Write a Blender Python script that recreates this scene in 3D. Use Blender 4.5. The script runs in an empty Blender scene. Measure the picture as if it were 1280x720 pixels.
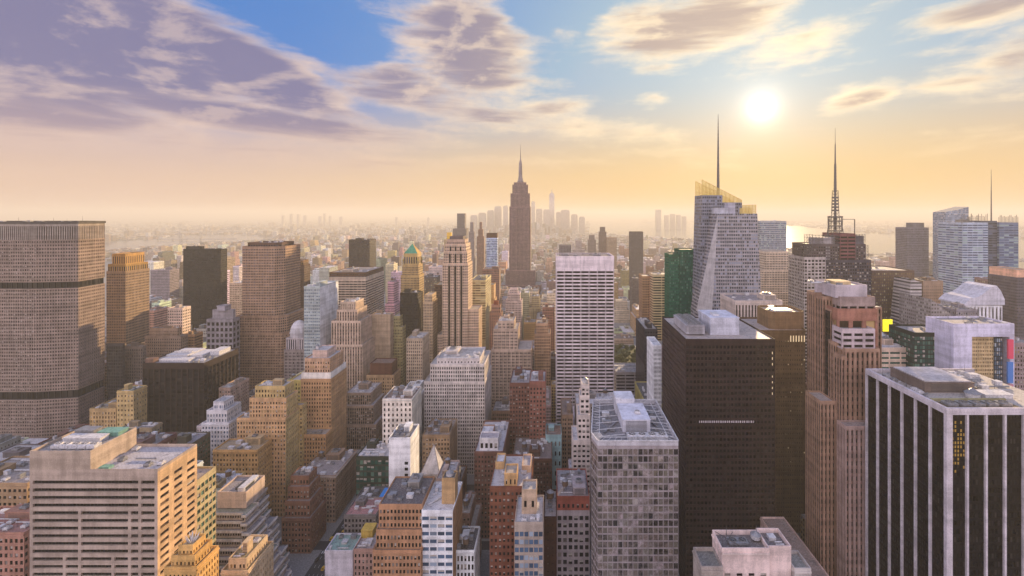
import bpy, math, random
import numpy as np
from mathutils import Vector, Matrix

C = bpy.context.scene
COL = C.collection
R = math.radians
random.seed(7)
F, PX, PY, CH = 600.0, 690.0, 268.0, 260.0      # focal length, principal point (1280 px frame), eye height

# ------------------------------------------------------------------ camera, sun, sky, exposure
cd = bpy.data.cameras.new('camera'); cam = bpy.data.objects.new('camera', cd); COL.objects.link(cam)
cam.location = (0, 0, CH); cam.rotation_euler = (R(90), 0, 0)
cd.sensor_width = 36; cd.lens = 36*F/1280
cd.shift_x = -(PX-640)/1280; cd.shift_y = -(360-PY)/1280
cd.clip_start = 1; cd.clip_end = 120000
C.camera = cam
SUN_AZ, SUN_EL = math.atan((952-PX)/F), math.atan(133/math.hypot(F, 952-PX))
sv = Vector((math.sin(SUN_AZ)*math.cos(SUN_EL), math.cos(SUN_AZ)*math.cos(SUN_EL), math.sin(SUN_EL)))
sl = bpy.data.lights.new('sun', 'SUN'); so = bpy.data.objects.new('sun', sl); COL.objects.link(so)
sl.energy = 5.0; sl.angle = R(0.55); sl.color = (1.0, 0.70, 0.38)
so.rotation_euler = (-sv).to_track_quat('-Z', 'Y').to_euler(); so.location = (0, 0, 900)

C.view_settings.view_transform = 'Standard'; C.view_settings.look = 'None'
C.view_settings.gamma = 1; C.view_settings.exposure = 1.1
C.render.engine = 'CYCLES'
cy = C.cycles
cy.use_denoising = True
cy.max_bounces = 4; cy.diffuse_bounces = 2; cy.glossy_bounces = 2; cy.transmission_bounces = 0
cy.transparent_max_bounces = 4; cy.volume_bounces = 0
cy.caustics_reflective = False; cy.caustics_refractive = False
cy.sample_clamp_indirect = 6; cy.use_adaptive_sampling = True; cy.adaptive_threshold = 0.02

W = bpy.data.worlds.new('World'); C.world = W; W.use_nodes = True
try:
    W.cycles.sampling_method = 'MANUAL'; W.cycles.sample_map_resolution = 512
except Exception: pass

class NT:
    """small node-tree helper"""
    def __init__(s, t): s.t = t; s.n = t.nodes; s.l = t.links
    def new(s, typ, **k):
        n = s.n.new(typ)
        for a, b in k.items(): setattr(n, a, b)
        return n
    def put(s, sock, v):
        if isinstance(v, bpy.types.NodeSocket): s.l.new(v, sock)
        elif v is not None: sock.default_value = v
    def m(s, op, a, b=None, c=None, clamp=False):
        n = s.new('ShaderNodeMath', operation=op, use_clamp=clamp)
        s.put(n.inputs[0], a); s.put(n.inputs[1], b)
        if c is not None: s.put(n.inputs[2], c)
        return n.outputs[0]
    def mix(s, f, a, b, typ='MIX'):
        n = s.new('ShaderNodeMix', data_type='RGBA', blend_type=typ)
        s.put(n.inputs[0], f); s.put(n.inputs[6], a if isinstance(a, bpy.types.NodeSocket) else (*a, 1) if len(a) == 3 else a)
        s.put(n.inputs[7], b if isinstance(b, bpy.types.NodeSocket) else (*b, 1) if len(b) == 3 else b)
        return n.outputs[2]
    def ss(s, x, a, b, lo=0.0, hi=1.0):
        n = s.new('ShaderNodeMapRange', interpolation_type='SMOOTHSTEP')
        s.put(n.inputs[0], x); n.inputs[1].default_value = a; n.inputs[2].default_value = b
        n.inputs[3].default_value = lo; n.inputs[4].default_value = hi
        return n.outputs[0]
    def noise(s, vec, sc, det=4, rough=.55, dim='3D', dist=0.0):
        n = s.new('ShaderNodeTexNoise', noise_dimensions=dim)
        s.put(n.inputs['Vector'], vec); n.inputs['Scale'].default_value = sc
        n.inputs['Detail'].default_value = det; n.inputs['Roughness'].default_value = rough
        n.inputs['Distortion'].default_value = dist
        return n.outputs[0]
    def vmul(s, vec, v):
        n = s.new('ShaderNodeVectorMath', operation='MULTIPLY'); s.put(n.inputs[0], vec); n.inputs[1].default_value = v
        return n.outputs[0]

def world():
    t = NT(W.node_tree); t.n.clear()
    out = t.new('ShaderNodeOutputWorld'); bg = t.new('ShaderNodeBackground'); t.l.new(bg.outputs[0], out.inputs[0])
    bg.inputs[1].default_value = 0.085
    sky = t.new('ShaderNodeTexSky', sky_type='NISHITA', sun_disc=False)
    sky.sun_elevation = SUN_EL; sky.sun_rotation = SUN_AZ
    sky.altitude = 200; sky.air_density = 1.0; sky.dust_density = 1.5; sky.ozone_density = 1.5
    tc = t.new('ShaderNodeTexCoord'); g = tc.outputs['Generated']
    sp = t.new('ShaderNodeSeparateXYZ'); t.l.new(g, sp.inputs[0]); x, y, z = sp.outputs
    az = t.m('ARCTAN2', x, y); el = t.m('ARCSINE', z)
    dn = t.new('ShaderNodeVectorMath', operation='DOT_PRODUCT'); t.l.new(g, dn.inputs[0]); dn.inputs[1].default_value = sv
    ang = t.m('ARCCOSINE', t.m('MINIMUM', dn.outputs['Value'], 1.0))
    # clear air: blue overhead, peach towards the horizon, cooler away from the sun
    hi = t.mix(t.ss(ang, .12, .95), (2.5, 3.6, 4.4), (.45, 1.6, 4.3))
    lo = t.mix(t.ss(ang, .1, 1.2), (6.0, 3.8, 1.25), (5.4, 3.6, 2.75))
    grad = t.mix(t.ss(el, .045, .28), lo, hi)
    away = t.ss(ang, 1.5, 2.6)                                   # unseen sky behind the viewer, brightened to fill the shaded fronts
    grad = t.mix(away, grad, (7.8, 7.0, 8.7))
    skc = t.vmul(sky.outputs[0], (0.9, 1.0, 1.25))
    mn = t.new('ShaderNodeVectorMath', operation='MINIMUM'); t.put(mn.inputs[0], skc); mn.inputs[1].default_value = (8, 7, 6); skc = mn.outputs[0]
    base = t.mix(0.9, skc, grad)
    # clouds
    vec = t.new('ShaderNodeCombineXYZ'); t.put(vec.inputs[0], az); t.put(vec.inputs[1], t.m('MULTIPLY', el, 2.3)); vec = vec.outputs[0]
    big = t.noise(vec, 3.2, 8, .6, dist=.25)
    fine = t.noise(vec, 13.0, 7, .68, dist=.15)
    streak = t.noise(t.vmul(vec, (1.0, 3.4, 1)), 4.5, 6, .6, dist=.4); soft = t.noise(vec, 3.0, 3, .5, dist=.2)
    n = t.m('ADD', t.m('MULTIPLY', big, .5), t.m('ADD', t.m('MULTIPLY', fine, .22), t.m('MULTIPLY', streak, .28)))
    cc = t.new('ShaderNodeCombineXYZ'); t.put(cc.inputs[0], az); t.put(cc.inputs[1], el); pos = cc.outputs[0]
    def blob(px, py, rx, ry, rot):
        a = math.atan((px-PX)/F); e = math.atan((PY-py)/math.hypot(F, px-PX))
        ca = math.cos(a)
        mp = t.new('ShaderNodeMapping', vector_type='TEXTURE'); t.l.new(pos, mp.inputs[0])
        mp.inputs[1].default_value = (a, e, 0); mp.inputs[2].default_value = (0, 0, R(rot))
        mp.inputs[3].default_value = (rx/F*ca*ca, ry/F*ca, 1)
        ln = t.new('ShaderNodeVectorMath', operation='LENGTH'); t.l.new(mp.outputs[0], ln.inputs[0])
        return t.ss(ln.outputs['Value'], 0.0, 1.0, 1.0, 0.0)
    B = [(90, 50, 460, 130, -6, 1.25), (290, 75, 330, 62, -20, 1.25), (330, 150, 420, 34, -4, .9), (40, 130, 340, 85, 0, 1.0), (590, 60, 140, 110, -35, .95), (480, 100, 240, 50, -12, .8),
         (540, 130, 300, 40, -6, .7), (860, 30, 200, 60, 8, .95), (1070, 125, 85, 20, 10, .75), (820, 85, 60, 20, 0, .5),
         (1230, 12, 200, 36, 0, .7), (1275, 62, 90, 46, 30, .55), (1190, 105, 120, 20, 0, .4), (250, 180, 420, 42, 0, .45),
         (700, 160, 420, 30, -3, .42), (560, 205, 500, 18, 2, .34), (1180, 190, 220, 18, 6, .36), (1000, 60, 160, 40, 10, .42), (700, 32, 50, 22, -20, .5), (830, 190, 90, 16, 0, .32), (820, 125, 45, 18, 0, .45), (680, 135, 90, 26, 0, .5)]
    acc = None
    for b in B:
        v = t.m('MULTIPLY', blob(*b[:5]), b[5]); acc = v if acc is None else t.m('MAXIMUM', acc, v)
    acc = t.m('SUBTRACT', acc, t.m('MULTIPLY', blob(400, 32, 130, 52, -25), 1.6)); acc = t.m('SUBTRACT', acc, t.m('MULTIPLY', blob(690, 10, 90, 40, 0), .7))
    fld = t.m('ADD', t.m('MULTIPLY', t.m('MULTIPLY', t.m('SUBTRACT', n, .5), 3.3), t.m('SUBTRACT', 1.15, t.m('MULTIPLY', acc, .35))), t.m('MULTIPLY', acc, 1.15))
    rear = t.ss(ang, 1.0, 1.6, 0.0, .42)                          # scattered cloud on the rest of the sky
    fld = t.m('ADD', fld, rear)
    cov = t.ss(fld, .05, .80)
    thick = t.ss(t.m('ADD', t.m('MULTIPLY', acc, 1.1), t.m('ADD', t.m('MULTIPLY', t.m('SUBTRACT', soft, .5), .7), t.m('MULTIPLY', t.m('SUBTRACT', streak, .5), 1.3))), .30, .92)
    # self-shading: compare with the noise a little nearer the sun
    off = t.new('ShaderNodeVectorMath', operation='ADD'); t.l.new(vec, off.inputs[0]); off.inputs[1].default_value = (.035, -.02, 0)
    big2 = t.noise(off.outputs[0], 3.2, 8, .6, dist=.25)
    rim = t.ss(t.m('SUBTRACT', big, big2), .0, .09)
    lit = t.mix(t.ss(ang, .1, 1.0), (8.4, 6.8, 4.6), (5.1, 4.0, 3.7))
    shade = t.mix(t.ss(ang, .15, .9), (3.6, 2.9, 2.6), (1.5, 1.45, 2.55))
    cl = t.mix(t.m('MULTIPLY', thick, t.m('SUBTRACT', 1.0, t.m('MULTIPLY', rim, .5))), lit, shade)
    cl = t.mix(t.ss(el, .02, .22, .75, 0.0), cl, lo)
    cl = t.mix(t.ss(ang, 1.5, 2.4, 0, .6), cl, (10.5, 9.6, 10.8))
    fade = t.ss(el, .02, .14, .25, 1.0)
    s1 = t.mix(t.m('MULTIPLY', cov, fade), base, cl)
    # the sun seen through the haze
    def add(s, w, rgb):
        e = t.m('EXPONENT', t.m('MULTIPLY', t.m('POWER', t.m('DIVIDE', ang, w[0]), w[1]), -1.0))
        v = t.new('ShaderNodeVectorMath', operation='SCALE'); v.inputs[0].default_value = rgb; t.put(v.inputs['Scale'], e)
        a = t.new('ShaderNodeVectorMath', operation='ADD'); t.put(a.inputs[0], s); t.l.new(v.outputs[0], a.inputs[1]); return a.outputs[0]
    s1 = add(s1, (.013, 1.0), (20, 19, 15)); s1 = add(s1, (.10, .9), (2.8, 2.3, 1.6)); s1 = add(s1, (.22, 1.4), (.7, .42, .15))
    sc_ = t.new('ShaderNodeVectorMath', operation='SCALE'); t.put(sc_.inputs[0], s1); t.put(sc_.inputs['Scale'], t.ss(ang, 1.2, 2.0, .80, 1.38)); s1 = sc_.outputs[0]  # rear sky scaled up further as added fill light
    below = t.ss(el, -.02, 0.0, 1.0, 0.0)
    s1 = t.mix(below, s1, (3.0, 2.3, 1.9))
    t.l.new(s1, bg.inputs[0])
world()

# ------------------------------------------------------------------ materials
def newmat(name):
    m = bpy.data.materials.new(name); m.use_nodes = True; t = NT(m.node_tree)
    return m, t, t.n['Principled BSDF']

def attr(t, name, typ='GEOMETRY'):
    n = t.new('ShaderNodeAttribute', attribute_type=typ, attribute_name=name); return n

def weather(t, col, amt=.35):
    """grime: vertical streaks and blotches over a base colour"""
    tc = t.new('ShaderNodeTexCoord'); o = tc.outputs['Object']
    a = t.noise(t.vmul(o, (.35, .35, .035)), 1.0, 4, .6)
    b = t.noise(o, .11, 3, .6)
    f = t.noise(o, 1.7, 3, .7); fb = t.noise(t.vmul(o, (.015, .015, .27)), 1.0, 2, .6)
    k = t.m('ADD', t.m('ADD', t.m('MULTIPLY', a, .5), t.m('MULTIPLY', b, .5)), t.m('ADD', t.m('MULTIPLY', t.m('SUBTRACT', f, .5), .45), t.m('MULTIPLY', t.m('SUBTRACT', fb, .5), .45)))
    k = t.ss(k, .3, .72, 1-amt, 1+amt*.55)
    v = t.new('ShaderNodeVectorMath', operation='SCALE'); t.put(v.inputs[0], col); t.put(v.inputs['Scale'], k)
    return v.outputs[0]

def make_wall():
    m, t, p = newmat('masonry wall')
    t.put(p.inputs['Base Color'], weather(t, attr(t, 'col').outputs['Color']))
    p.inputs['Roughness'].default_value = .85; p.inputs['Specular IOR Level'].default_value = .12
    return m
def make_roof():
    m, t, p = newmat('roofing')
    tc = t.new('ShaderNodeTexCoord'); o = tc.outputs['Object']
    c = attr(t, 'col').outputs['Color']
    n = t.noise(o, .16, 6, .7); q = t.noise(o, .9, 3, .7)
    vo = t.new('ShaderNodeTexVoronoi', feature='F1'); t.put(vo.inputs['Vector'], o); vo.inputs['Scale'].default_value = .12
    a = t.mix(t.ss(n, .36, .52), t.mix(.30, c, (.10, .09, .09)), c)
    a = t.mix(t.m('MULTIPLY', t.ss(q, .5, .62), .35), a, (.5, .47, .46))
    a = t.mix(t.m('MULTIPLY', vo.outputs['Color'], .10), a, (.16, .15, .15))
    br = t.new('ShaderNodeTexBrick'); t.put(br.inputs['Vector'], o); br.inputs['Scale'].default_value = .28; br.inputs['Mortar Size'].default_value = .025; br.inputs['Color1'].default_value = (.85, .85, .85, 1); br.inputs['Color2'].default_value = (1.1, 1.1, 1.1, 1); br.inputs['Mortar'].default_value = (.45, .45, .45, 1)
    a = t.mix(.8, a, br.outputs[0], 'MULTIPLY')
    pu = t.noise(o, .35, 2, .5); a = t.mix(t.m('MULTIPLY', t.ss(pu, .60, .64), .45), a, (.07, .065, .07))
    t.put(p.inputs['Base Color'], a); p.inputs['Roughness'].default_value = .7
    return m
def glass(name, dark, light, share=.25, warm=None, rough=.12, spec=.6):
    """one pane of glass, some of the panes with blinds down"""
    m, t, p = newmat(name)
    g = t.new('ShaderNodeNewGeometry'); oi = t.new('ShaderNodeObjectInfo')
    r = t.m('FRACT', t.m('ADD', g.outputs['Random Per Island'], t.m('MULTIPLY', oi.outputs['Random'], 7.31)))
    r2 = t.m('FRACT', t.m('MULTIPLY', r, 17.7))
    d = t.mix(r2, tuple(c*.5 for c in dark), tuple(c*1.5 for c in dark))
    c = t.mix(t.m('MULTIPLY', t.m('LESS_THAN', r, share), t.m('ADD', .35, t.m('MULTIPLY', r2, .65))), d, light)
    if warm: c = t.mix(t.m('GREATER_THAN', r, .94), c, warm)
    t.put(p.inputs['Base Color'], c)
    t.put(p.inputs['Roughness'], t.m('ADD', rough, t.m('MULTIPLY', r2, .12)))
    p.inputs['Specular IOR Level'].default_value = spec
    b = t.new('ShaderNodeBump'); b.inputs['Strength'].default_value = .05; b.inputs['Distance'].default_value = .3
    tc = t.new('ShaderNodeTexCoord'); t.put(b.inputs['Height'], t.noise(tc.outputs['Object'], .35, 2)); t.l.new(b.outputs[0], p.inputs['Normal'])
    return m
def make_facade():
    """walls seen from far away: the window openings come from each face's own bay width, storey height and colours"""
    m, t, p = newmat('windowed wall')
    uv = t.new('ShaderNodeUVMap', uv_map='UVMap'); s = t.new('ShaderNodeSeparateXYZ'); t.l.new(uv.outputs[0], s.inputs[0])
    pa = t.new('ShaderNodeSeparateXYZ'); t.l.new(attr(t, 'par').outputs['Vector'], pa.inputs[0])
    pb = t.new('ShaderNodeSeparateXYZ'); t.l.new(attr(t, 'parb').outputs['Vector'], pb.inputs[0])
    col = attr(t, 'col').outputs['Color']; gc = attr(t, 'gcol').outputs['Color']
    u = t.m('DIVIDE', s.outputs[0], pa.outputs[0]); v = t.m('DIVIDE', s.outputs[1], pa.outputs[1])
    def inside(c, w): return t.m('LESS_THAN', t.m('ABSOLUTE', t.m('SUBTRACT', t.m('FRACT', c), .5)), t.m('MULTIPLY', w, .5))
    iu = inside(u, pa.outputs[2]); iv = inside(v, pb.outputs[0])
    win = t.m('MULTIPLY', iu, iv)
    band = t.m('MULTIPLY', iu, t.m('MULTIPLY', t.m('SUBTRACT', 1.0, iv), pb.outputs[1]))     # dark spandrels between piers
    cb = t.new('ShaderNodeCombineXYZ'); t.put(cb.inputs[0], t.m('FLOOR', u)); t.put(cb.inputs[1], t.m('FLOOR', v)); t.put(cb.inputs[2], pb.outputs[2])
    wn = t.new('ShaderNodeTexWhiteNoise', noise_dimensions='3D'); t.l.new(cb.outputs[0], wn.inputs[0]); r = wn.outputs[0]
    r2 = t.m('FRACT', t.m('MULTIPLY', r, 13.7))
    d = t.new('ShaderNodeVectorMath', operation='SCALE'); t.put(d.inputs[0], gc); t.put(d.inputs['Scale'], t.m('ADD', .5, r2))
    d5 = t.new('ShaderNodeVectorMath', operation='SCALE'); t.put(d5.inputs[0], gc); d5.inputs['Scale'].default_value = 5.5
    d6 = t.new('ShaderNodeVectorMath', operation='MINIMUM'); t.put(d6.inputs[0], d5.outputs[0]); d6.inputs[1].default_value = (.5, .46, .42)
    gl = t.mix(t.m('MULTIPLY', t.m('LESS_THAN', r, .2), .8), d.outputs[0], d6.outputs[0])
    wc = weather(t, col, .3)
    dk = t.new('ShaderNodeVectorMath', operation='SCALE'); t.put(dk.inputs[0], wc); dk.inputs['Scale'].default_value = .45
    c = t.mix(band, wc, dk.outputs[0]); c = t.mix(win, c, gl)
    t.put(p.inputs['Base Color'], c)
    t.put(p.inputs['Roughness'], t.m('SUBTRACT', .8, t.m('MULTIPLY', win, .62)))
    p.inputs['Specular IOR Level'].default_value = .2
    return m
def plain(name, col, rough=.6, metal=0.0, emit=None, weathered=False, spec=.5):
    m, t, p = newmat(name)
    if weathered:
        tc = t.new('ShaderNodeTexCoord'); o = tc.outputs['Object']
        a = t.ss(t.noise(o, .8, 5, .7), .3, .7, .65, 1.2)
        v = t.new('ShaderNodeVectorMath', operation='SCALE'); v.inputs[0].default_value = col; t.put(v.inputs['Scale'], a)
        t.put(p.inputs['Base Color'], v.outputs[0])
    else: p.inputs['Base Color'].default_value = (*col, 1)
    p.inputs['Roughness'].default_value = rough; p.inputs['Metallic'].default_value = metal
    p.inputs['Specular IOR Level'].default_value = spec
    if emit: p.inputs['Emission Color'].default_value = (*emit[:3], 1); p.inputs['Emission Strength'].default_value = emit[3]
    return m
WALL, ROOF, FAC = make_wall(), make_roof(), make_facade()
GL = dict(
    dark=glass('dark window glass', (.008, .008, .009), (.26, .22, .19), .15, spec=.16),
    black=glass('black tinted glass', (.007, .006, .006), (.035, .028, .024), .2, rough=.2, spec=.12),
    brown=glass('bronze window glass', (.020, .013, .010), (.18, .12, .08), .2, spec=.2),
    blue=glass('blue window glass', (.05, .09, .15), (.35, .42, .5), .3),
    green=glass('green window glass', (.02, .075, .055), (.12, .24, .17), .3),
    warm=glass('amber reflecting glass', (.035, .022, .012), (.50, .34, .15), .28, spec=.3),
    mirror=None,
)
def mirror_glass():
    """reflecting curtain wall: patchy reflections of the street opposite are painted into the pane colour"""
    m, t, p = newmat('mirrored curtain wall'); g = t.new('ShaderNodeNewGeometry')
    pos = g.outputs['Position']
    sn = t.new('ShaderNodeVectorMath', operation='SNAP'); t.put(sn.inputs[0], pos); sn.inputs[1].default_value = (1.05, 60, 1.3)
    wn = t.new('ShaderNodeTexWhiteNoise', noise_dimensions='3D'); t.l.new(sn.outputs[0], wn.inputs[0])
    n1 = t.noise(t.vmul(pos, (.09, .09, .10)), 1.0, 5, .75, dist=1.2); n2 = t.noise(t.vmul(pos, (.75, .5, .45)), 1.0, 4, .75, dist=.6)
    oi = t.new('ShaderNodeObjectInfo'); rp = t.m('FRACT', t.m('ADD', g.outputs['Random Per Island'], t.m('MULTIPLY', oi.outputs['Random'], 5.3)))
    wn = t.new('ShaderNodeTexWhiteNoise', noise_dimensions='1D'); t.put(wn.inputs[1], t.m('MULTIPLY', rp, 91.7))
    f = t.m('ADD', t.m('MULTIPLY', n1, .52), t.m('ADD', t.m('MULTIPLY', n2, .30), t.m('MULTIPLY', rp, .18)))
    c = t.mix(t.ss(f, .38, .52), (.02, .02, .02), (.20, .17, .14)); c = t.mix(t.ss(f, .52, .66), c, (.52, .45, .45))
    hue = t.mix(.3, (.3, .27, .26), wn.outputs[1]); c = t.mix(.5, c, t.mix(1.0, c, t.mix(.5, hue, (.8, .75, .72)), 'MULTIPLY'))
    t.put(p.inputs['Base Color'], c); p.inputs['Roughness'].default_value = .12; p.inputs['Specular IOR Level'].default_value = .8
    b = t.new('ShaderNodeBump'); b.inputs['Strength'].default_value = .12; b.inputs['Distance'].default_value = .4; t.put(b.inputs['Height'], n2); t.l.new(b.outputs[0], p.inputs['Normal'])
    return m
GL['mirror'] = mirror_glass()
WHITEP = plain('white roof plant paint', (.62, .60, .60), .5, weathered=True)
GREYM = plain('grey roof plant metal', (.28, .28, .29), .45, .3, weathered=True)
DARKM = plain('dark louvre metal', (.05, .05, .05), .6, weathered=True)
BLINDM = plain('roller blinds', (.42, .38, .33), .8, weathered=True)
WOOD = plain('tank boards', (.16, .10, .06), .9, weathered=True)
STEEL = plain('painted steel', (.12, .11, .11), .5, .4)
GOLDM = plain('gilded lattice', (.55, .38, .08), .4, .3)
COPPER = plain('green copper roofing', (.16, .34, .27), .7, weathered=True)
ASPH = plain('asphalt', (.05, .05, .052), .9, weathered=True)
PAVE = plain('concrete pavement', (.26, .25, .24), .85, weathered=True)
PAINT = plain('white road paint', (.72, .72, .70), .7)
YPAINT = plain('yellow road paint', (.6, .42, .08), .7)

# ------------------------------------------------------------------ mesh builder
class MB:
    """collects faces, each with its own wall colour and window layout, and links them as ONE mesh object"""
    def __init__(s):
        s.v = []; s.size = []; s.uv = []; s.nv = 0; s.col = []; s.par = []; s.parb = []; s.gc = []; s.mi = []
    def _att(s, n, col, par, parb, gc, mi):
        s.col.append(np.tile(np.array((*col[:3], 1.0), 'f4'), (n, 1))); s.par.append(np.tile(np.array(par, 'f4'), (n, 1)))
        s.parb.append(np.tile(np.array(parb, 'f4'), (n, 1))); s.gc.append(np.tile(np.array((*gc[:3], 1.0), 'f4'), (n, 1)))
        s.mi.append(np.full(n, mi, 'i4'))
    def quads(s, a, uv=None, col=(.3, .3, .3), par=(3, 3.6, .5), parb=(.5, 0, 0), gc=(.03, .03, .04), mi=0):
        a = np.asarray(a, 'f4').reshape(-1, 4, 3); n = len(a)
        if n == 0: return
        s.v.append(a.reshape(-1, 3)); s.size.append(np.full(n, 4, 'i4'))
        s.uv.append(np.zeros((n*4, 2), 'f4') if uv is None else np.asarray(uv, 'f4').reshape(-1, 2))
        s._att(n, col, par, parb, gc, mi)
    def poly(s, pts, uv=None, **k):
        a = np.array(pts, 'f4'); n = len(a)
        s.v.append(a); s.size.append(np.array([n], 'i4'))
        if uv is None:
            e = a[1]-a[0]
            nrm = np.cross(a[1]-a[0], a[2]-a[0]); h = np.array((-nrm[1], nrm[0], 0.0)); L = np.linalg.norm(h)
            h = h/L if L > 1e-6*max(np.linalg.norm(nrm), 1e-9) else np.array((1.0, 0, 0))
            u = a @ h; uv = np.stack([u-u.min(), a[:, 2]], 1)
        s.uv.append(np.asarray(uv, 'f4'))
        d = dict(col=(.3, .3, .3), par=(3, 3.6, .5), parb=(.5, 0, 0), gc=(.03, .03, .04), mi=0); d.update(k)
        s._att(1, d['col'], d['par'], d['parb'], d['gc'], d['mi'])
    def box(s, x0, x1, y0, y1, z0, z1, col=(.3, .3, .3), mi=0, bottom=False, **k):
        P = lambda x, y, z: (x, y, z)
        q = [[(x0, y0, z0), (x1, y0, z0), (x1, y0, z1), (x0, y0, z1)], [(x1, y0, z0), (x1, y1, z0), (x1, y1, z1), (x1, y0, z1)],
             [(x1, y1, z0), (x0, y1, z0), (x0, y1, z1), (x1, y1, z1)], [(x0, y1, z0), (x0, y0, z0), (x0, y0, z1), (x0, y1, z1)],
             [(x0, y0, z1), (x1, y0, z1), (x1, y1, z1), (x0, y1, z1)]]
        if bottom: q.append([(x0, y1, z0), (x1, y1, z0), (x1, y0, z0), (x0, y0, z0)])
        s.quads(q, col=col, mi=mi, **k)
    def bar(s, a, b, r, col=(.3, .3, .3), mi=0, n=4, r2=None):
        a = Vector(a); b = Vector(b); d = (b-a)
        if d.length < 1e-6: return
        d.normalize(); t = Vector((0, 0, 1)) if abs(d.z) < .9 else Vector((1, 0, 0))
        u = d.cross(t).normalized(); w = d.cross(u); r2 = r if r2 is None else r2
        A = [a+(u*math.cos(2*math.pi*(k+.5)/n)+w*math.sin(2*math.pi*(k+.5)/n))*r for k in range(n)]
        Bq = [b+(u*math.cos(2*math.pi*(k+.5)/n)+w*math.sin(2*math.pi*(k+.5)/n))*r2 for k in range(n)]
        s.quads([[tuple(A[k]), tuple(Bq[k]), tuple(Bq[(k+1) % n]), tuple(A[(k+1) % n])] for k in range(n)], col=col, mi=mi)
    def cyl(s, x, y, z0, z1, r, r2=None, n=14, col=(.3, .3, .3), mi=0, cap=True, sy=1.0):
        r2 = r if r2 is None else r2
        c = [(math.cos(2*math.pi*k/n), math.sin(2*math.pi*k/n)*sy) for k in range(n)]
        A = [(x+a*r, y+b*r, z0) for a, b in c]; Bq = [(x+a*r2, y+b*r2, z1) for a, b in c]
        s.quads([[A[k], A[(k+1) % n], Bq[(k+1) % n], Bq[k]] for k in range(n)], col=col, mi=mi)
        if cap and r2 > .01: s.poly(Bq, col=col, mi=mi)
    def mesh(s, name, mats):
        me = bpy.data.meshes.new(name)
        v = np.concatenate(s.v); sz = np.concatenate(s.size); nl = len(v)
        me.vertices.add(nl); me.vertices.foreach_set('co', v.ravel())
        me.loops.add(nl); me.loops.foreach_set('vertex_index', np.arange(nl, dtype='i4'))
        me.polygons.add(len(sz)); me.polygons.foreach_set('loop_start', np.concatenate([[0], np.cumsum(sz)[:-1]]).astype('i4'))
        me.polygons.foreach_set('material_index', np.concatenate(s.mi))
        uvl = me.uv_layers.new(name='UVMap'); uvl.data.foreach_set('uv', np.concatenate(s.uv).ravel())
        for nm, arr, ty in (('col', s.col, 'FLOAT_COLOR'), ('gcol', s.gc, 'FLOAT_COLOR'), ('par', s.par, 'FLOAT_VECTOR'), ('parb', s.parb, 'FLOAT_VECTOR')):
            at = me.attributes.new(nm, ty, 'FACE'); at.data.foreach_set('color' if ty == 'FLOAT_COLOR' else 'vector', np.concatenate(arr).ravel())
        for m in mats: me.materials.append(m)
        me.update(calc_edges=True); return me
    def build(s, name, mats, parent=None, origin=None):
        if not s.v: return None
        if origin is not None:
            o = np.array(origin, 'f4'); s.v = [a-o for a in s.v]
        ob = bpy.data.objects.new(name, s.mesh(name, mats if isinstance(mats, (list, tuple)) else [mats])); COL.objects.link(ob)
        if parent is not None: ob.parent = parent
        elif origin is not None: ob.location = origin
        return ob

def tag(o, label=None, cat=None, group=None, kind=None):
    if label: o['label'] = label
    if cat: o['category'] = cat
    if group: o['group'] = group
    if kind: o['kind'] = kind
    return o
def empty(name, loc):
    o = bpy.data.objects.new(name, None); COL.objects.link(o); o.location = loc; return o
def px2x(px, Y): return (px-PX)*Y/F
def py2z(py, Y): return CH-(py-PY)*Y/F
# ------------------------------------------------------------------ buildings
def St(col=(.32, .28, .24), bay=3.2, fl=3.8, wf=.5, hf=.52, dep=.45, g='dark', k='grid', sp=0.0, geo=True, col2=None, top=1.6):
    gc = dict(dark=(.018, .018, .022), black=(.007, .006, .006), brown=(.024, .016, .013), blue=(.06, .10, .17), green=(.02, .10, .07),
              warm=(.16, .11, .05), mirror=(.3, .27, .26))[g]
    q = lambda c: tuple(min(.82, v*(max(v, .01)/.27)**(.42 if v > .2 else .6)) for v in c)
    col = q(col); col2 = q(col2) if col2 else None
    if k == 'grid' and wf < .56 and bay < 5: bay *= .86; wf = min(.6, wf*1.14); hf = min(.66, hf*1.12)
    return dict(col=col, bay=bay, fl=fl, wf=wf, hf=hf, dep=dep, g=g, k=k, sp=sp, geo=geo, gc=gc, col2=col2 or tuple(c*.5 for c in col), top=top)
def vary(st, **k):
    d = dict(st); d.update(k); return d

PANES = {}
def pane_mesh(w, h, g):
    key = (round(w, 2), round(h, 2), g)
    if key not in PANES:
        b = MB(); t = .05
        b.box(-w/2, w/2, -t, .02, -h/2, h/2, mi=0)
        PANES[key] = b.mesh('window', [GL[g]])
    return PANES[key]

def offset_poly(P, d):
    n = len(P); out = []
    for i in range(n):
        a, b, c = Vector(P[i-1]), Vector(P[i]), Vector(P[(i+1) % n])
        e1 = (b-a).normalized(); e2 = (c-b).normalized()
        n1 = Vector((-e1.y, e1.x)); n2 = Vector((-e2.y, e2.x)); m = (n1+n2)
        m = m/max(m.dot(n1), .2); out.append((b.x+m.x*d, b.y+m.y*d))
    return out

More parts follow.
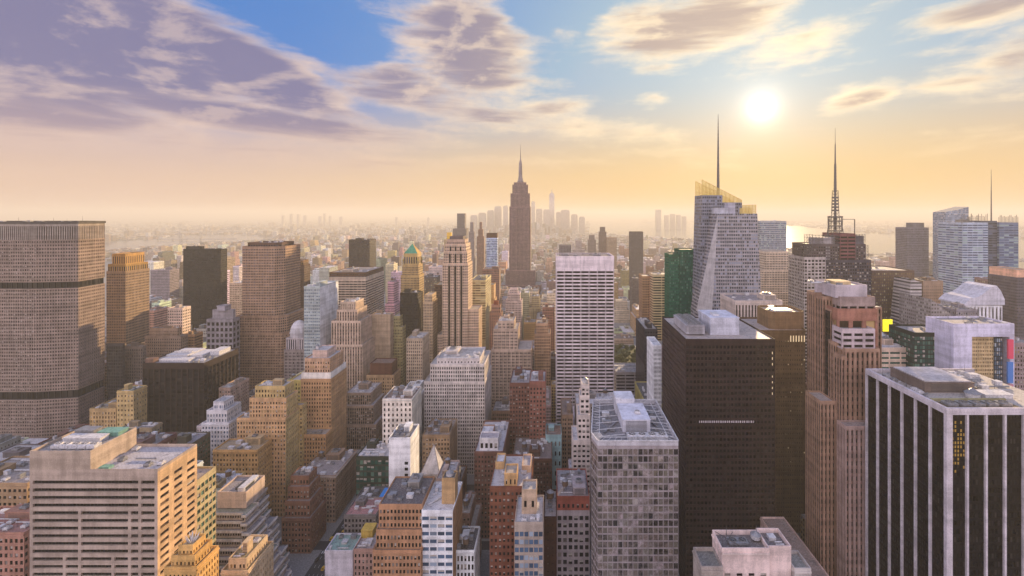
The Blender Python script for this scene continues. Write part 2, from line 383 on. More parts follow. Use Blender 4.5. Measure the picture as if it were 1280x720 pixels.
HEROES = []
class Bld:
    def __init__(s, name, label, cat, ox, oy, vb=None, ref=None, group=None):
        s.root = empty(name, (ox, oy, 0)); tag(s.root, label, cat, group)
        s.o = (ox, oy, 0); s.wall = MB(); s.panes = []; s.shapes = []; s.vb = vb; s.ref = ref; s.pmax = 100; s.pair = random.random() < .6; s.blinds = MB()
        s.roofs = []; s.par = MB(); s.pars = [s.par]
        HEROES.append(s)
    def part(s, name, mb, mats, parent=None):
        """a part (or, under a part, a sub-part)"""
        o = np.array(s.o, 'f4')
        if not mb.v: return None
        mb.v = [a-o for a in mb.v]
        ob = bpy.data.objects.new(name, mb.mesh(name, mats if isinstance(mats, (list, tuple)) else [mats])); COL.objects.link(ob)
        ob.parent = parent if parent is not None else s.root
        return ob
    # one wall from p0 to p1 (outside on its right-hand side)
    def face(s, p0, p1, z0, z1, st, geoz=None):
        a = np.array(p0, float); b = np.array(p1, float); L = float(np.linalg.norm(b-a)); h = z1-z0
        if L < .3 or h < .3: return
        d = (b-a)/L; n = np.array((d[1], -d[0])); mid = (a+b)/2
        facing = float(n @ (-mid)) > 0
        Y = mid[1]
        def plainq(u0, u1, v0, v1, **k):
            q = [[(*(a+d*u0), v0), (*(a+d*u1), v0), (*(a+d*u1), v1), (*(a+d*u0), v1)]]
            s.wall.quads(q, uv=[[(u0, v0), (u1, v0), (u1, v1), (u0, v1)]], **k)
        nb = max(1, round(L/st['bay'])); bw = L/nb
        top = min(st['top'], h*.3)
        if st['k'] == 'blank':
            plainq(0, L, z0, z1, col=st['col'], mi=0); return
        nf = max(1, round((h-top)/st['fl'])); fh = (h-top)/nf
        if not (facing and st['geo'] and Y < 640):
            plainq(0, L, z1-top, z1, col=st['col'], mi=0)
            q = [[(*a, z0), (*b, z0), (*b, z1-top), (*a, z1-top)]]
            s.wall.quads(q, uv=[[(0, -fh*nf), (L, -fh*nf), (L, 0), (0, 0)]], col=st['col'], par=(bw, fh, st['wf']),
                         parb=(st['hf'], st['sp'], random.random()*50), gc=st['gc'], mi=1)
            return
        # storeys that can never be seen keep the plain layout
        if geoz is not None and geoz > z0+fh*2:
            kk = int((geoz-z0)/fh); zc = z0+kk*fh
            q = [[(*a, z0), (*b, z0), (*b, zc), (*a, zc)]]
            s.wall.quads(q, uv=[[(0, -fh*kk), (L, -fh*kk), (L, 0), (0, 0)]], col=st['col'], par=(bw, fh, st['wf']),
                         parb=(st['hf'], st['sp'], random.random()*50), gc=st['gc'], mi=1)
            z0 = zc; nf -= kk
            if nf < 1: plainq(0, L, z0, z1, col=st['col'], mi=0); return
        ww, hh, dep = bw*st['wf'], fh*st['hf'], st['dep']
        uc = (np.arange(nb)+.5)*bw; vc = z0+(np.arange(nf)+.5)*fh
        if st['k'] == 'grid' and st['wf'] < .52 and nb % 2 == 0 and s.pair: uc = uc+bw*.12*np.where(np.arange(nb) % 2 == 0, 1, -1)
        U0, U1 = uc-ww/2, uc+ww/2; V0, V1 = vc-hh/2, vc+hh/2
        def Q(u0, u1, v0, v1, w0=0.0, w1=None):
            """quads; u,v arrays; w = depth behind the wall plane at u0 side / u1 side"""
            w1 = w0 if w1 is None else w1
            u0, u1, v0, v1 = np.broadcast_arrays(u0, u1, v0, v1); u0, u1, v0, v1 = u0.ravel(), u1.ravel(), v0.ravel(), v1.ravel()
            def P(u, v, w): return np.stack([a[0]+d[0]*u-n[0]*w, a[1]+d[1]*u-n[1]*w, v], 1)
            return np.stack([P(u0, v0, w0), P(u1, v0, w0 if w1 is None else w1), P(u1, v1, w1), P(u0, v1, w0)], 1)
        def H(u0, u1, v, w0, w1):
            u0, u1, v = np.broadcast_arrays(u0, u1, v); u0, u1, v = u0.ravel(), u1.ravel(), v.ravel()
            def P(u, w): return np.stack([a[0]+d[0]*u-n[0]*w, a[1]+d[1]*u-n[1]*w, v], 1)
            return np.stack([P(u0, w0), P(u1, w0), P(u1, w1), P(u0, w1)], 1)
        c, c2 = st['col'], st['col2']; wq = s.wall.quads
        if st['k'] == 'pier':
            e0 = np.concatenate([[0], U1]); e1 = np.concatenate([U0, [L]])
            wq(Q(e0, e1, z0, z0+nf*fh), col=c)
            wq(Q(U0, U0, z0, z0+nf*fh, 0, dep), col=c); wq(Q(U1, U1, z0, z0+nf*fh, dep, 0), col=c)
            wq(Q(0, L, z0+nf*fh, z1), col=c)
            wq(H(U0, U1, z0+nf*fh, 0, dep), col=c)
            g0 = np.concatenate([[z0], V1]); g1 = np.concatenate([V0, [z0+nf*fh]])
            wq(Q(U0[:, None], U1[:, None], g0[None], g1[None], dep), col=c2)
        else:
            g0 = np.concatenate([[z0], V1]); g1 = np.concatenate([V0, [z1]])
            wq(Q(0, L, g0, g1), col=c)
            e0 = np.concatenate([[0], U1]); e1 = np.concatenate([U0, [L]])
            wq(Q(e0[:, None], e1[:, None], V0[None], V1[None]), col=c)
            wq(Q(U0[:, None], U0[:, None], V0[None], V1[None], 0, dep), col=c)
            wq(Q(U1[:, None], U1[:, None], V0[None], V1[None], dep, 0), col=c)
            wq(H(U0[:, None], U1[:, None], V0[None], 0, dep), col=c); wq(H(U0[:, None], U1[:, None], V1[None], dep, 0), col=c)
            # string courses and a cornice standing proud of the masonry
            if st['wf'] < .62 and fh*(1-st['hf']) > 1.2 and nf > 3:
                for zz, hb, pr in [(z1-.25, .6, .45)]+[(z0+fh*kk, .45, .22) for kk in ((int(nf*.82), 2) if nf > 9 else (nf-1,))]:
                    if zz+hb/2 > z1+.4: continue
                    wq(Q(0, L, np.array([zz-hb/2]), np.array([zz+hb/2]), -pr), col=tuple(min(.8, v*1.12) for v in c)); wq(H(0, L, np.array([zz+hb/2]), -pr, 0), col=c); wq(H(0, L, np.array([zz-hb/2]), 0, -pr), col=c)
        ang = math.atan2(d[1], d[0])
        UU, VV = np.meshgrid(uc, vc); UU = UU.ravel(); VV = VV.ravel()
        cx = a[0]+d[0]*UU-n[0]*dep; cyy = a[1]+d[1]*UU-n[1]*dep
        if ww*F/Y > 1.6 and st['g'] not in ('black', 'mirror'):
            bsel = np.random.RandomState(int(abs(a[0]*7+z1*3)) % 9999).rand(len(UU)); mk = bsel < .24
            if mk.any():
                bu, bv, bh = UU[mk], VV[mk], hh*(.25+bsel[mk]*2.6)
                P3 = lambda u, v: np.stack([a[0]+d[0]*u-n[0]*(dep-.08), a[1]+d[1]*u-n[1]*(dep-.08), v], 1)
                s.blinds.quads(np.stack([P3(bu-ww/2, bv+hh/2-bh), P3(bu+ww/2, bv+hh/2-bh), P3(bu+ww/2, bv+hh/2), P3(bu-ww/2, bv+hh/2)], 1))
        fac = abs(float(n @ (mid/np.linalg.norm(mid))))
        sx = PX+F*cx/cyy; sy = PY+F*(CH-VV)/cyy
        area = ww*hh*fac*(F/cyy)**2*.64
        ok = (sx > 2) & (sx < 1278) & (sy < 716)
        if s.vb is not None: ok &= sy < s.vb+14
        s.panes.append(dict(x=cx, y=cyy, z=VV, w=ww, h=hh, ang=ang, g=st['g'], area=np.where(ok, area, 0), d=d, n=n))
    def tier(s, P, z0, z1, st, roof=(.25, .24, .24), ph=1.1, cap=True, faces=None, pcol=None):
        """a storey block over the counter-clockwise footprint P; faces = {edge: style} for walls unlike the rest"""
        gz = None
        if s.vb is not None:
            ym = min(p[1] for p in P); gz = CH-(s.vb+16-PY)*ym/F
            gz = max(z0, gz) if gz > z0 else None
        for i in range(len(P)):
            f = (faces or {}).get(i, st)
            s.face(P[i], P[(i+1) % len(P)], z0, z1, f, gz)
        r = MB(); r.poly([(x, y, z1) for x, y in P], col=roof); s.roofs.append(r)
        if ph > 0:
            s.par = MB(); s.pars.append(s.par)
        if ph > 0:
            I = offset_poly(P, .45); n = len(P); pc = pcol or st['col']; zt = z1+ph
            for i in range(n):
                A, B_ = P[i], P[(i+1) % n]; a, b = I[i], I[(i+1) % n]
                s.par.quads([[(*A, z1), (*B_, z1), (*B_, zt), (*A, zt)], [(*b, z1+.003), (*a, z1+.003), (*a, zt), (*b, zt)],
                             [(*A, zt), (*B_, zt), (*b, zt), (*a, zt)]], col=pc)
        xs = [p[0] for p in P]; ys = [p[1] for p in P]
        s.shapes.append((min(xs), max(xs), min(ys), max(ys), z0, z1+ph))
        return (min(xs), max(xs), min(ys), max(ys), z1)
    def rect(s, x0, x1, y0, y1, z0, z1, st, **k):
        return s.tier([(x0, y0), (x1, y0), (x1, y1), (x0, y1)], z0, z1, st, **k)
    def done(s):
        s.part('wall', s.wall, [WALL, FAC])
        for r in s.roofs: s.part('roof', r, ROOF)
        for r in s.pars: s.part('parapet', r, WALL)
        if s.blinds.v: tag(s.part('window_blinds', s.blinds, BLINDM), kind='stuff')
        if s.panes:
            ar = np.concatenate([p['area'] for p in s.panes]); idx = np.concatenate([np.arange(len(p['area'])) for p in s.panes])
            wi = np.concatenate([np.full(len(p['area']), i) for i, p in enumerate(s.panes)])
            order = np.argsort(-ar, kind='stable')[:s.pmax]; order = [k for k in order if ar[k] > 2.0]
            chosen = set(order)
            for k in order:
                p = s.panes[wi[k]]; j = idx[k]
                o = bpy.data.objects.new('window', pane_mesh(p['w'], p['h'], p['g'])); COL.objects.link(o); o.parent = s.root
                o.location = (p['x'][j]-s.o[0], p['y'][j]-s.o[1], p['z'][j]); o.rotation_euler = (0, 0, p['ang'])
            mask = np.ones(len(ar), bool); mask[list(chosen)] = False
            by = {}
            base = 0
            for p in s.panes:
                m = mask[base:base+len(p['area'])]; base += len(p['area'])
                if not m.any(): continue
                x, y, z = p['x'][m], p['y'][m], p['z'][m]; dx, dy = p['d']*p['w']/2; h = p['h']/2
                q = np.stack([np.stack([x-dx, y-dy, z-h], 1), np.stack([x+dx, y+dy, z-h], 1), np.stack([x+dx, y+dy, z+h], 1), np.stack([x-dx, y-dy, z+h], 1)], 1)
                by.setdefault(p['g'], MB()).quads(q)
            for g, mb in by.items():
                tag(s.part('windows', mb, GL[g]), kind='stuff')
        return s
    # ---- roof equipment, each piece a part
    def box_part(s, name, x0, x1, y0, y1, z0, z1, col=(.3, .3, .3), mat=None, lip=0.0, louvre=False, sub=True):
        m = MB(); m.box(x0, x1, y0, y1, z0, z1, col=col)
        if lip: m.box(x0-lip, x1+lip, y0-lip, y1+lip, z1, z1+.35, col=tuple(c*1.1 for c in col), bottom=True)
        o = s.part(name, m, mat or WALL)
        if louvre:
            l = MB(); n = max(2, int((z1-z0)/.7)); w = x1-x0
            for k in range(n-1):
                zz = z0+(z1-z0)*(k+.6)/n
                l.box(x0+w*.12, x1-w*.12, y0-.06, y0-.003, zz, zz+.3, bottom=True)
            s.part('louvre', l, DARKM, o)
        s.shapes.append((x0, x1, y0, y1, z0, z1))
        return o
    def fans(s, x, y, z, n, dx, r=1.6, h=2.2, mat=None, dy=0):
        """a cooling unit: a housing with round fans on top"""
        m = MB(); x1 = x+dx*(n-1) if dx else x
        m.box(x-r*1.3, x1+r*1.3, y-r*1.3, y+r*1.3+dy*(n-1), z+.4, z+h)
        for k in range(4):
            m.box(x-r*1.2 if k % 2 else x1+r*1.0, x-r*1.0 if k % 2 else x1+r*1.2, y-r*1.2 if k < 2 else y+r, y-r if k < 2 else y+r*1.2, z, z+.4)
        o = s.part('cooling_unit', m, mat or GREYM)
        for k in range(n):
            f = MB(); cx, cyy = x+dx*k, y+dy*k
            f.cyl(cx, cyy, z+h, z+h+.5, r, r, 14, cap=False, mi=0); f.poly([(cx+r*.97*math.cos(a), cyy+r*.97*math.sin(a), z+h+.25) for a in [2*math.pi*i/14 for i in range(14)]], mi=1)
            for b in range(3):
                an = b*math.pi/3; f.bar((cx-r*math.cos(an), cyy-r*math.sin(an), z+h+.42), (cx+r*math.cos(an), cyy+r*math.sin(an), z+h+.42), .09, mi=0)
            s.part('fan', f, [mat or GREYM, DARKM], o)
    def tank(s, x, y, z, r=2.2, h=4.0, leg=3.0, mat=None):
        m = MB()
        for a in range(4):
            an = math.pi/4+a*math.pi/2
            m.bar((x+r*.75*math.cos(an), y+r*.75*math.sin(an), z), (x+r*.75*math.cos(an), y+r*.75*math.sin(an), z+leg), .16, mi=1)
            a2 = an+math.pi/2
            m.bar((x+r*.75*math.cos(an), y+r*.75*math.sin(an), z+.3), (x+r*.75*math.cos(a2), y+r*.75*math.sin(a2), z+leg-.2), .07, mi=1)
        m.cyl(x, y, z+leg, z+leg+h, r, r*.95, 14, mi=0)
        for k in range(4): m.cyl(x, y, z+leg+h*(.15+.22*k), z+leg+h*(.15+.22*k)+.08, r*1.02, r*1.02, 14, mi=1, cap=False)
        o = s.part('water_tank', m, [mat or WOOD, STEEL])
        c = MB(); c.cyl(x, y, z+leg+h, z+leg+h+r*.75, r*1.08, .05, 14); s.part('tank_cap', c, [GREYM], o)
        s.shapes.append((x-r, x+r, y-r, y+r, z, z+leg+h+r*.75))
    def pipes(s, a, b, z, r=.35, mat=None):
        m = MB(); m.bar((*a, z+r+.3), (*b, z+r+.3), r, n=6)
        L = math.hypot(b[0]-a[0], b[1]-a[1]); k = max(2, int(L/4))
        for i in range(k+1):
            t = i/k; m.bar((a[0]+(b[0]-a[0])*t, a[1]+(b[1]-a[1])*t, z), (a[0]+(b[0]-a[0])*t, a[1]+(b[1]-a[1])*t, z+r+.3), .1)
        s.part('roof_duct', m, mat or GREYM)
    def mast(s, x, y, z, h, r=.25, name='antenna'):
        m = MB(); m.bar((x, y, z), (x, y, z+h), r, n=5, r2=r*.3); s.part(name, m, STEEL)
    def clutter(s, box, n=6, seed=1, tanks=0, big=True, bright=.5, wallcol=None):
        """scatter of believable roof equipment inside box = (x0,x1,y0,y1,z)"""
        x0, x1, y0, y1, z = box; rg = random.Random(seed); used = []
        m_ = 1.3; x0 += m_; x1 -= m_; y0 += m_; y1 -= m_
        if x1-x0 < 3 or y1-y0 < 3: return
        def spot(w, d):
            for _ in range(14):
                if x1-x0 <= w or y1-y0 <= d: return None
                x = rg.uniform(x0, x1-w); y = rg.uniform(y0, y1-d)
                if all(x+w < a-.4 or x > b+.4 or y+d < c-.4 or y > e+.4 for a, b, c, e in used):
                    used.append((x, x+w, y, y+d)); return x, y
        W_, D_ = x1-x0, y1-y0
        wc = wallcol or (.3, .28, .26)
        if big:
            w, d = W_*rg.uniform(.28, .45), D_*rg.uniform(.28, .45); q = spot(w, d)
            if q:
                hh = rg.uniform(3.2, 5.5)
                s.box_part('stair_head', q[0], q[0]+w, q[1], q[1]+d, z, z+hh, col=wc, lip=.25, louvre=True)
                if w > 5 and d > 5: s.fans(q[0]+w/2, q[1]+d/2, z+hh+.36, 1, 0, r=min(w, d)*.2, h=1.4)
        for _ in range(tanks):
            q = spot(5, 5)
            if q: s.tank(q[0]+2.5, q[1]+2.5, z, r=rg.uniform(1.7, 2.3), h=rg.uniform(3, 4))
        for i in range(int(n*1.6+.5)):
            k = rg.random()
            if k < .25:
                q = spot(3.2, 3.2)
                if q: s.fans(q[0]+1.6, q[1]+1.6, z, 1, 0, r=1.1, h=1.5, mat=WHITEP if rg.random() < bright else GREYM)
            elif k < .65:
                w, d = rg.uniform(1.5, 4.5), rg.uniform(1.5, 4); q = spot(w, d)
                if q: s.box_part('air_handler', q[0], q[0]+w, q[1], q[1]+d, z, z+rg.uniform(1, 2.4), mat=WHITEP if rg.random() < bright else GREYM, lip=.1)
            elif k < .85:
                L = rg.uniform(.3, .6)*W_; q = spot(L, 1)
                if q: s.pipes((q[0], q[1]+.5), (q[0]+L, q[1]+.5), z, r=rg.uniform(.25, .5), mat=WHITEP if rg.random() < bright else GREYM)
            else:
                q = spot(.6, .6)
                if q: s.mast(q[0]+.3, q[1]+.3, z, rg.uniform(3, 7), .12)

def Bd(name, label, cat, xl, xr, top, Y, far=None, D=None, st=None, vb=None, ref=None, roof=(.25, .24, .24), base=0.0, ph=1.1, faces=None, clut=None, tiers=(), group=None, **k):
    """a building whose camera-side wall runs from column xl to xr of the photo at distance Y, its top at row top;
    far = the column where its receding side ends (or D, metres)"""
    x0, x1 = px2x(xl, Y), px2x(xr, Y); z1 = py2z(top, Y)
    if D is None:
        near = (xr if far is not None and xr < PX else xl)
        D = Y*((near-PX)/(far-PX)-1) if far is not None else (x1-x0)*.8
    b = Bld(name, label, cat, (x0+x1)/2, Y+D/2, vb=vb, ref=ref, group=group)
    st = st or St()
    ts = list(tiers)
    boxes = []
    zt = z1
    # upper tiers first in the list: (dx0, dx1, dy0, dy1, top row, style) insets in metres from the body, going up
    bx = b.rect(x0, x1, Y, Y+D, base, z1, st, roof=roof, ph=ph, faces=faces); boxes.append(bx)
    for (a0, a1, c0, c1, tp, s2) in ts:
        y0 = bx[2]+c0; nz = py2z(tp, y0)
        nb = (bx[0]+a0, bx[1]-a1, y0, bx[3]-c1)
        s2 = s2 or st
        nbx = b.rect(*nb, bx[4]+.005, nz, s2, roof=roof, ph=ph*.8); boxes.append(nbx); bx = nbx
    if clut: b.clutter(bx, wallcol=tuple(c*.9 for c in st['col']), **clut)
    b.bx = boxes
    return b
# ------------------------------------------------------------------ the towers that can be told apart
OT = 'office tower'
TAN, LTAN, CREAM = (.36, .27, .19), (.46, .37, .28), (.52, .46, .38)
WHT, GRY, DGR = (.62, .59, .56), (.34, .32, .31), (.13, .12, .12)
BRK, DBK, RBK = (.24, .15, .11), (.15, .105, .08), (.30, .12, .08)
PINK, OCH = (.44, .31, .25), (.48, .32, .14)
RW, RG_, RT, RTAN = (.76, .74, .75), (.28, .27, .27), (.07, .065, .065), (.42, .35, .28)

# wide slab of concrete lattice at the photo's left edge
def lattice_slab():
    b = Bld('lattice_slab_tower', 'huge octagonal slab of pale concrete grid with two dark belts, left edge', OT, -560, 548, vb=560, ref='the huge octagonal slab')
    P = [(-680, 520), (-559, 520), (-520, 527), (-523.5, 562), (-560, 578), (-680, 578)]
    s = St(col=(.29, .235, .205), bay=2.5, fl=3.75, wf=.56, hf=.52, dep=.5, g='brown', top=.4)
    belt = St(col=(.05, .045, .045), bay=5.5, fl=7, wf=.8, hf=.8, dep=.8, g='black', top=.2)
    fins = St(col=(.33, .29, .26), bay=2.2, fl=20, wf=.55, hf=.9, dep=1.2, g='black', k='pier', top=3.2)
    zs = [0, py2z(500, 520), py2z(490, 520), py2z(361, 520), py2z(353, 520), py2z(300, 520), py2z(279, 520)]
    for i, (sty, ins) in enumerate([(s, 0), (belt, .9), (s, 0), (belt, .9), (s, 0), (fins, 0)]):
        P2 = offset_poly(P, ins) if ins else P
        b.tier(P2, zs[i], zs[i+1], sty, roof=RG_ if i == 5 else (.3, .27, .25), ph=1.2 if i == 5 else 0)
    z = zs[-1]
    cap = MB(); I = offset_poly(P, -.8)
    for i in range(6):
        A, B2 = I[i], I[(i+1) % 6]; cap.quads([[(*A, z-.6), (*B2, z-.6), (*B2, z+1.9), (*A, z+1.9)]], col=(.1, .09, .08))
        a, c = offset_poly(P, 1.2)[i], offset_poly(P, 1.2)[(i+1) % 6]
        cap.quads([[(*A, z+1.9), (*B2, z+1.9), (*c, z+1.9), (*a, z+1.9)]], col=(.1, .09, .08))
    b.part('cornice', cap, WALL)
    b.clutter((-640, -530, 530, 560, z), 9, 3, big=False)
    b.mast(-528, 540, z+1, 7, .2); b.mast(-566, 545, z+1, 5, .2); b.mast(-600, 540, z+1, 6, .2)
lattice_slab()

Bd('gold_topped_tower', 'tan stone tower with a sloping golden attic just behind the octagonal slab', OT, 133, 157, 340, 640, D=38, vb=432, ref='the golden attic tower',
   st=St(col=(.31, .235, .18), bay=2.6, fl=3.7, wf=.42, hf=.5), roof=(.42, .28, .1),
   tiers=[(1.0, 1.0, 1, 1, 331, St(col=(.36, .25, .12), bay=3, k='pier', wf=.5, fl=9, hf=.8)), (3, 3, 3, 3, 318, St(col=(.42, .28, .13), bay=3, k='pier', wf=.4, fl=9, hf=.8))])
Bd('dark_glass_block', 'low black glass block at the foot of the gold topped tower', 'office building', 133, 153, 431, 560, far=156, vb=490, st=St(col=DGR, bay=2, wf=.8, hf=.8, g='black'), ref='the low black glass block', clut=dict(n=3, seed=9))
Bd('grey_stone_block', 'grey stone block with arched top floor beside the low black glass block', 'office building', 153, 178, 434, 580, far=183, vb=478, st=St(col=(.25, .21, .19), bay=3, wf=.4, hf=.6), ref='the grey arched block', clut=dict(n=4, seed=10, tanks=1))
Bd('stone_hotel', 'pale brown stone hotel with cornice and grey roof behind the dark bronze block', 'hotel', 181, 226, 421, 620, far=235, vb=450, st=St(col=(.33, .26, .21), bay=3.2, wf=.42, hf=.5), ref='the stone hotel',
   tiers=[(4, 6, 3, 3, 411, St(col=(.36, .28, .22), bay=3, wf=.4))], clut=dict(n=5, seed=12, tanks=1))
b = Bd('bronze_block', 'broad dark bronze block with big square bays and white plant across its roof', 'office building', 178, 255, 455, 480, far=298, vb=528, ref='the dark bronze block',
   st=St(col=(.075, .055, .05), bay=5.6, fl=4.2, wf=.8, hf=.62, dep=.9, g='black', k='pier', col2=(.05, .04, .04), top=5), roof=(.34, .32, .33))
X0, X1, Y0, Y1, Z = b.bx[-1]
for i, (a, c, d, e, h) in enumerate([(8, 30, 20, 46, 3), (31, 44, 22, 44, 2.2), (10, 40, 8, 17, 1.6), (46, 56, 30, 48, 4)]):
    b.box_part('roof_plant', X0+a, X0+c, Y0+d, Y0+e, Z, Z+h, mat=WHITEP, lip=.2)
for i in range(6): b.fans(X0+12+i*3.2, Y0+28, Z+3.36, 1, 0, r=1.2, h=1.4, mat=WHITEP)
b.box_part('stair_head', X0+1, X0+9, Y0+2, Y0+9, Z, Z+4, col=(.2, .12, .09), lip=.2)
b.clutter((X0+44, X1, Y0, Y0+25, Z), 6, 4, big=False)

Bd('black_tower', 'plain black glass tower with one gold lit edge standing alone before the river', OT, 229, 276, 312, 820, far=284, vb=402, ref='the plain black tower', roof=RT,
   st=St(col=(.03, .027, .03), bay=3, fl=3.8, wf=.6, hf=.5, g='black'), clut=dict(n=3, seed=2))
# tan brick tower with octagonal top
def octo():
    Y = 640; x0, x1 = px2x(301, Y), px2x(352, Y); D = 48
    b = Bld('octagonal_brick_tower', 'tall tan brick tower with clipped corners, wider below its setback', OT, (x0+x1)/2, Y+D/2, vb=476, ref='the tall tan brick tower')
    s = St(col=(.34, .245, .19), bay=2.5, fl=3.6, wf=.46, hf=.5, dep=.4, g='dark')
    zs = py2z(395, Y); zt = py2z(309, Y); c = 9
    P = [(x0+2, Y), (x1-c, Y), (x1, Y+c), (x1, Y+D), (x0, Y+D), (x0, Y+4)]
    b.tier([(x0-11, Y-6), (x1+4, Y-6), (x1+12, Y+4), (x1+12, Y+D+6), (x0-11, Y+D+6)], 0, zs-22, s, roof=RG_)
    b.tier([(x0-4, Y-3), (x1-2, Y-3), (x1+6, Y+5), (x1+6, Y+D+2), (x0-4, Y+D+2)], zs-22, zs, s, roof=RG_)
    b.tier(P, zs, zt, s, roof=RT)
    b.tier(offset_poly(P, 6), zt, zt+5, St(col=(.16, .11, .09), bay=4, fl=5, wf=.5), roof=RT)
    b.clutter((x0+8, x1-8, Y+8, Y+30, zt+5), 3, 5, big=False)
octo()
Bd('crested_brown_tower', 'dark brown tower with a jagged crest of small gables behind the tan brick tower', OT, 356, 380, 332, 760, far=388, vb=402, ref='the crested brown tower',
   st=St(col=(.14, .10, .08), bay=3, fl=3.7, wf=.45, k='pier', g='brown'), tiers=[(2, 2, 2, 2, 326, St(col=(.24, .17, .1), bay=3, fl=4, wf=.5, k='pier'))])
Bd('arched_grey_block', 'grey block with a stepped penthouse left of the tall tan brick tower', 'office building', 258, 291, 400, 600, far=300, vb=435, ref='the grey block with penthouse',
   st=St(col=(.27, .25, .26), bay=6, fl=7, wf=.62, hf=.6, g='black'), tiers=[(4, 3, 5, 4, 388, St(col=(.30, .28, .29), bay=4, k='blank')), (8, 8, 8, 8, 381, St(col=(.33, .31, .33), k='blank'))], roof=(.35, .33, .36))
# domed turret
def domed():
    Y = 560; x0, x1 = px2x(355, Y), px2x(380, Y); cx = (x0+x1)/2; w = x1-x0
    b = Bld('domed_tower', 'slender grey tower under a white ribbed dome and colonnade', 'tower', cx, Y+w/2, vb=466, ref='the domed tower')
    b.rect(x0, x1, Y, Y+w, 0, py2z(438, Y), St(col=(.27, .235, .22), bay=2.6, fl=3.7, wf=.4, hf=.5), roof=RG_)
    b.rect(x0+1.5, x1-1.5, Y+1.5, Y+w-1.5, py2z(438, Y), py2z(424, Y), St(col=(.44, .40, .40), bay=2.4, fl=12, wf=.5, hf=.85, k='pier', top=.5), roof=RG_)
    m = MB(); r = w*.42; z = py2z(424, Y); cyy = Y+w/2
    m.cyl(cx, cyy, z, z+5, r, r, 20, col=(.45, .42, .43)); m.cyl(cx, cyy, z+5, z+6, r*1.06, r*1.06, 20, col=(.5, .47, .47))
    b.part('drum', m, WALL)
    d = MB(); N = 7; zt = py2z(403, Y)
    for i in range(N):
        a0, a1 = i*math.pi/2/N, (i+1)*math.pi/2/N
        d.cyl(cx, cyy, z+6+(zt-z-6)*math.sin(a0), z+6+(zt-z-6)*math.sin(a1), r*math.cos(a0), max(.05, r*math.cos(a1)), 20, col=(.60, .57, .58), cap=False)
    b.part('dome', d, WALL); b.mast(cx, cyy, zt, 5, .3, 'finial')
domed()
Bd('blank_sided_tower', 'slim tower with a pale green glass front and a blank white side wall', OT, 380, 400, 359, 560, far=423, vb=436, ref='the blank white sided tower', roof=RW,
   st=St(col=(.38, .41, .40), bay=2.2, fl=3.7, wf=.6, hf=.5, g='blue'), faces={1: vary(St(col=(.66, .64, .63)), k='blank')}, clut=dict(n=3, seed=1))
Bd('banded_tower', 'broad tower with white horizontal bands and a dark brown top storey band', OT, 411, 457, 347, 800, far=480, vb=445, ref='the white banded tower',
   st=St(col=(.50, .43, .36), bay=7, fl=4.2, wf=.93, hf=.5, g='brown', top=5, col2=(.1, .08, .06)), roof=(.3, .25, .22),
   tiers=[(.6, .6, .6, .6, 341, St(col=(.17, .11, .07), bay=3, fl=4, wf=.6, k='pier'))], clut=dict(n=5, seed=4))
Bd('dark_slab', 'small dark ribbed slab rising alone above the hazy low city', OT, 436, 462, 300, 1100, D=40, vb=336, ref='the dark ribbed slab', st=St(col=(.075, .06, .06), bay=3, fl=4, wf=.6, k='pier', g='black', sp=.8), roof=RT, clut=dict(n=2, seed=4))
b = Bd('deco_stepped_tower', 'cream art deco tower stepping up to a small crown, dark vertical window strips', OT, 411, 453, 432, 560, D=40, vb=480, ref='the cream deco tower',
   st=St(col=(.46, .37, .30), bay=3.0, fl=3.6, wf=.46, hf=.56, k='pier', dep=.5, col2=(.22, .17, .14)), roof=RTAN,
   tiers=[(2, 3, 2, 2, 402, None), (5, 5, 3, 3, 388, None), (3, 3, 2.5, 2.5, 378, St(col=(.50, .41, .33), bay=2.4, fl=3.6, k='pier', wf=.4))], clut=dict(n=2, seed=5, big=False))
Bd('blank_tan_slab', 'tan slab with a nearly blank front wall beside the white banded tower', OT, 464, 488, 394, 600, far=492, vb=447, ref='the blank tan slab', roof=RTAN, st=St(col=(.40, .32, .24), k='blank'), clut=dict(n=3, seed=41))
Bd('yellow_lit_slab', 'yellowish stepped slab joined to the back of the blank tan slab', OT, 489, 503, 410, 626, D=40, vb=470, ref='the yellowish slab', roof=RTAN, st=St(col=(.44, .39, .23), bay=2.6, wf=.45, g='warm'),
   tiers=[(0.5, 4, 3, 3, 396, None)])
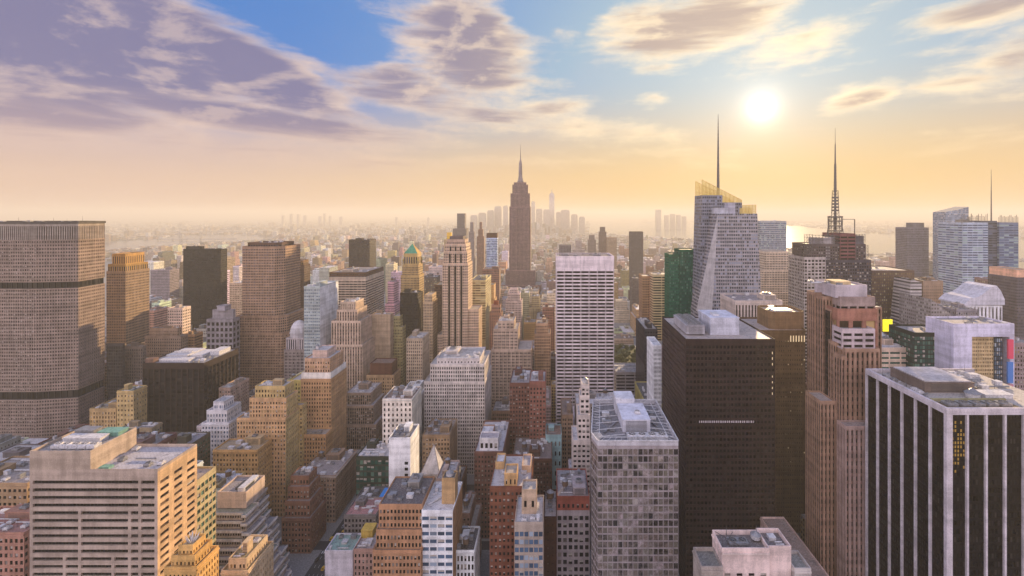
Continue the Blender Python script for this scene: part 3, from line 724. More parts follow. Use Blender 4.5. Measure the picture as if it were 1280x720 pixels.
# pyramid-roofed tower
def gilded():
    Y = 700; x0, x1 = px2x(501, Y), px2x(524, Y); w = x1-x0; cx = (x0+x1)/2; cyy = Y+w/2
    b = Bld('pyramid_roofed_tower', 'slender tan tower with corner turrets and a green and gold pyramid roof', 'tower', cx, cyy, vb=366, ref='the pyramid roofed tower')
    s = St(col=(.38, .29, .17), bay=2.4, fl=3.6, wf=.42, hf=.5)
    b.rect(x0, x1, Y, Y+w, 0, py2z(345, Y), s, roof=RTAN)
    b.rect(x0+1.5, x1-1.5, Y+1.5, Y+w-1.5, py2z(345, Y), py2z(332, Y), s, roof=RTAN)
    b.rect(x0+3.2, x1-3.2, Y+3.2, Y+w-3.2, py2z(332, Y), py2z(318, Y), St(col=(.40, .31, .17), bay=4, fl=12, wf=.45, hf=.8), roof=RTAN)
    for ax in (x0+3, x1-3):
        for ay in (Y+3, Y+w-3):
            m = MB(); zz = py2z(332, Y); m.cyl(ax, ay, zz, zz+7, 1.6, 1.5, 8, col=(.4, .3, .15)); m.cyl(ax, ay, zz+7, zz+11, 1.6, .05, 8, col=(.40, .28, .06)); b.part('turret', m, WALL)
    r = MB(); z0, z1 = py2z(318, Y), py2z(305, Y); q = [(x0+3.4, Y+3.4), (x1-3.4, Y+3.4), (x1-3.4, Y+w-3.4), (x0+3.4, Y+w-3.4)]
    for i in range(4): r.poly([(*q[i], z0+.9), (*q[(i+1) % 4], z0+.9), (cx, cyy, z1)], col=(.10, .33, .20) if i != 1 else (.5, .3, .08))
    b.part('pyramid_roof', r, WALL); b.mast(cx, cyy, z1-1, 5, .25, 'finial')
gilded()
Bd('dark_slotted_block', 'black glass block directly below the pyramid roofed tower', OT, 500, 522, 367, 640, far=527, vb=420, ref='the black glass block', roof=RT, st=St(col=(.05, .04, .035), bay=1.8, fl=3.7, wf=.6, g='black', k='pier'), clut=dict(n=2, seed=42))
Bd('hipped_roof_tower', 'narrow cream tower with a pointed hip roof between black block and striped tower', OT, 529, 541, 378, 640, far=547, vb=424, ref='the hip roofed tower', st=St(col=(.43, .34, .24), bay=2.5, wf=.4),
   tiers=[(1.5, 1.5, 1.5, 1.5, 369, None)], roof=RTAN)
Bd('brown_thin_slab', 'thin dark brown slab tucked behind the left edge of the three striped tower', OT, 543, 553, 357, 720, D=40, vb=420, ref='the thin brown slab', st=St(col=DBK, bay=2.5, wf=.5, g='brown'), roof=RT)
# tower with three dark stripes
def striped():
    Y = 640; x0, x1 = px2x(553, Y), px2x(585, Y); D = 36
    b = Bld('striped_tower', 'tall tan setback tower with three full height dark stripes down its face', OT, (x0+x1)/2, Y+D/2, vb=445, ref='the three striped tower')
    c = (.46, .36, .28); w = x1-x0
    s = St(col=c, bay=2.6, fl=3.6, wf=.42, hf=.5)
    stripe = St(col=(.035, .025, .022), bay=1.6, fl=3.6, wf=.7, hf=.6, g='black')
    def front(xa, xb, y, z0, z1):
        """pale wall broken by three recessed dark strips"""
        ww = (xb-xa); e = ww*.22; sw = ww*.085; gap = (ww-2*e-3*sw)/2; u = xa
        segs = [(e, 0), (sw, 1), (gap, 0), (sw, 1), (gap, 0), (sw, 1), (e, 0)]
        for L, dk in segs:
            yy = y+(1.0 if dk else 0)
            if dk:
                b.face((u, yy), (u+L, yy), z0, z1-2.5, stripe); b.wall.quads([[(u, y, z0), (u, yy, z0), (u, yy, z1-2.5), (u, y, z1-2.5)], [(u+L, yy, z0), (u+L, y, z0), (u+L, y, z1-2.5), (u+L, yy, z1-2.5)]], col=c)
                b.wall.quads([[(u, y, z1-2.5), (u+L, y, z1-2.5), (u+L, y, z1), (u, y, z1)], [(u, yy, z1-2.5), (u+L, yy, z1-2.5), (u+L, y, z1-2.5), (u, y, z1-2.5)]], col=c)
            else: b.face((u, yy), (u+L, yy), z0, z1, vary(s, bay=2.3))
            u += L
    zt = py2z(297+9, Y)
    for (i0, i1, d0, za, zb) in [(0, 0, 0, 0, py2z(330, Y)), (1.4, 1.4, 1, py2z(330, Y), py2z(315, Y)), (3, 3, 2, py2z(315, Y), zt)]:
        P = [(x0+i0, Y+d0), (x1-i1, Y+d0), (x1-i1, Y+D), (x0+i0, Y+D)]
        front(x0+i0, x1-i1, Y+d0, za, zb)
        b.tier(P, za, zb, s, roof=RTAN, faces={0: dict(vary(s, k='none'))})
    b.rect(x0+5, x1-5, Y+5, Y+D-5, zt, zt+6, St(col=(.40, .31, .25), bay=3, fl=5, wf=.4), roof=RTAN)
    b.rect(x0+8, x1-8, Y+8, Y+D-8, zt+6, zt+10, St(col=(.2, .17, .16), k='blank'), roof=RTAN)
    b.rect(x1+.01, x1+14, Y+2, Y+D-2, 0, py2z(388, Y), s, roof=RTAN)
    b.rect(x0-7, x0-.01, Y+2, Y+D-2, 0, py2z(420, Y), s, roof=RTAN)
    b.mast((x0+x1)/2, Y+15, zt+10, 6, .2)
_old = Bld.face
def _face(s, p0, p1, z0, z1, st, geoz=None):
    if st['k'] == 'none': return
    return _old(s, p0, p1, z0, z1, st, geoz)
Bld.face = _face
striped()
b = Bd('white_grid_block', 'broad white stone block with rows of small dark windows and stepped attic, mid avenue', 'office building', 530, 606, 478, 480, D=52, vb=556, ref='the broad white grid block',
   st=St(col=(.50, .46, .43), bay=2.6, fl=3.6, wf=.48, hf=.56, dep=.5), roof=(.5, .48, .46), tiers=[(6, 0.6, 1, 2, 456, None), (6, 5, 3, 4, 449, St(col=(.52, .48, .46), bay=4, wf=.3))], clut=dict(n=7, seed=8))
Bd('white_stone_tower', 'white stone block with brown fenced terrace, left of the white grid block', 'office building', 478, 515, 500, 425, far=527, vb=560, ref='the white stone block', roof=(.24, .14, .09),
   st=St(col=(.60, .55, .50), bay=4.2, fl=4.6, wf=.36, hf=.5, dep=.5), faces={1: St(col=(.62, .56, .48), bay=9, fl=9, wf=.12, hf=.2)}, clut=dict(n=8, seed=11))
b = Bd('windowless_slab', 'tall narrow white slab, almost windowless, with one column of small windows', 'office building', 486, 513, 549, 340, far=524, vb=625, ref='the almost windowless white slab', roof=(.2, .19, .19),
   st=St(col=(.64, .62, .60), k='blank'), clut=dict(n=5, seed=13, bright=.2))
X0, X1, Y0, Y1, Z = b.bx[-1]
for k in range(7):
    m = MB(); m.box(X0+11.2, X0+13.6, Y0-.05, Y0+.02, Z-18-k*4.2, Z-16-k*4.2, bottom=True); b.part('window', m, GL['dark'])
for k in range(3):
    m = MB(); m.box(X0+3.0, X0+5.0, Y0-.05, Y0+.02, Z-34-k*4.2, Z-32.4-k*4.2, bottom=True); b.part('window', m, GL['dark'])

# brown brick stepped block, bottom centre
b = Bd('brown_stepped_block', 'brown brick block with stepped balconied front and dark roof at the bottom', 'apartment building', 466, 526, 690, 286, D=36, ref='the brown stepped block', roof=(.12, .10, .10),
   st=St(col=(.40, .26, .18), bay=2.5, fl=4.2, wf=.5, hf=.5, dep=.45), tiers=[(1, .2, 2.5, 0, 664, None), (.8, .2, 2.5, 0, 632, None)])
X0, X1, Y0, Y1, Z = b.bx[-1]
b.clutter((X0, X1, Y0+2, Y1, Z), 7, 14, tanks=0, bright=.3)
b = Bd('white_ribbon_block', 'narrow white block with ribbon windows and a white roof with curved pipes', 'office building', 527, 566, 640, 290, far=578, ref='the white ribbon windowed block', roof=RW,
   st=St(col=(.60, .59, .60), bay=4.8, fl=4.6, wf=.86, hf=.5, dep=.35, g='blue'), faces={1: St(col=(.36, .24, .16), bay=4, fl=5, wf=.25, hf=.4)})
X0, X1, Y0, Y1, Z = b.bx[-1]
b.rect(X1-8.5, X1-.3, Y0+8, Y0+17, Z+.005, Z+15, St(col=(.44, .32, .20), k='blank'), roof=(.2, .18, .17))
b.tank(X1-4.4, Y0+12.4, Z+15, 2.4, 1.8, .6, WHITEP)
b.pipes((X0+2, Y0+6), (X0+9, Y0+14), Z, .5, WHITEP); b.clutter((X0, X1-9, Y0+12, Y1, Z), 4, 15, big=False, bright=.9)
Bd('white_arched_house', 'small white building with a row of arched windows right of the ribbon block', 'building', 566, 593, 690, 300, far=600, ref='the small white arched building', roof=RT,
   st=St(col=(.62, .60, .58), bay=2.6, fl=5, wf=.5, hf=.6, dep=.4), clut=dict(n=6, seed=16, bright=.3, tanks=1))
# church-like steep white roof
def steep():
    Y = 385; b = Bld('steep_roofed_hall', 'steep white pyramid roof with a low hall beneath, right of the windowless slab', 'hall', px2x(537, Y), Y+12, vb=605, ref='the steep white pyramid roof')
    x0, x1 = px2x(525, Y), px2x(550, Y); z0, z1 = py2z(593, Y), py2z(562, Y)
    b.rect(x0, x1, Y, Y+18, 0, z0, St(col=(.4, .38, .38), bay=3, wf=.4), roof=RG_, ph=.3)
    m = MB(); q = [(x0+.5, Y+.5), (x1-.5, Y+.5), (x1-.5, Y+17), (x0+.5, Y+17)]; c = ((x0+x1)/2+1, Y+9)
    for i in range(4): m.poly([(*q[i], z0+.3), (*q[(i+1) % 4], z0+.3), (*c, z1)], col=(.62, .60, .62))
    b.part('steep_roof', m, WALL)
    m = MB()
    for i in range(4): m.bar((*q[i], z0+.3), (*c, z1), .25, col=(.3, .28, .3), mi=0)
    b.part('roof_ridge', m, WALL)
steep()
Bd('cluttered_roof_block', 'low tan block crowded with brown roof tanks behind the steep white roof', 'building', 528, 562, 545, 425, D=34, vb=600, ref='the tank crowded tan block', roof=(.36, .28, .22), st=St(col=(.34, .26, .19), bay=3, wf=.4), clut=dict(n=7, seed=17, tanks=2, bright=.8))
Bd('bulkhead_block', 'low block with pinkish white roof boxes and a round tank below the steep white roof', 'building', 545, 566, 600, 345, D=26, vb=640, ref='the round tank block', roof=(.5, .46, .46), st=St(col=(.42, .34, .3), bay=3, wf=.4), clut=dict(n=6, seed=18, tanks=1, bright=1))
b = Bd('brick_corner_block', 'dark red brick block with snowy white roof and square white penthouse, centre', 'apartment building', 593, 629, 566, 385, far=640-6, D=58, vb=640, ref='the brick block with square penthouse', roof=(.60, .58, .60),
   st=St(col=(.22, .14, .115), bay=3, fl=3.8, wf=.42, hf=.46, dep=.35))
X0, X1, Y0, Y1, Z = b.bx[-1]
b.rect(X0+3.5, X1-4.5, Y0+4, Y0+16, Z+.005, Z+9, St(col=(.60, .57, .56), bay=4, fl=8, wf=.5, hf=.5, dep=.5), roof=(.45, .40, .42))
b.rect(X0+1.5, X0+12, Y0+24, Y0+38, Z+.005, Z+5, St(col=(.35, .25, .2), k='blank'), roof=RW); b.clutter((X0+8, X1, Y0+20, Y1, Z), 9, 19, big=False, bright=.9)
b = Bd('penthouse_brick_block', 'brown brick apartment block with ochre penthouses and white terrace, lower centre', 'apartment building', 612, 664, 610, 300, D=40, vb=None, ref='the ochre penthouse block', roof=(.60, .57, .57),
   st=St(col=(.23, .125, .09), bay=3.0, fl=4.2, wf=.42, hf=.42, dep=.35))
X0, X1, Y0, Y1, Z = b.bx[-1]
b.rect(X0+9, X0+17, Y0+2, Y0+14, Z+.005, Z+7, St(col=(.48, .34, .20), bay=3, fl=6, wf=.3), roof=RTAN); b.rect(X0+1, X0+7, Y0+22, Y0+34, Z+.005, Z+4, St(col=(.46, .33, .2), k='blank'), roof=RW)
b.rect(X0+19, X1-1, Y0+18, Y0+34, Z+.005, Z+3.4, St(col=(.48, .36, .26), k='blank'), roof=(.45, .4, .4)); b.clutter((X0, X1, Y0+14, Y0+22, Z), 5, 20, big=False, bright=.8)
b = Bd('blue_glass_block', 'narrow block with blue gridded glass front and white stepped roof, lower centre', 'office building', 643, 679, 655, 268, D=26, ref='the blue gridded glass block', roof=(.62, .60, .60),
   st=St(col=(.36, .31, .27), bay=2.6, fl=4.3, wf=.82, hf=.62, dep=.3, g='blue', top=3.5))
X0, X1, Y0, Y1, Z = b.bx[-1]
b.rect(X0+3.5, X1-4, Y0+9, Y0+20, Z+.005, Z+13, St(col=(.44, .35, .27), bay=4, fl=9, wf=.3, hf=.3), roof=(.5, .45, .4)); b.clutter((X0, X1, Y0, Y0+8.5, Z), 3, 21, big=False, bright=1)
Bd('dark_brick_wing', 'dark brown windowless brick wing between blue glass block and red banded block', 'building', 680, 696, 648, 300, D=30, ref='the dark brick wing', roof=(.5, .42, .38), st=St(col=(.12, .075, .055), bay=5, fl=5, wf=.14, hf=.2), clut=dict(n=3, seed=22, tanks=1))
Bd('red_banded_block', 'grey block with a red brick top band and tall paired windows, lower centre', 'office building', 696, 737, 640, 310, D=34, vb=692, ref='the red banded grey block', roof=(.35, .3, .3),
   st=St(col=(.38, .34, .34), bay=3.3, fl=4.6, wf=.66, hf=.6, dep=.4), tiers=[(0.02, .02, 0.02, 0, 622, St(col=(.31, .14, .11), bay=3.3, fl=7, wf=.4, hf=.3, dep=.35))], clut=dict(n=8, seed=23, tanks=1, bright=.6))
b = Bd('ribbed_white_wing', 'white stepped block with dark slotted windows against the mirrored tower', 'office building', 716, 738, 552, 372, D=26, vb=592, ref='the white slotted block', roof=RW,
   st=St(col=(.56, .50, .46), bay=3.2, fl=3.9, wf=.62, hf=.5, dep=.6), tiers=[(4, .1, 3, 2, 520, None), (2, .1, 3, 2, 496, None), (1.2, .1, 1, 1, 482, None)])
b.tank((b.bx[-1][0]+b.bx[-1][1])/2, b.bx[-1][2]+4, b.bx[-1][4], 2.2, 3, 1, WHITEP)
Bd('red_brick_hotel', 'dark red brick hotel with white trimmed upper floors, left of centre tower', 'hotel', 637, 662, 480, 440, D=40, vb=548, ref='the dark red brick hotel', roof=(.4, .36, .36), st=St(col=(.20, .12, .10), bay=3, fl=3.7, wf=.44, hf=.48), clut=dict(n=5, seed=24, tanks=1))
Bd('white_trim_brick_block', 'bright red brick block with white stone bands next to the dark red hotel', 'hotel', 662, 682, 478, 432, D=30, vb=550, ref='the white banded red brick block', roof=(.5, .46, .46), st=St(col=(.27, .155, .13), bay=3.2, fl=3.8, wf=.44, hf=.48, top=4), clut=dict(n=4, seed=25))
Bd('turquoise_front_block', 'small low block with turquoise upper front in a brick walled gap', 'building', 682, 702, 545, 425, D=22, vb=568, ref='the turquoise fronted block', roof=(.28, .16, .11), st=St(col=(.34, .46, .46), bay=4.4, fl=9, wf=.3, hf=.4, top=2.5), clut=dict(n=2, seed=26))
Bd('tan_gap_block', 'plain tan brick block just right of the turquoise fronted block', 'building', 702, 716, 520, 440, D=40, vb=580, ref='the plain tan brick block', roof=(.3, .2, .15), st=St(col=(.30, .22, .17), bay=3, wf=.4), clut=dict(n=2, seed=27))
Bd('low_dark_block', 'low dark block carrying a white pipe shed behind the ochre penthouse block', 'building', 640, 690, 575, 395, D=40, vb=620, ref='the white pipe shed block', roof=(.2, .15, .13), st=St(col=(.16, .10, .08), bay=3, wf=.4), clut=dict(n=10, seed=28, tanks=1, bright=.9))

# lower left foreground
def beige():
    Y = 234; x0, x1, xm = px2x(37, Y), px2x(197, Y), px2x(113, Y); D = 26
    b = Bld('beige_banded_block', 'large beige stone block with long dark window bands and two level white roof, lower left', 'office building', (x0+x1)/2, Y+D/2, ref='the large beige banded block')
    c = (.46, .36, .29); z1 = py2z(590, Y); zu = py2z(567, Y)
    fl = 3.74; nf = 18; zt = z1-4.2
    side = St(col=(.50, .38, .26), bay=7.6, fl=fl, wf=.62, hf=.46, dep=.6, g='brown', top=4.2)
    # front: wide openings cut by a few irregular piers
    dep = .9; W_ = x1-x0; z = zt
    Q = b.wall.quads
    def fr(u0, u1, v0, v1, w=0): Q([[(x0+u0, Y+w, v0), (x0+u1, Y+w, v0), (x0+u1, Y+w, v1), (x0+u0, Y+w, v1)]], col=c)
    rows = []
    for k in range(nf):
        if k < 4: cuts = [W_*.86]
        elif k < 8: cuts = [W_*.39, W_*.78, W_*.86]
        elif k < 10: cuts = [W_*.39, W_*.78, W_*.86]
        else: cuts = [W_*.27, W_*.39, W_*.65, W_*.78, W_*.86]
        if k >= 14: cuts = [W_*.27, W_*.40, W_*.46, W_*.6, W_*.70, W_*.86]
        rows.append(cuts)
    fr(0, W_, zt, z1); m0 = 1.5
    for k, cuts in enumerate(rows):
        vt = zt-k*fl; vb_ = vt-1.75; fr(0, W_, vt-fl, vb_)
        us = [m0]+[u for c_ in cuts for u in (c_-.7, c_+.7)]+[W_-m0]
        fr(0, m0, vb_, vt); fr(W_-m0, W_, vb_, vt)
        for c_ in cuts: fr(c_-.7, c_+.7, vb_, vt)
        for a in range(0, len(us), 2):
            u0, u1 = us[a], us[a+1]
            Q([[(x0+u0, Y, vb_), (x0+u1, Y, vb_), (x0+u1, Y+dep, vb_), (x0+u0, Y+dep, vb_)], [(x0+u0, Y+dep, vt), (x0+u1, Y+dep, vt), (x0+u1, Y, vt), (x0+u0, Y, vt)],
               [(x0+u0, Y, vb_), (x0+u0, Y+dep, vb_), (x0+u0, Y+dep, vt), (x0+u0, Y, vt)], [(x0+u1, Y+dep, vb_), (x0+u1, Y, vb_), (x0+u1, Y, vt), (x0+u1, Y+dep, vt)]], col=c)
            w = MB(); w.box(x0+u0, x0+u1, Y+dep-.05, Y+dep+.02, vb_, vt)
            o = b.part('window', w, GL['black'])
            f = MB(); n = max(2, int((u1-u0)/1.7))
            for j in range(1, n): f.box(x0+u0+(u1-u0)*j/n-.05, x0+u0+(u1-u0)*j/n+.05, Y+dep-.16, Y+dep-.055, vb_, vt)
            f.box(x0+u0, x0+u1, Y+dep-.14, Y+dep-.056, vt-.12, vt-.01, bottom=True); f.box(x0+u0, x0+u1, Y+dep-.14, Y+dep-.056, vb_+.01, vb_+.12, bottom=True)
            b.part('window_frame', f, DARKM, o)
    zb = zt-nf*fl
    b.tier([(x0, Y), (x1, Y), (x1, Y+D), (x0, Y+D)], 0, z1, side, roof=(.52, .50, .53), faces={0: vary(side, k='none')}, ph=1.3, pcol=c)
    b.face((x0, Y), (x1, Y), 0, zb, St(col=c, geo=False))
    b.rect(x0, xm, Y+.004, Y+D, z1+.005, zu, vary(side, k='blank', col=(.46, .36, .28)), roof=(.30, .28, .28), ph=1.3)
    # plant inside the raised parapet
    for i in range(5): b.fans(x0+8+i*4.4, Y+6, zu, 1, 0, r=1.6, h=2.0, mat=WHITEP)
    b.box_part('air_handler', x0+5, x0+24, Y+11, Y+16, zu, zu+2.2, mat=WHITEP, lip=.2, louvre=False)
    b.box_part('air_handler', x0+4, x0+14, Y+18, Y+23, zu, zu+3, mat=GREYM, lip=.2); b.box_part('air_handler', x0+16, x0+27, Y+18, Y+24, zu, zu+2, mat=COPPER, lip=.2)
    b.pipes((x0+5, Y+9), (x0+26, Y+9), zu, .4, GREYM); b.box_part('air_handler', xm+2, xm+7, Y+2, Y+5, z1, z1+1.2, mat=COPPER)
    b.clutter((xm, x1, Y, Y+D, z1), 3, 31, big=False)
beige()
Bd('green_glass_annex', 'slim office block with pale roof and green glass sides behind the large beige block', 'office building', 205, 241, 607, 262, far=270, ref='the green glass annex', roof=(.48, .40, .32),
   st=St(col=(.42, .37, .25), bay=3, fl=4.4, wf=.8, hf=.55, dep=.4, g='green'))
def terraces():
    Y = 296; x0 = px2x(268, Y)
    b = Bld('terraced_block', 'grey block of stepped terraces with pale horizontal bands and rooftop box, lower left', 'office building', px2x(320, Y), Y+25, ref='the terraced banded block')
    bx1 = px2x(308, Y+14); zt = py2z(617, Y+14)
    D = 38; n = 10; z = py2z(640, Y+10)
    s = St(col=(.40, .35, .31), bay=1.6, fl=4.2, wf=.82, hf=.56, dep=.9, g='black', top=.3)
    fl = 5.0
    # floors from the bottom up: every one pulls back from the street and from the front
    for k in range(14):
        top = z-k*fl; bot = top-fl if k < 13 else 0
        inx = min(k//2, 5); xr = bx1+3.5+inx*3.5+(1.2 if k % 2 else 0); nt = 5+2.2*(k//2 % 2); ym = Y+9+inx*1.5
        xm = x0+12+(k//2)*1.6; yf = Y+10-min(k//2, 5)*2.1-(.8 if k % 2 else 0)
        P = [(x0-30, yf), (xm, yf), (xm, yf-2.5), (xr, yf-2.5), (xr, ym+12), (xr-nt, ym+12), (xr-nt, Y+D), (x0-30, Y+D)]
        for i in range(8):
            pa, pb = P[i], P[(i+1) % 8]
            b.face(pa, pb, bot, top-1.5 if k < 13 else top-1.5, vary(s, top=.05) if k < 13 else vary(s, geo=False))
        O = [(p[0]+(1.0 if p[0] > x0 else 0), p[1]-(.9 if p[1] < Y+30 else 0)) for p in P]
        O[1] = (P[1][0]-.9+1.0, O[1][1]); O[2] = (O[1][0], O[2][1])
        for i in range(8):
            A, B2 = O[i], O[(i+1) % 8]; b.wall.quads([[(*A, top-1.5), (*B2, top-1.5), (*B2, top), (*A, top)]], col=(.66, .60, .55))
        r = MB(); r.poly([(x, y, top-.5) for x, y in O], col=(.34, .30, .30) if k % 3 else (.26, .28, .22)); b.roofs.append(r)
        r = MB(); r.poly([(x, y, top-1.5) for x, y in O][::-1], col=(.4, .36, .33)); b.roofs.append(r)
        I = [(p[0]-(.5 if p[0] > x0 else 0), p[1]+(.5 if p[1] < Y+30 else 0)) for p in O]
        for i in range(8):
            A, B2 = O[i], O[(i+1) % 8]; a, c = I[i], I[(i+1) % 8]
            b.par.quads([[(*A, top), (*B2, top), (*c, top), (*a, top)], [(*c, top-.497), (*a, top-.497), (*a, top), (*c, top)]], col=(.52, .47, .43))
        b.shapes.append((x0-30, xr, yf-2.5, Y+D, bot, top))
    b.rect(x0-8, bx1, Y+14, Y+34, z, zt, St(col=(.46, .38, .32), k='blank'), roof=(.3, .26, .25))
    b.box_part('roof_plant', x0+1, x0+8, Y+18, Y+27, zt, zt+1.6, mat=DARKM); b.box_part('stair_head', bx1-7, bx1-3, Y+16, Y+32, zt, zt+2.4, mat=WHITEP)
terraces()
# golden-lit masonry group
b = Bd('golden_stepped_tower', 'bright ochre masonry tower stepping up in terraces, lit golden on its side', 'office tower', 266, 322, 564, 392, D=20, vb=612, ref='the bright ochre stepped tower', roof=(.40, .30, .18),
   st=St(col=(.46, .32, .18), bay=3.0, fl=3.8, wf=.44, hf=.48, dep=.4, g='warm'))
X0, X1, Y0, Y1, Z = b.bx[-1]
g2 = St(col=(.50, .36, .23), bay=2.9, fl=3.8, wf=.46, hf=.52, dep=.4, g='warm'); g2_lit = vary(g2, col=(.62, .45, .20))  # brighter yellow copy puts the golden light on the sides into the colour
Yg = 413; A0, A1 = px2x(296, Yg), px2x(357, Yg); f1 = {1: g2_lit}
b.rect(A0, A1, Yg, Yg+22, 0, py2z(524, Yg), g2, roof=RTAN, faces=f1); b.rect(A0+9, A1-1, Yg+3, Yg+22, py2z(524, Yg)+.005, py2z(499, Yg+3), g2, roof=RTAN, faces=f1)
b.rect(A0+12, A1-4, Yg+6, Yg+21, py2z(499, Yg+3)+.005, py2z(484, Yg+6), g2_lit, roof=(.6, .54, .5), faces=f1)
b.rect(A1-5, A1+3, Yg+22.01, Yg+30, 0, py2z(508, Yg+22), g2_lit, roof=RTAN)
b.clutter((A0+13, A1-5, Yg+7, Yg+20, py2z(484, Yg+6)), 5, 33, wallcol=(.5, .36, .2)); b.clutter((X0, X1, Y0, Y1, Z), 5, 34, wallcol=(.5, .36, .2))
b.clutter((A0, A0+9, Yg+3, Yg+20, py2z(524, Yg)), 3, 36, big=False)
b = Bd('ochre_penthouse_tower', 'tall golden brown brick tower with white banded penthouse behind the ochre stepped tower', 'office tower', 376, 414, 475, 452, D=34, vb=560, ref='the golden brown penthouse tower', roof=(.6, .56, .54),
   st=St(col=(.42, .29, .19), bay=2.8, fl=3.7, wf=.44, hf=.5, dep=.4, g='warm'), tiers=[(.4, .4, .4, .4, 467, St(col=(.62, .56, .52), k='blank')), (2, 2, 2, 2, 449, St(col=(.46, .33, .24), bay=2.8, wf=.45, g='warm')), (5, 5, 5, 5, 439, St(col=(.5, .4, .35), k='blank'))])
X0, X1, Y0, Y1, Z = b.bx[0]
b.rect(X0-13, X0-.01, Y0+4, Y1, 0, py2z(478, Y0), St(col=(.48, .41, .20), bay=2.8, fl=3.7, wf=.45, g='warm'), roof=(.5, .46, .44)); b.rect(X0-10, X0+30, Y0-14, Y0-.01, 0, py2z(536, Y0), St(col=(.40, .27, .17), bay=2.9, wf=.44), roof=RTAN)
b.tank(X0+9, Y0+14, b.bx[-1][4], 1.8, 3, .5, WHITEP); b.clutter((X0-10, X0+30, Y0-14, Y0-2, py2z(536, Y0)), 4, 35, big=False)
Bd('stepped_brick_flank', 'dark reddish brick building climbing in setbacks beside the terraced block', 'office building', 352, 388, 650, 368, D=26, vb=None, ref='the dark reddish setback building', roof=(.24, .18, .16),
   st=St(col=(.28, .18, .135), bay=2.8, fl=3.8, wf=.46, hf=.5, dep=.4), tiers=[(.1, 2.5, 4, .1, 628, None), (.1, 2.5, 4, .1, 610, None), (.1, 2.5, 4, .1, 596, None)], clut=dict(n=3, seed=36, big=False))
b = Bd('cornice_block', 'brownish classical block with heavy bracketed cornice on the avenue', 'office building', 371, 419, 596, 405, far=446, vb=660, ref='the bracketed cornice block', roof=(.36, .31, .30),
   st=St(col=(.33, .25, .20), bay=3.0, fl=3.8, wf=.44, hf=.56, dep=.5), clut=dict(n=8, seed=37, tanks=1, bright=.8))
X0, X1, Y0, Y1, Z = b.bx[0]
m = MB(); m.box(X0-1, X1+1, Y0-1, Y0-.003, Z-.6, Z+.5, col=(.42, .33, .27), bottom=True); m.box(X1+.003, X1+1, Y0-.003, Y1, Z-.6, Z+.5, col=(.42, .33, .27), bottom=True)
for k in range(17): m.box(X0+k*1.9, X0+k*1.9+.7, Y0-.8, Y0-.003, Z-2.0, Z-.6, col=(.42, .33, .27), bottom=True)
b.part('cornice', m, WALL)
Bd('white_blue_stepped_house', 'small white stepped block with pale blue shade left of the ochre tower', 'office building', 252, 286, 530, 430, D=24, vb=565, ref='the small white stepped block', roof=(.5, .49, .5), st=St(col=(.56, .54, .54), bay=3, fl=4, wf=.44, hf=.5, dep=.4, g='blue'),
   tiers=[(3, 3, 2, 2, 514, None), (4, 5, 3, 3, 503, None)])
Bd('grey_roofed_block', 'long dark green sided block with grey roof boxes behind the large beige block', 'office building', 187, 240, 556, 385, far=263, vb=600, ref='the grey roofed long block', roof=(.3, .28, .3), st=St(col=(.16, .15, .12), bay=3, fl=3.8, wf=.7, hf=.5, g='green'), clut=dict(n=7, seed=38))
Bd('green_trimmed_block', 'low tan block with green copper roof edge right of the large octagonal slab', 'office building', 150, 190, 536, 420, far=203, vb=560, ref='the green edged low block', roof=(.34, .3, .3), st=St(col=(.33, .27, .2), bay=3, wf=.45, g='green'), clut=dict(n=8, seed=39, bright=.8))
Bd('yellow_sunlit_house', 'little yellow sunlit building with boxy roof near the foot of the octagonal slab', 'building', 146, 167, 490, 455, far=184, vb=520, ref='the little yellow building', roof=(.3, .4, .3), st=St(col=(.50, .39, .22), bay=3.4, fl=4.5, wf=.36, hf=.4, g='warm'), clut=dict(n=4, seed=43))
Bd('amber_sheds_block', 'low amber and brown building group beside the little yellow building', 'building', 112, 145, 512, 455, D=30, vb=545, ref='the low amber building', roof=(.4, .3, .15), st=St(col=(.44, .33, .20), bay=3.4, wf=.4, g='warm'), clut=dict(n=6, seed=44))
# far lower-left corner
Bd('long_corner_block', 'low tan block with dark storey band and cluttered roof at the left edge', 'office building', -60, 34, 606, 300, D=34, ref='the low tan corner block', roof=(.35, .3, .28), st=St(col=(.36, .27, .19), bay=3.2, fl=4.2, wf=.6, hf=.45, dep=.4), clut=dict(n=12, seed=45, bright=.7))
Bd('red_roofed_row', 'low reddish roofed row below the low tan corner block', 'building', -60, 30, 668, 262, D=24, ref='the reddish roofed row', roof=(.38, .16, .13), st=St(col=(.38, .24, .2), bay=3.2, fl=4, wf=.5, hf=.5, dep=.4), clut=dict(n=12, seed=46, bright=.9))
Bd('canopy_hall', 'pale curved roofed hall at the foot of the octagonal slab', 'hall', -30, 36, 578, 400, D=30, vb=600, ref='the pale roofed hall', roof=(.6, .58, .58), st=St(col=(.2, .18, .18), bay=5, wf=.8, hf=.6, g='black'), clut=dict(n=5, seed=47, bright=1))
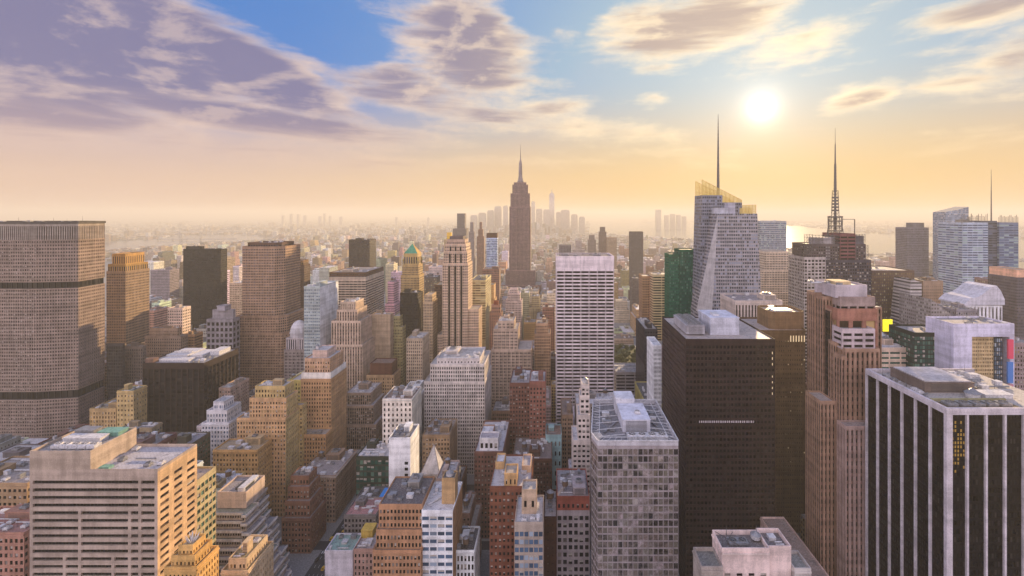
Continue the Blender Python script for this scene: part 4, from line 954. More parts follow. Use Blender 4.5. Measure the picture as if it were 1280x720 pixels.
# ornate crest poking up at the bottom edge
b = Bd('gold_crest_tower', 'ornate gilded stepped tower top with a spiky pale crest at the bottom edge', 'tower', 205, 246, 712, 212, D=14, ref='the gilded crest tower', roof=(.5, .36, .18), st=St(col=(.52, .36, .18), bay=2, wf=.4, fl=3, hf=.5, dep=.3, g='warm'), tiers=[(2, 2, 1.5, 1.5, 697, None), (2, 2, 1.5, 1.5, 684, None)])
X0, X1, Y0, Y1, Z = b.bx[-1]; m = MB()
for k in range(12):
    a = k*math.pi/6; cx, cyy = (X0+X1)/2, (Y0+Y1)/2
    m.bar((cx+1.2*math.cos(a), cyy+1.2*math.sin(a), Z), (cx+2.9*math.cos(a), cyy+2.9*math.sin(a), Z+2.6+.8*(k % 2)), .28, n=5, r2=.04)
m.bar((cx, cyy, Z), (cx, cyy, Z+5), .6, n=6, r2=.05); b.part('crest', m, WHITEP)
b = Bd('gold_gabled_tower', 'small gilded gable roof with white sides at the bottom edge', 'tower', 276, 310, 716, 240, D=22, ref='the small gilded gable', roof=(.40, .30, .12), st=St(col=(.5, .4, .28), bay=2.4, wf=.4, g='warm'), tiers=[(2.5, 2, 2, 2, 700, None)], clut=dict(n=3, seed=48))
# low colourful rooftops along the avenue
Bd('green_glass_hall', 'low dark green glass hall with a white flat roof beside the windowless slab', 'building', 445, 486, 572, 402, D=30, vb=625, ref='the low green glass hall', roof=(.6, .58, .58), st=St(col=(.10, .11, .09), bay=3, fl=5, wf=.85, hf=.7, dep=.3, g='green'), clut=dict(n=9, seed=49, bright=.9))
b = Bd('blue_tarp_house', 'low building with dark roof and a bright blue tarpaulin, mid avenue', 'building', 438, 482, 633, 372, D=26, vb=660, ref='the blue tarp building', roof=(.10, .10, .09), st=St(col=(.2, .2, .2), bay=3, wf=.5, g='green'))
X0, X1, Y0, Y1, Z = b.bx[0]; BLUE = plain('blue tarpaulin', (.03, .22, .60), .5); REDP = plain('red painted roof', (.36, .12, .11), .7, weathered=True)
m = MB(); m.poly([(X1-9, Y0+8, Z+1.2), (X1-2, Y0+6, Z+1.4), (X1-1, Y0+17, Z+4.2), (X1-7, Y0+19, Z+3.9)]); m.poly([(X1-9, Y0+8, Z+1.2), (X1-9, Y0+8, Z+.1), (X1-2, Y0+6, Z+.1), (X1-2, Y0+6, Z+1.4)]); b.part('tarpaulin', m, BLUE)
b.clutter((X0, X1-10, Y0, Y1, Z), 6, 50, big=False)
b = Bd('red_roof_house', 'low building with a faded red and white roof beside the avenue', 'building', 430, 470, 645, 352, D=22, vb=665, ref='the faded red roof', roof=(.5, .22, .2), st=St(col=(.25, .23, .22), bay=3, wf=.5), clut=dict(n=4, seed=51, bright=1))
b = Bd('pale_green_roof_house', 'white walled low block with a pale green roof and a small yellow shed, bottom edge', 'building', 406, 441, 690, 330, D=18, ref='the pale green roof', roof=(.30, .48, .42), st=St(col=(.58, .56, .60), k='blank'), clut=dict(n=5, seed=52, bright=.8, big=False))
b = Bd('yellow_shed_block', 'low pinkish block with white vents and a yellow rooftop shed, bottom edge', 'building', 442, 466, 688, 318, D=26, ref='the yellow shed block', roof=(.46, .40, .40), st=St(col=(.44, .32, .28), bay=3, wf=.4))
X0, X1, Y0, Y1, Z = b.bx[0]; b.box_part('roof_shed', X0-3+3.2, X0+8, Y0+12, Y0+20, Z, Z+5, col=(.60, .42, .10), lip=.2); b.clutter((X0, X1, Y0, Y0+11, Z), 5, 53, big=False, bright=1)
Bd('tiered_glass_block', 'grey brown block rising in three pale edged tiers left of the white stone block', 'office building', 427, 470, 532, 500, D=42, vb=575, ref='the three tiered block', roof=(.46, .42, .42), st=St(col=(.34, .27, .22), bay=2.2, fl=3.8, wf=.7, hf=.6, k='pier', dep=.4), tiers=[(.5, 4, 3, .1, 508, None), (.5, 4, 4, .1, 492, None)], clut=dict(n=5, seed=54, bright=.9))
Bd('brown_hip_roof_hotel', 'tan hotel with a dark brown sloping roof below the blank tan slab', 'hotel', 458, 492, 470, 540, far=501, vb=500, ref='the dark hip roof hotel', roof=(.17, .09, .06), st=St(col=(.38, .28, .19), bay=3, wf=.44, g='warm'), tiers=[(3, 3, 3, 3, 455, St(col=(.16, .09, .07), k='blank'))])
Bd('twin_cream_tower', 'slender cream tower with a flat top in front of the black glass block', OT, 508, 528, 424, 560, far=537, vb=490, ref='the slender cream tower', st=St(col=(.42, .35, .28), bay=2.6, wf=.46), roof=(.45, .42, .4), clut=dict(n=3, seed=55))
# ------------------------------------------------------------------ centre and right
def spire():
    Y = 1300
    b = Bld('spired_skyscraper', 'grand grey setback skyscraper with a tapering mast, the tallest seen at centre', 'skyscraper', px2x(650, Y), Y+22, vb=357, ref='the grand spired skyscraper')
    X = lambda p: px2x(p, Y); Z = lambda p: py2z(p, Y)
    s = St(col=(.24, .18, .18), bay=3.4, fl=3.8, wf=.5, hf=.6, sp=.8, k='pier', geo=False, g='brown')
    for (a, c, d0, d1, zb, zt) in [(625, 676, -8, 60, 400, 356), (632, 669, -4, 52, 356, 338), (636.7, 663.2, 0, 44, 338, 258.5), (638, 662.3, 1.5, 42, 258.5, 242),
                                 (640.3, 660, 3, 40, 242, 231), (642, 657.8, 6, 36, 231, 228)]:
        b.rect(X(a), X(c), Y+d0, Y+d1, Z(zb) if zb < 400 else 0, Z(zt), s, roof=RG_, ph=.8)
    # central recess shading strips are real: two shallow side wings on the shaft
    for sgn in (-1, 1):
        xa = X(650)+sgn*9; xb = X(650)+sgn*26.5
        b.rect(min(xa, xb), max(xa, xb), Y-1.6, Y-.01, Z(338), Z(262), s, ph=0)
    m = MB(); cx, cyy = X(650), Y+21
    prof = [(228, 9.2), (225.5, 8.6), (224, 6.2), (218, 5.2), (206, 4.6), (203, 4.2), (201, 3.0), (198, 1.6), (196, 1.1)]
    for (y0, r0), (y1, r1) in zip(prof, prof[1:]): m.cyl(cx, cyy, Z(y0), Z(y1), r0, r1, 12, col=(.25, .21, .22), cap=False)
    b.part('mooring_mast', m, WALL)
    for a in range(4):
        an = a*math.pi/2+math.pi/4; w = MB()
        w.poly([(cx+11*math.cos(an), cyy+11*math.sin(an), Z(228)), (cx+3*math.cos(an), cyy+3*math.sin(an), Z(228)), (cx+3*math.cos(an), cyy+3*math.sin(an), Z(212))], col=(.3, .26, .26)); b.part('buttress_fin', w, WALL)
    m = MB(); m.bar((cx, cyy, Z(196)), (cx, cyy, Z(189)), 1.0, n=6, r2=.7); m.bar((cx, cyy, Z(189)), (cx, cyy, Z(179)), .55, n=6, r2=.2); b.part('antenna', m, STEEL)
    b.shapes.append((X(647), X(653), Y, Y+20, 200, Z(180)))
spire()
def travertine():
    Y = 530; x0, x1 = px2x(695, Y), px2x(767.5, Y); D = 46
    b = Bld('white_slab_tower', 'tall white stone slab with seven columns of dark windows, centre of the photo', OT, (x0+x1)/2, Y+D/2, vb=500, ref='the white seven column slab')
    c = (.58, .52, .52); zt = py2z(322, Y); z1 = py2z(338, Y)
    s = St(col=c, bay=(x1-x0-1.6)/7, fl=3.92, wf=.90, hf=.60, dep=1.2, g='black', top=.1)
    b.rect(x0, x1, Y, Y+D, 0, z1, s, ph=0, roof=RG_)
    b.rect(x0, x1, Y, Y+D, z1, zt, St(col=c, k='blank'), roof=(.3, .28, .28), ph=1.6)
    # thin piers standing proud
    pr = MB(); bw = (x1-x0)/7
    for k in range(8): pr.box(x0+k*bw-.38 if 0 < k < 7 else (x0-.01 if k == 0 else x1-.75), x0+k*bw+.38 if 0 < k < 7 else (x0+.75 if k == 0 else x1+.01), Y-.5, Y-.003, 40, z1+2, col=c)
    b.part('pier', pr, WALL)
    b.clutter((x0, x1, Y, Y+D, zt), 6, 61, big=False, bright=.2)
    for k in range(3):
        r = MB(); yy = Y+6+k*14; r.bar((x0+4, yy, zt+1.9), (x1-4, yy, zt+1.9), .35)
        for j in range(7): r.bar((x0+4+j*9.2, yy, zt), (x0+4+j*9.2, yy, zt+1.9), .2)
        b.part('roof_rail', r, STEEL)
    b.fans(x0+8, Y+8, zt, 2, 4.4, r=1.5, h=2.4); b.fans(x0+44, Y+9, zt, 2, 4.4, r=1.5, h=2.4)
travertine()
Bd('pink_crowned_tower', 'pinkish white tower with a red topped crown left of the white seven column slab', OT, 632, 652, 377, 800, D=26, vb=408, ref='the pink crowned tower', st=St(col=(.50, .43, .41), bay=2.8, wf=.42), roof=(.5, .3, .3), tiers=[(3, 3, 3, 3, 367, None), (4, 4, 4, 4, 361, None)])
Bd('dark_antenna_tower', 'slim dark tower on a wider shaft left of the spired skyscraper', OT, 566, 583, 286, 2000, D=50, vb=300, ref='the slim dark tower', st=St(col=(.17, .15, .16), bay=4, wf=.5, sp=.6), tiers=[(16, 8, 8, 8, 267, None)], roof=RT)
Bd('thin_needle_tower', 'thin grey needle tower between the slim dark tower and the blue glass tower', OT, 586, 593, 290, 1700, D=24, vb=330, ref='the thin needle tower', st=St(col=(.25, .22, .22), bay=4, wf=.5), tiers=[(4, 4, 4, 4, 278, None)], roof=RT)
Bd('brown_pinnacle_tower', 'narrow brown tower with pointed top just left of the blue glass tower', OT, 596, 605, 296, 1500, D=22, vb=340, ref='the brown pinnacle', st=St(col=(.28, .19, .14), bay=3, wf=.5), tiers=[(4, 4, 3, 3, 287, None), (3.5, 3.5, 3, 3, 278, None)], roof=RT)
Bd('blue_glass_tower', 'shiny pale blue glass tower with a dark brown cap left of the spired skyscraper', OT, 608, 621.5, 298, 1100, D=22, vb=338, ref='the pale blue glass tower', st=St(col=(.42, .48, .58), bay=3, wf=.8, hf=.7, g='blue', geo=False), tiers=[(.1, .1, .1, .1, 292, St(col=(.13, .08, .06), k='blank'))], roof=RT)
Bd('brown_brick_tower', 'brown brick tower under the pale blue glass tower', OT, 603, 624, 337, 900, D=28, vb=352, ref='the brown brick tower', st=St(col=(.26, .18, .15), bay=3, wf=.45), roof=RT, clut=dict(n=2, seed=62))
Bd('gold_tip_tower', 'cream tower with a golden tip behind the three striped tower', OT, 555, 566, 300, 1500, D=28, vb=312, ref='the golden tip', st=St(col=(.46, .36, .22), bay=3, wf=.45), tiers=[(7, 7, 7, 7, 291, St(col=(.6, .42, .08), k='blank'))], roof=RTAN)
Bd('green_striped_slab', 'olive and cream striped slab right of the three striped tower', OT, 588, 607, 351, 720, far=614, vb=440, ref='the olive striped slab', st=St(col=(.46, .41, .26), bay=9, fl=3.8, wf=.95, hf=.5, g='warm'), roof=RT, clut=dict(n=3, seed=63))
Bd('pale_stepped_block', 'broad pale stone block with stepped towers left of the white seven column slab', 'office building', 614, 664, 438, 570, D=44, vb=510, ref='the pale stepped block', st=St(col=(.42, .34, .28), bay=2.8, fl=3.7, wf=.42, hf=.5), roof=(.5, .45, .42), tiers=[(2, 16, 4, 4, 412, None), (5, 5, 4, 4, 402, None)], clut=dict(n=3, seed=64, tanks=1))
Bd('peaked_brick_tower', 'small brown tower with a hipped peak above the pale stepped block', OT, 612, 627, 392, 650, D=16, vb=402, ref='the small peaked tower', st=St(col=(.30, .20, .15), bay=3, wf=.4), tiers=[(2, 2, 2, 2, 382, None), (3, 3, 3, 3, 377, St(col=(.25, .12, .08), k='blank'))], roof=(.25, .12, .08))
Bd('tan_twin_block', 'tan block with a dark window column immediately left of the white seven column slab', OT, 668, 688, 418, 620, D=30, vb=460, ref='the tan block with dark window column', st=St(col=(.38, .29, .22), bay=2.8, wf=.4), roof=RTAN, tiers=[(2, 3, 2, 2, 405, None)], clut=dict(n=2, seed=65, tanks=1))
Bd('brown_corner_tower', 'brown slab with a sunlit side squeezed beside the white seven column slab', OT, 678, 693, 385, 700, D=26, vb=410, ref='the brown squeezed slab', st=St(col=(.28, .19, .15), bay=2.8, wf=.45), roof=RTAN, clut=dict(n=1, seed=66))
Bd('white_low_palace', 'low pale block with dark ribbon floors and plant covered roof below the park', 'office building', 770, 817, 466, 640, D=40, vb=500, ref='the ribbon floored block below the park', roof=(.38, .37, .38), st=St(col=(.40, .39, .40), bay=12, fl=4.2, wf=.9, hf=.4, g='black'), clut=dict(n=14, seed=67, bright=.8, big=False))
Bd('flat_brown_block', 'low brown building with a dark flat roof behind the park trees', 'building', 768, 792, 424, 960, D=40, vb=434, ref='the low brown block behind the park', roof=(.2, .13, .1), st=St(col=(.42, .34, .27), bay=3, wf=.4), clut=dict(n=3, seed=68))
Bd('hazy_white_tower', 'hazy cream tower with a rounded top just right of the white seven column slab', OT, 768, 787, 388, 1150, D=34, vb=416, ref='the hazy cream tower', st=St(col=(.52, .46, .38), bay=3, wf=.4), roof=RTAN, tiers=[(5, 5, 5, 5, 376, None)])
b = Bd('ribbon_tower', 'cream ribbon windowed tower with sunlit edge left of the green glass tower', OT, 816, 838, 344, 700, D=34, vb=410, ref='the cream ribbon tower', st=St(col=(.50, .41, .29), bay=12, fl=3.8, wf=.92, hf=.5, g='brown'), roof=RTAN, clut=dict(n=3, seed=69, big=False))
Bd('brown_edge_tower', 'narrow brown tower attached to the left of the cream ribbon tower', OT, 803, 814, 346, 720, D=30, vb=405, ref='the narrow brown tower', st=St(col=(.36, .25, .17), bay=3, wf=.4), roof=RTAN)
Bd('dark_midrise', 'dark grey midrise with a white roof edge below the cream ribbon tower', 'office building', 806, 822, 412, 560, D=60, vb=440, ref='the dark midrise', st=St(col=(.13, .12, .12), bay=3, wf=.6, g='black'), roof=(.5, .48, .46), clut=dict(n=3, seed=70))
Bd('white_sliver_tower', 'very thin white ribbed tower squeezed against the big dark brown tower', OT, 817, 827, 433, 420, D=30, vb=508, ref='the thin white sliver tower', st=St(col=(.66, .64, .68), bay=1.4, fl=3.8, wf=.35, hf=.5), roof=RW)
def green_tower():
    b = Bd('green_glass_tower', 'dark emerald green glass tower with two roof heights', OT, 850, 872, 313, 620, D=30, vb=398, ref='the emerald glass tower', st=St(col=(.02, .14, .09), bay=2, fl=3.7, wf=.8, hf=.7, g='green', dep=.15), roof=RT, ph=1)
    X0, X1, Y0, Y1, Z = b.bx[0]
    b.rect(X0-13, X0-.01, Y0+3, Y1, 0, py2z(319, Y0), St(col=(.05, .17, .11), bay=2, fl=3.7, wf=.7, hf=.6, g='green', dep=.15), roof=RT)
green_tower()

def faceted():
    """crystal-shaped tower: a front volume with a leaning corner facet, a taller slab behind, gilded roof screens, a spire"""
    Y = 560; X = lambda p, y=Y: px2x(p, y); Z = lambda p, y=Y: py2z(p, y)
    b = Bld('crystal_tower', 'faceted glass tower with leaning corner facet, golden sloped roof screens and thin spire', 'skyscraper', X(912), Y+25, vb=400, ref='the faceted spired tower')
    s = dict(col=(.35, .325, .33), par=(2.6, 4.1, .72), parb=(.55, 0.0, 3.0), gc=(.055, .06, .075), mi=1)
    plainf = dict(s, col=(.52, .50, .50), par=(1.6, 4.1, .22), parb=(.85, 0, 5), gc=(.38, .36, .37))
    zT = Z(267); zB = Z(395); yb = Y+52
    TL, TR, BR, BL = (X(899), Y+4, zT), (X(948.5), Y+4, zT), (X(952.5), Y, zB), (X(890), Y, zB)
    G = (X(870, Y+30), Y+30, zB); Gt = (X(898.2), Y+5, zT)
    w = b.wall
    w.poly([BL, BR, TR, TL], **s)
    w.poly([G, BL, TL], **plainf)
    w.poly([G, TL, (TL[0], yb, zT), (G[0], yb, zB)], **s)
    w.poly([BR, (BR[0], yb, zB), (TR[0], yb, zT), TR], **s); w.poly([(BR[0], yb, zB), (G[0], yb, zB), (TL[0], yb, zT), (TR[0], yb, zT)], **s)
    q = [(BL[0], BL[1]), (BR[0], BR[1]), (BR[0], yb), (G[0], yb), (G[0], G[1])]
    for i in range(5): w.poly([(*q[i], 0), (*q[(i+1) % 5], 0), (*q[(i+1) % 5], zB), (*q[i], zB)], **s)
    r = MB(); r.poly([TL, TR, (TR[0], yb, zT), (TL[0], yb, zT)], col=(.4, .38, .4)); b.roofs.append(r)
    b.shapes.append((BL[0]-10, BR[0], Y, yb, 0, zT))
    # taller slab behind
    Y2 = Y+30; x0, x1 = X(877.5, Y2), X(927.5, Y2); xl = X(874, Y2)
    a0, a1, a2 = (x0, Y2), (X(903, Y2), Y2), (x1, Y2)
    s2 = dict(s, col=(.24, .24, .27), gc=(.05, .055, .07))
    zl, zr = Z(244, Y2), Z(253, Y2)
    w.poly([(xl-4, Y2, 0), (x1, Y2, 0), (x1, Y2, zr), (a1[0], Y2, zr), (a1[0], Y2, zl), (x0, Y2, zl)], **s2)
    w.poly([(xl-4, Y2+30, 0), (xl-4, Y2, 0), (x0, Y2, zl), (x0, Y2+30, zl)], **s2); w.poly([(x1, Y2, 0), (x1, Y2+30, 0), (x1, Y2+30, zr), (x1, Y2, zr)], **s2)
    w.poly([(x1, Y2+30, 0), (xl-4, Y2+30, 0), (x0, Y2+30, zl), (a1[0], Y2+30, zl), (a1[0], Y2+30, zr), (x1, Y2+30, zr)], **s2)
    r = MB(); r.poly([(x0, Y2, zl), (a1[0], Y2, zl), (a1[0], Y2+30, zl), (x0, Y2+30, zl)], col=(.3, .28, .28)); b.roofs.append(r)
    r = MB(); r.poly([(a1[0], Y2, zr), (x1, Y2, zr), (x1, Y2+30, zr), (a1[0], Y2+30, zr)], col=(.3, .28, .28)); b.roofs.append(r)
    b.shapes.append((x0, x1, Y2, Y2+30, 0, zl))
    def screen(xa, za, xb, zb, base, y, n):
        """glass roof screen: gilded lattice with amber panes"""
        m = MB(); g = MB()
        for k in range(n+1):
            t = k/n; x = xa+(xb-xa)*t; zt = za+(zb-za)*t; m.bar((x, y, base if not callable(base) else base(x)), (x, y, zt), .22)
        for j in range(5):
            t = j/4; m.bar((xa, y, base+(za-base)*t), (xb, y, base+(zb-base)*t), .2)
        o = b.part('roof_screen', m, GOLDM)
        g.poly([(xa, y+.3, base), (xb, y+.3, base), (xb, y+.3, zb), (xa, y+.3, za)]); b.part('screen_glass', g, SCREENG, o)
    SCREENG = bpy.data.materials.new('amber screen glass'); SCREENG.use_nodes = True
    t = NT(SCREENG.node_tree); p = t.n['Principled BSDF']; p.inputs['Base Color'].default_value = (.75, .55, .12, 1); p.inputs['Roughness'].default_value = .3; p.inputs['Alpha'].default_value = .62
    screen(x0, Z(224.5, Y2), x1, Z(250, Y2), zr, Y2+.6, 10); screen(x0+.3, Z(224.5, Y2), x1, Z(250, Y2), zr, Y2+28, 10)
    screen(X(928, Y+44), Z(256.5, Y+44), X(945, Y+44), Z(256, Y+44), zT, Y+44, 4); screen(X(928), Z(260), X(943), Z(260), zT, Y+8, 4)
    m = MB(); m.box(X(898), X(914), Y+10, Y+24, zT, zT+7, col=(.5, .5, .55)); b.part('roof_plant', m, WALL)
    m = MB(); m.box(X(914.5), X(924), Y+12, Y+24, zT, zT+13, col=(.45, .44, .5)); b.part('roof_plant', m, WALL)
    sp = MB(); YS = Y2+14; sx, sy = X(897.7, YS), YS
    for (ya, yb2, ra, rb) in [(252, 236, 2.4, 1.9), (236, 205, 1.8, 1.4), (205, 175, 1.3, .9), (175, 143, .85, .25)]: sp.bar((sx, sy, Z(ya, YS)), (sx, sy, Z(yb2, YS)), ra, n=6, r2=rb)
    for k in range(20): zz = Z(236-k*4.4, Y2); sp.cyl(sx, sy, zz, zz+.4, 2.1-k*.07, n=8)
    b.part('spire', sp, STEEL)
faceted()
Bd('grey_hazy_slab', 'pale grey hazy slab with flat top right behind the faceted spired tower', OT, 950, 983, 277, 900, D=50, vb=300, ref='the pale grey slab', st=St(col=(.33, .34, .35), bay=2.5, fl=3.8, wf=.7, hf=.6, g='blue', geo=False), roof=RG_, clut=dict(n=2, seed=71, big=False))
Bd('cream_setback_block', 'hazy cream block in broad setbacks below the pale grey slab', OT, 952, 992, 338, 780, D=50, vb=398, ref='the hazy cream setback block', st=St(col=(.50, .43, .36), bay=3, fl=3.8, wf=.45, geo=False), roof=RTAN, tiers=[(8, 6, 6, 6, 315, None)])
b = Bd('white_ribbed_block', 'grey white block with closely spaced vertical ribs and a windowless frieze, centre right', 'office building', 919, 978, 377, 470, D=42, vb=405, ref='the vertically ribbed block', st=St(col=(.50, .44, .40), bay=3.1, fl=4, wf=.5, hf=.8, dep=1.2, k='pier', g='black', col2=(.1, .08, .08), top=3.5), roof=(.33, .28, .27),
   tiers=[], clut=dict(n=4, seed=72))
X0, X1, Y0, Y1, Z = b.bx[0]
# big dark brown tower
def dark_tower():
    Y = 330; x0, x1 = px2x(857, Y), px2x(969, Y); D = 70
    b = Bld('dark_brown_tower', 'massive dark brown tower with small square windows and white plant room on its pale roof', OT, (x0+x1)/2, Y+D/2, ref='the massive dark brown tower')
    b.pmax = 100
    b.rect(x0, x1, Y, Y+D, 0, py2z(425, Y), St(col=(.082, .060, .055), bay=2.55, fl=3.95, wf=.68, hf=.55, dep=.6, g='black', top=3), roof=(.54, .46, .42), ph=.7,
           faces={3: St(col=(.11, .085, .08), bay=2.55, fl=3.95, wf=.75, hf=.5, dep=.6, g='blue', top=3)})
    b.pmax = 100; Z = py2z(425, Y)
    b.box_part('plant_room', px2x(888, Y+14), px2x(924, Y+14), Y+14, Y+42, Z, Z+12, col=(.58, .58, .64), lip=.3)
    px, py_ = px2x(857, Y)+4, Y+12
    b.box_part('cooling_house', px, px+13, py_, py_+36, Z+1, Z+7, col=(.40, .38, .40), lip=.4, louvre=True)
    for i in range(7): b.fans(px+3.6, py_+3+i*5, Z+7.36, 1, 0, r=1.9, h=.7, mat=GREYM); b.fans(px+9.4, py_+3+i*5, Z+7.36, 1, 0, r=1.9, h=.7, mat=GREYM)
    b.box_part('roof_box', px2x(904, Y), px2x(912, Y), Y+20, Y+28, Z+12.36, Z+13.6, mat=WHITEP)
    m = MB()
    for k in range(14): m.box(x0+20+k*2.55-.7, x0+20+k*2.55+.7, Y-.08, Y+.02, 0, 0)
    # a row of pale blinds part-way down, and the lit column near the edge
    bl = MB()
    for k in range(15): u = x0+9.4+k*2.55; bl.box(u, u+1.9, Y+.02, Y+.1, py2z(528.5, Y), py2z(528.5, Y)+2.4, bottom=True)
    b.part('blind', bl, BLIND)
    for k, yy in enumerate([443, 450, 457, 473, 480, 487, 494]):
        l = MB(); u = x1-2.7; l.box(u, u+1.2, Y+.4, Y+.54, py2z(yy, Y), py2z(yy, Y)+1.7, bottom=True); b.part('lit_window', l, LITW)
BLIND = plain('pale blinds', (.75, .68, .70), .7)
LITW = plain('lit office window', (.6, .5, .35), .5, emit=(1.0, .72, .38, .3))
dark_tower()
def olive():
    Y = 392; x0, x1 = px2x(950, Y), px2x(1010, Y); D = 50
    b = Bld('olive_tower', 'olive brown tower with rounded penthouse drum and pinprick windows behind the massive dark tower', OT, (x0+x1)/2, Y+D/2, vb=None, ref='the olive brown tower')
    c = (.20, .15, .095); z = py2z(415, Y)
    P = [(x0, Y), (x1-4, Y), (x1, Y+4), (x1, Y+D), (x0, Y+D)]
    b.tier(P, 0, z, St(col=c, bay=2.2, fl=3.8, wf=.3, hf=.36, dep=.3, g='brown', top=6), roof=(.5, .42, .38), ph=1.5)
    xa, xb = px2x(963, Y+8), px2x(1008, Y+8); I = [(xa, Y+12), (xa+4, Y+8), (xb-4, Y+8), (xb, Y+12), (xb, Y+34), (xb-4, Y+38), (xa+4, Y+38), (xa, Y+34)]
    b.tier(I, z, z+13, St(col=(.24, .18, .12), k='blank'), roof=(.46, .36, .28), ph=1.8)
    b.box_part('roof_plant', xa+6, xb-8, Y+15, Y+26, z+13, z+15, mat=WHITEP); b.clutter((xa+3, xb-3, Y+12, Y+34, z+13), 4, 74, big=False)
    rg = random.Random(5)
    for k in range(46):
        l = MB(); i = rg.randrange(2, 18); j = rg.randrange(0, 30); bw = (x1-4-x0)/round((x1-4-x0)/2.2)
        u = x0+(i+.5)*bw
        if i < 8: continue
        zz = z-8-j*3.8; l.box(u-.3, u+.3, Y+.2, Y+.27, zz, zz+1, bottom=True); b.part('lit_window', l, LITW)
    for k in range(6):
        l = MB(); u = x0+(11+k)*2.23+.5; l.box(u-.35, u+.45, Y-.06, Y+.02, z-8, z-3, bottom=True); b.part('lit_window', l, LITW)
olive()
# mirrored building, turned a little
def mirrored():
    Y = 262; x0, x1 = px2x(747, Y), px2x(848, Y); D = 58; yaw = R(-1.5)
    b = Bld('mirrored_tower', 'mirrored glass tower with busy patchwork reflections and an open framed roof of fans', OT, (x0+x1)/2, Y+D/2, ref='the mirrored patchwork tower')
    P = [(x0, Y), (x1, Y), (x1, Y+D), (x0+2.5, Y+D), (x0-2.6, Y+10)]
    z = py2z(557, Y)
    b.pmax = 100
    s = St(col=(.31, .28, .28), bay=2.75, fl=3.85, wf=.86, hf=.80, dep=.1, g='mirror', top=1.5)
    b.tier(P, 0, z, s, roof=(.24, .23, .24), ph=2.4, pcol=(.5, .48, .50))
    I = offset_poly(P, 4.5)
    m = MB()
    for i in range(5):
        m.bar((*P[i], z+2.7), (*P[(i+1) % 5], z+2.7), .4, col=(.6, .58, .6)); m.bar((*I[i], z+2.6), (*I[(i+1) % 5], z+2.6), .22, col=(.6, .58, .6))
        n = 12
        for k in range(n):
            t = (k+.5)/n; A = Vector(P[i]).lerp(Vector(P[(i+1) % 5]), t); B2 = Vector(I[i]).lerp(Vector(I[(i+1) % 5]), t); m.bar((*A, z+2.6), (*B2, z+2.6), .12, col=(.6, .58, .6))
    for k in range(6):
        yy = Y+5+k*8.5; m.bar((x0+1, yy, z+2.6), (x0+16, yy+3, z+2.6), .2); m.bar((x1-1, yy, z+2.6), (x1-15, yy+3, z+2.6), .2)
    b.part('roof_frame', m, WHITEP)
    cx = (x0+x1)/2
    b.box_part('plant_room', cx-6, cx+10, Y+16, Y+40, z, z+7, col=(.60, .59, .64), lip=.2, louvre=True); b.box_part('plant_room', cx-6.5, cx+5, Y+41, Y+54, z, z+9.5, col=(.64, .63, .66), lip=.2)
    for k in range(4): b.fans(cx-2+k*5.6, Y+7.5, z+.2, 1, 0, r=2.1, h=2.6, mat=WHITEP)
    b.fans(cx+4, Y+25, z+7.36, 1, 0, r=1.3, h=1.2, mat=WHITEP)
    b.pipes((x0+5, Y+14), (cx-7, Y+30), z, .5, GREYM); b.pipes((x1-5, Y+14), (cx+12, Y+34), z, .5, GREYM); b.pipes((x1-6, Y+40), (cx+11, Y+42), z, .5, WHITEP)
    b.clutter((x0+4, cx-8, Y+12, Y+50, z), 7, 76, big=False, bright=.3); b.clutter((cx+11, x1-4, Y+12, Y+50, z), 7, 77, big=False, bright=.3)
mirrored()
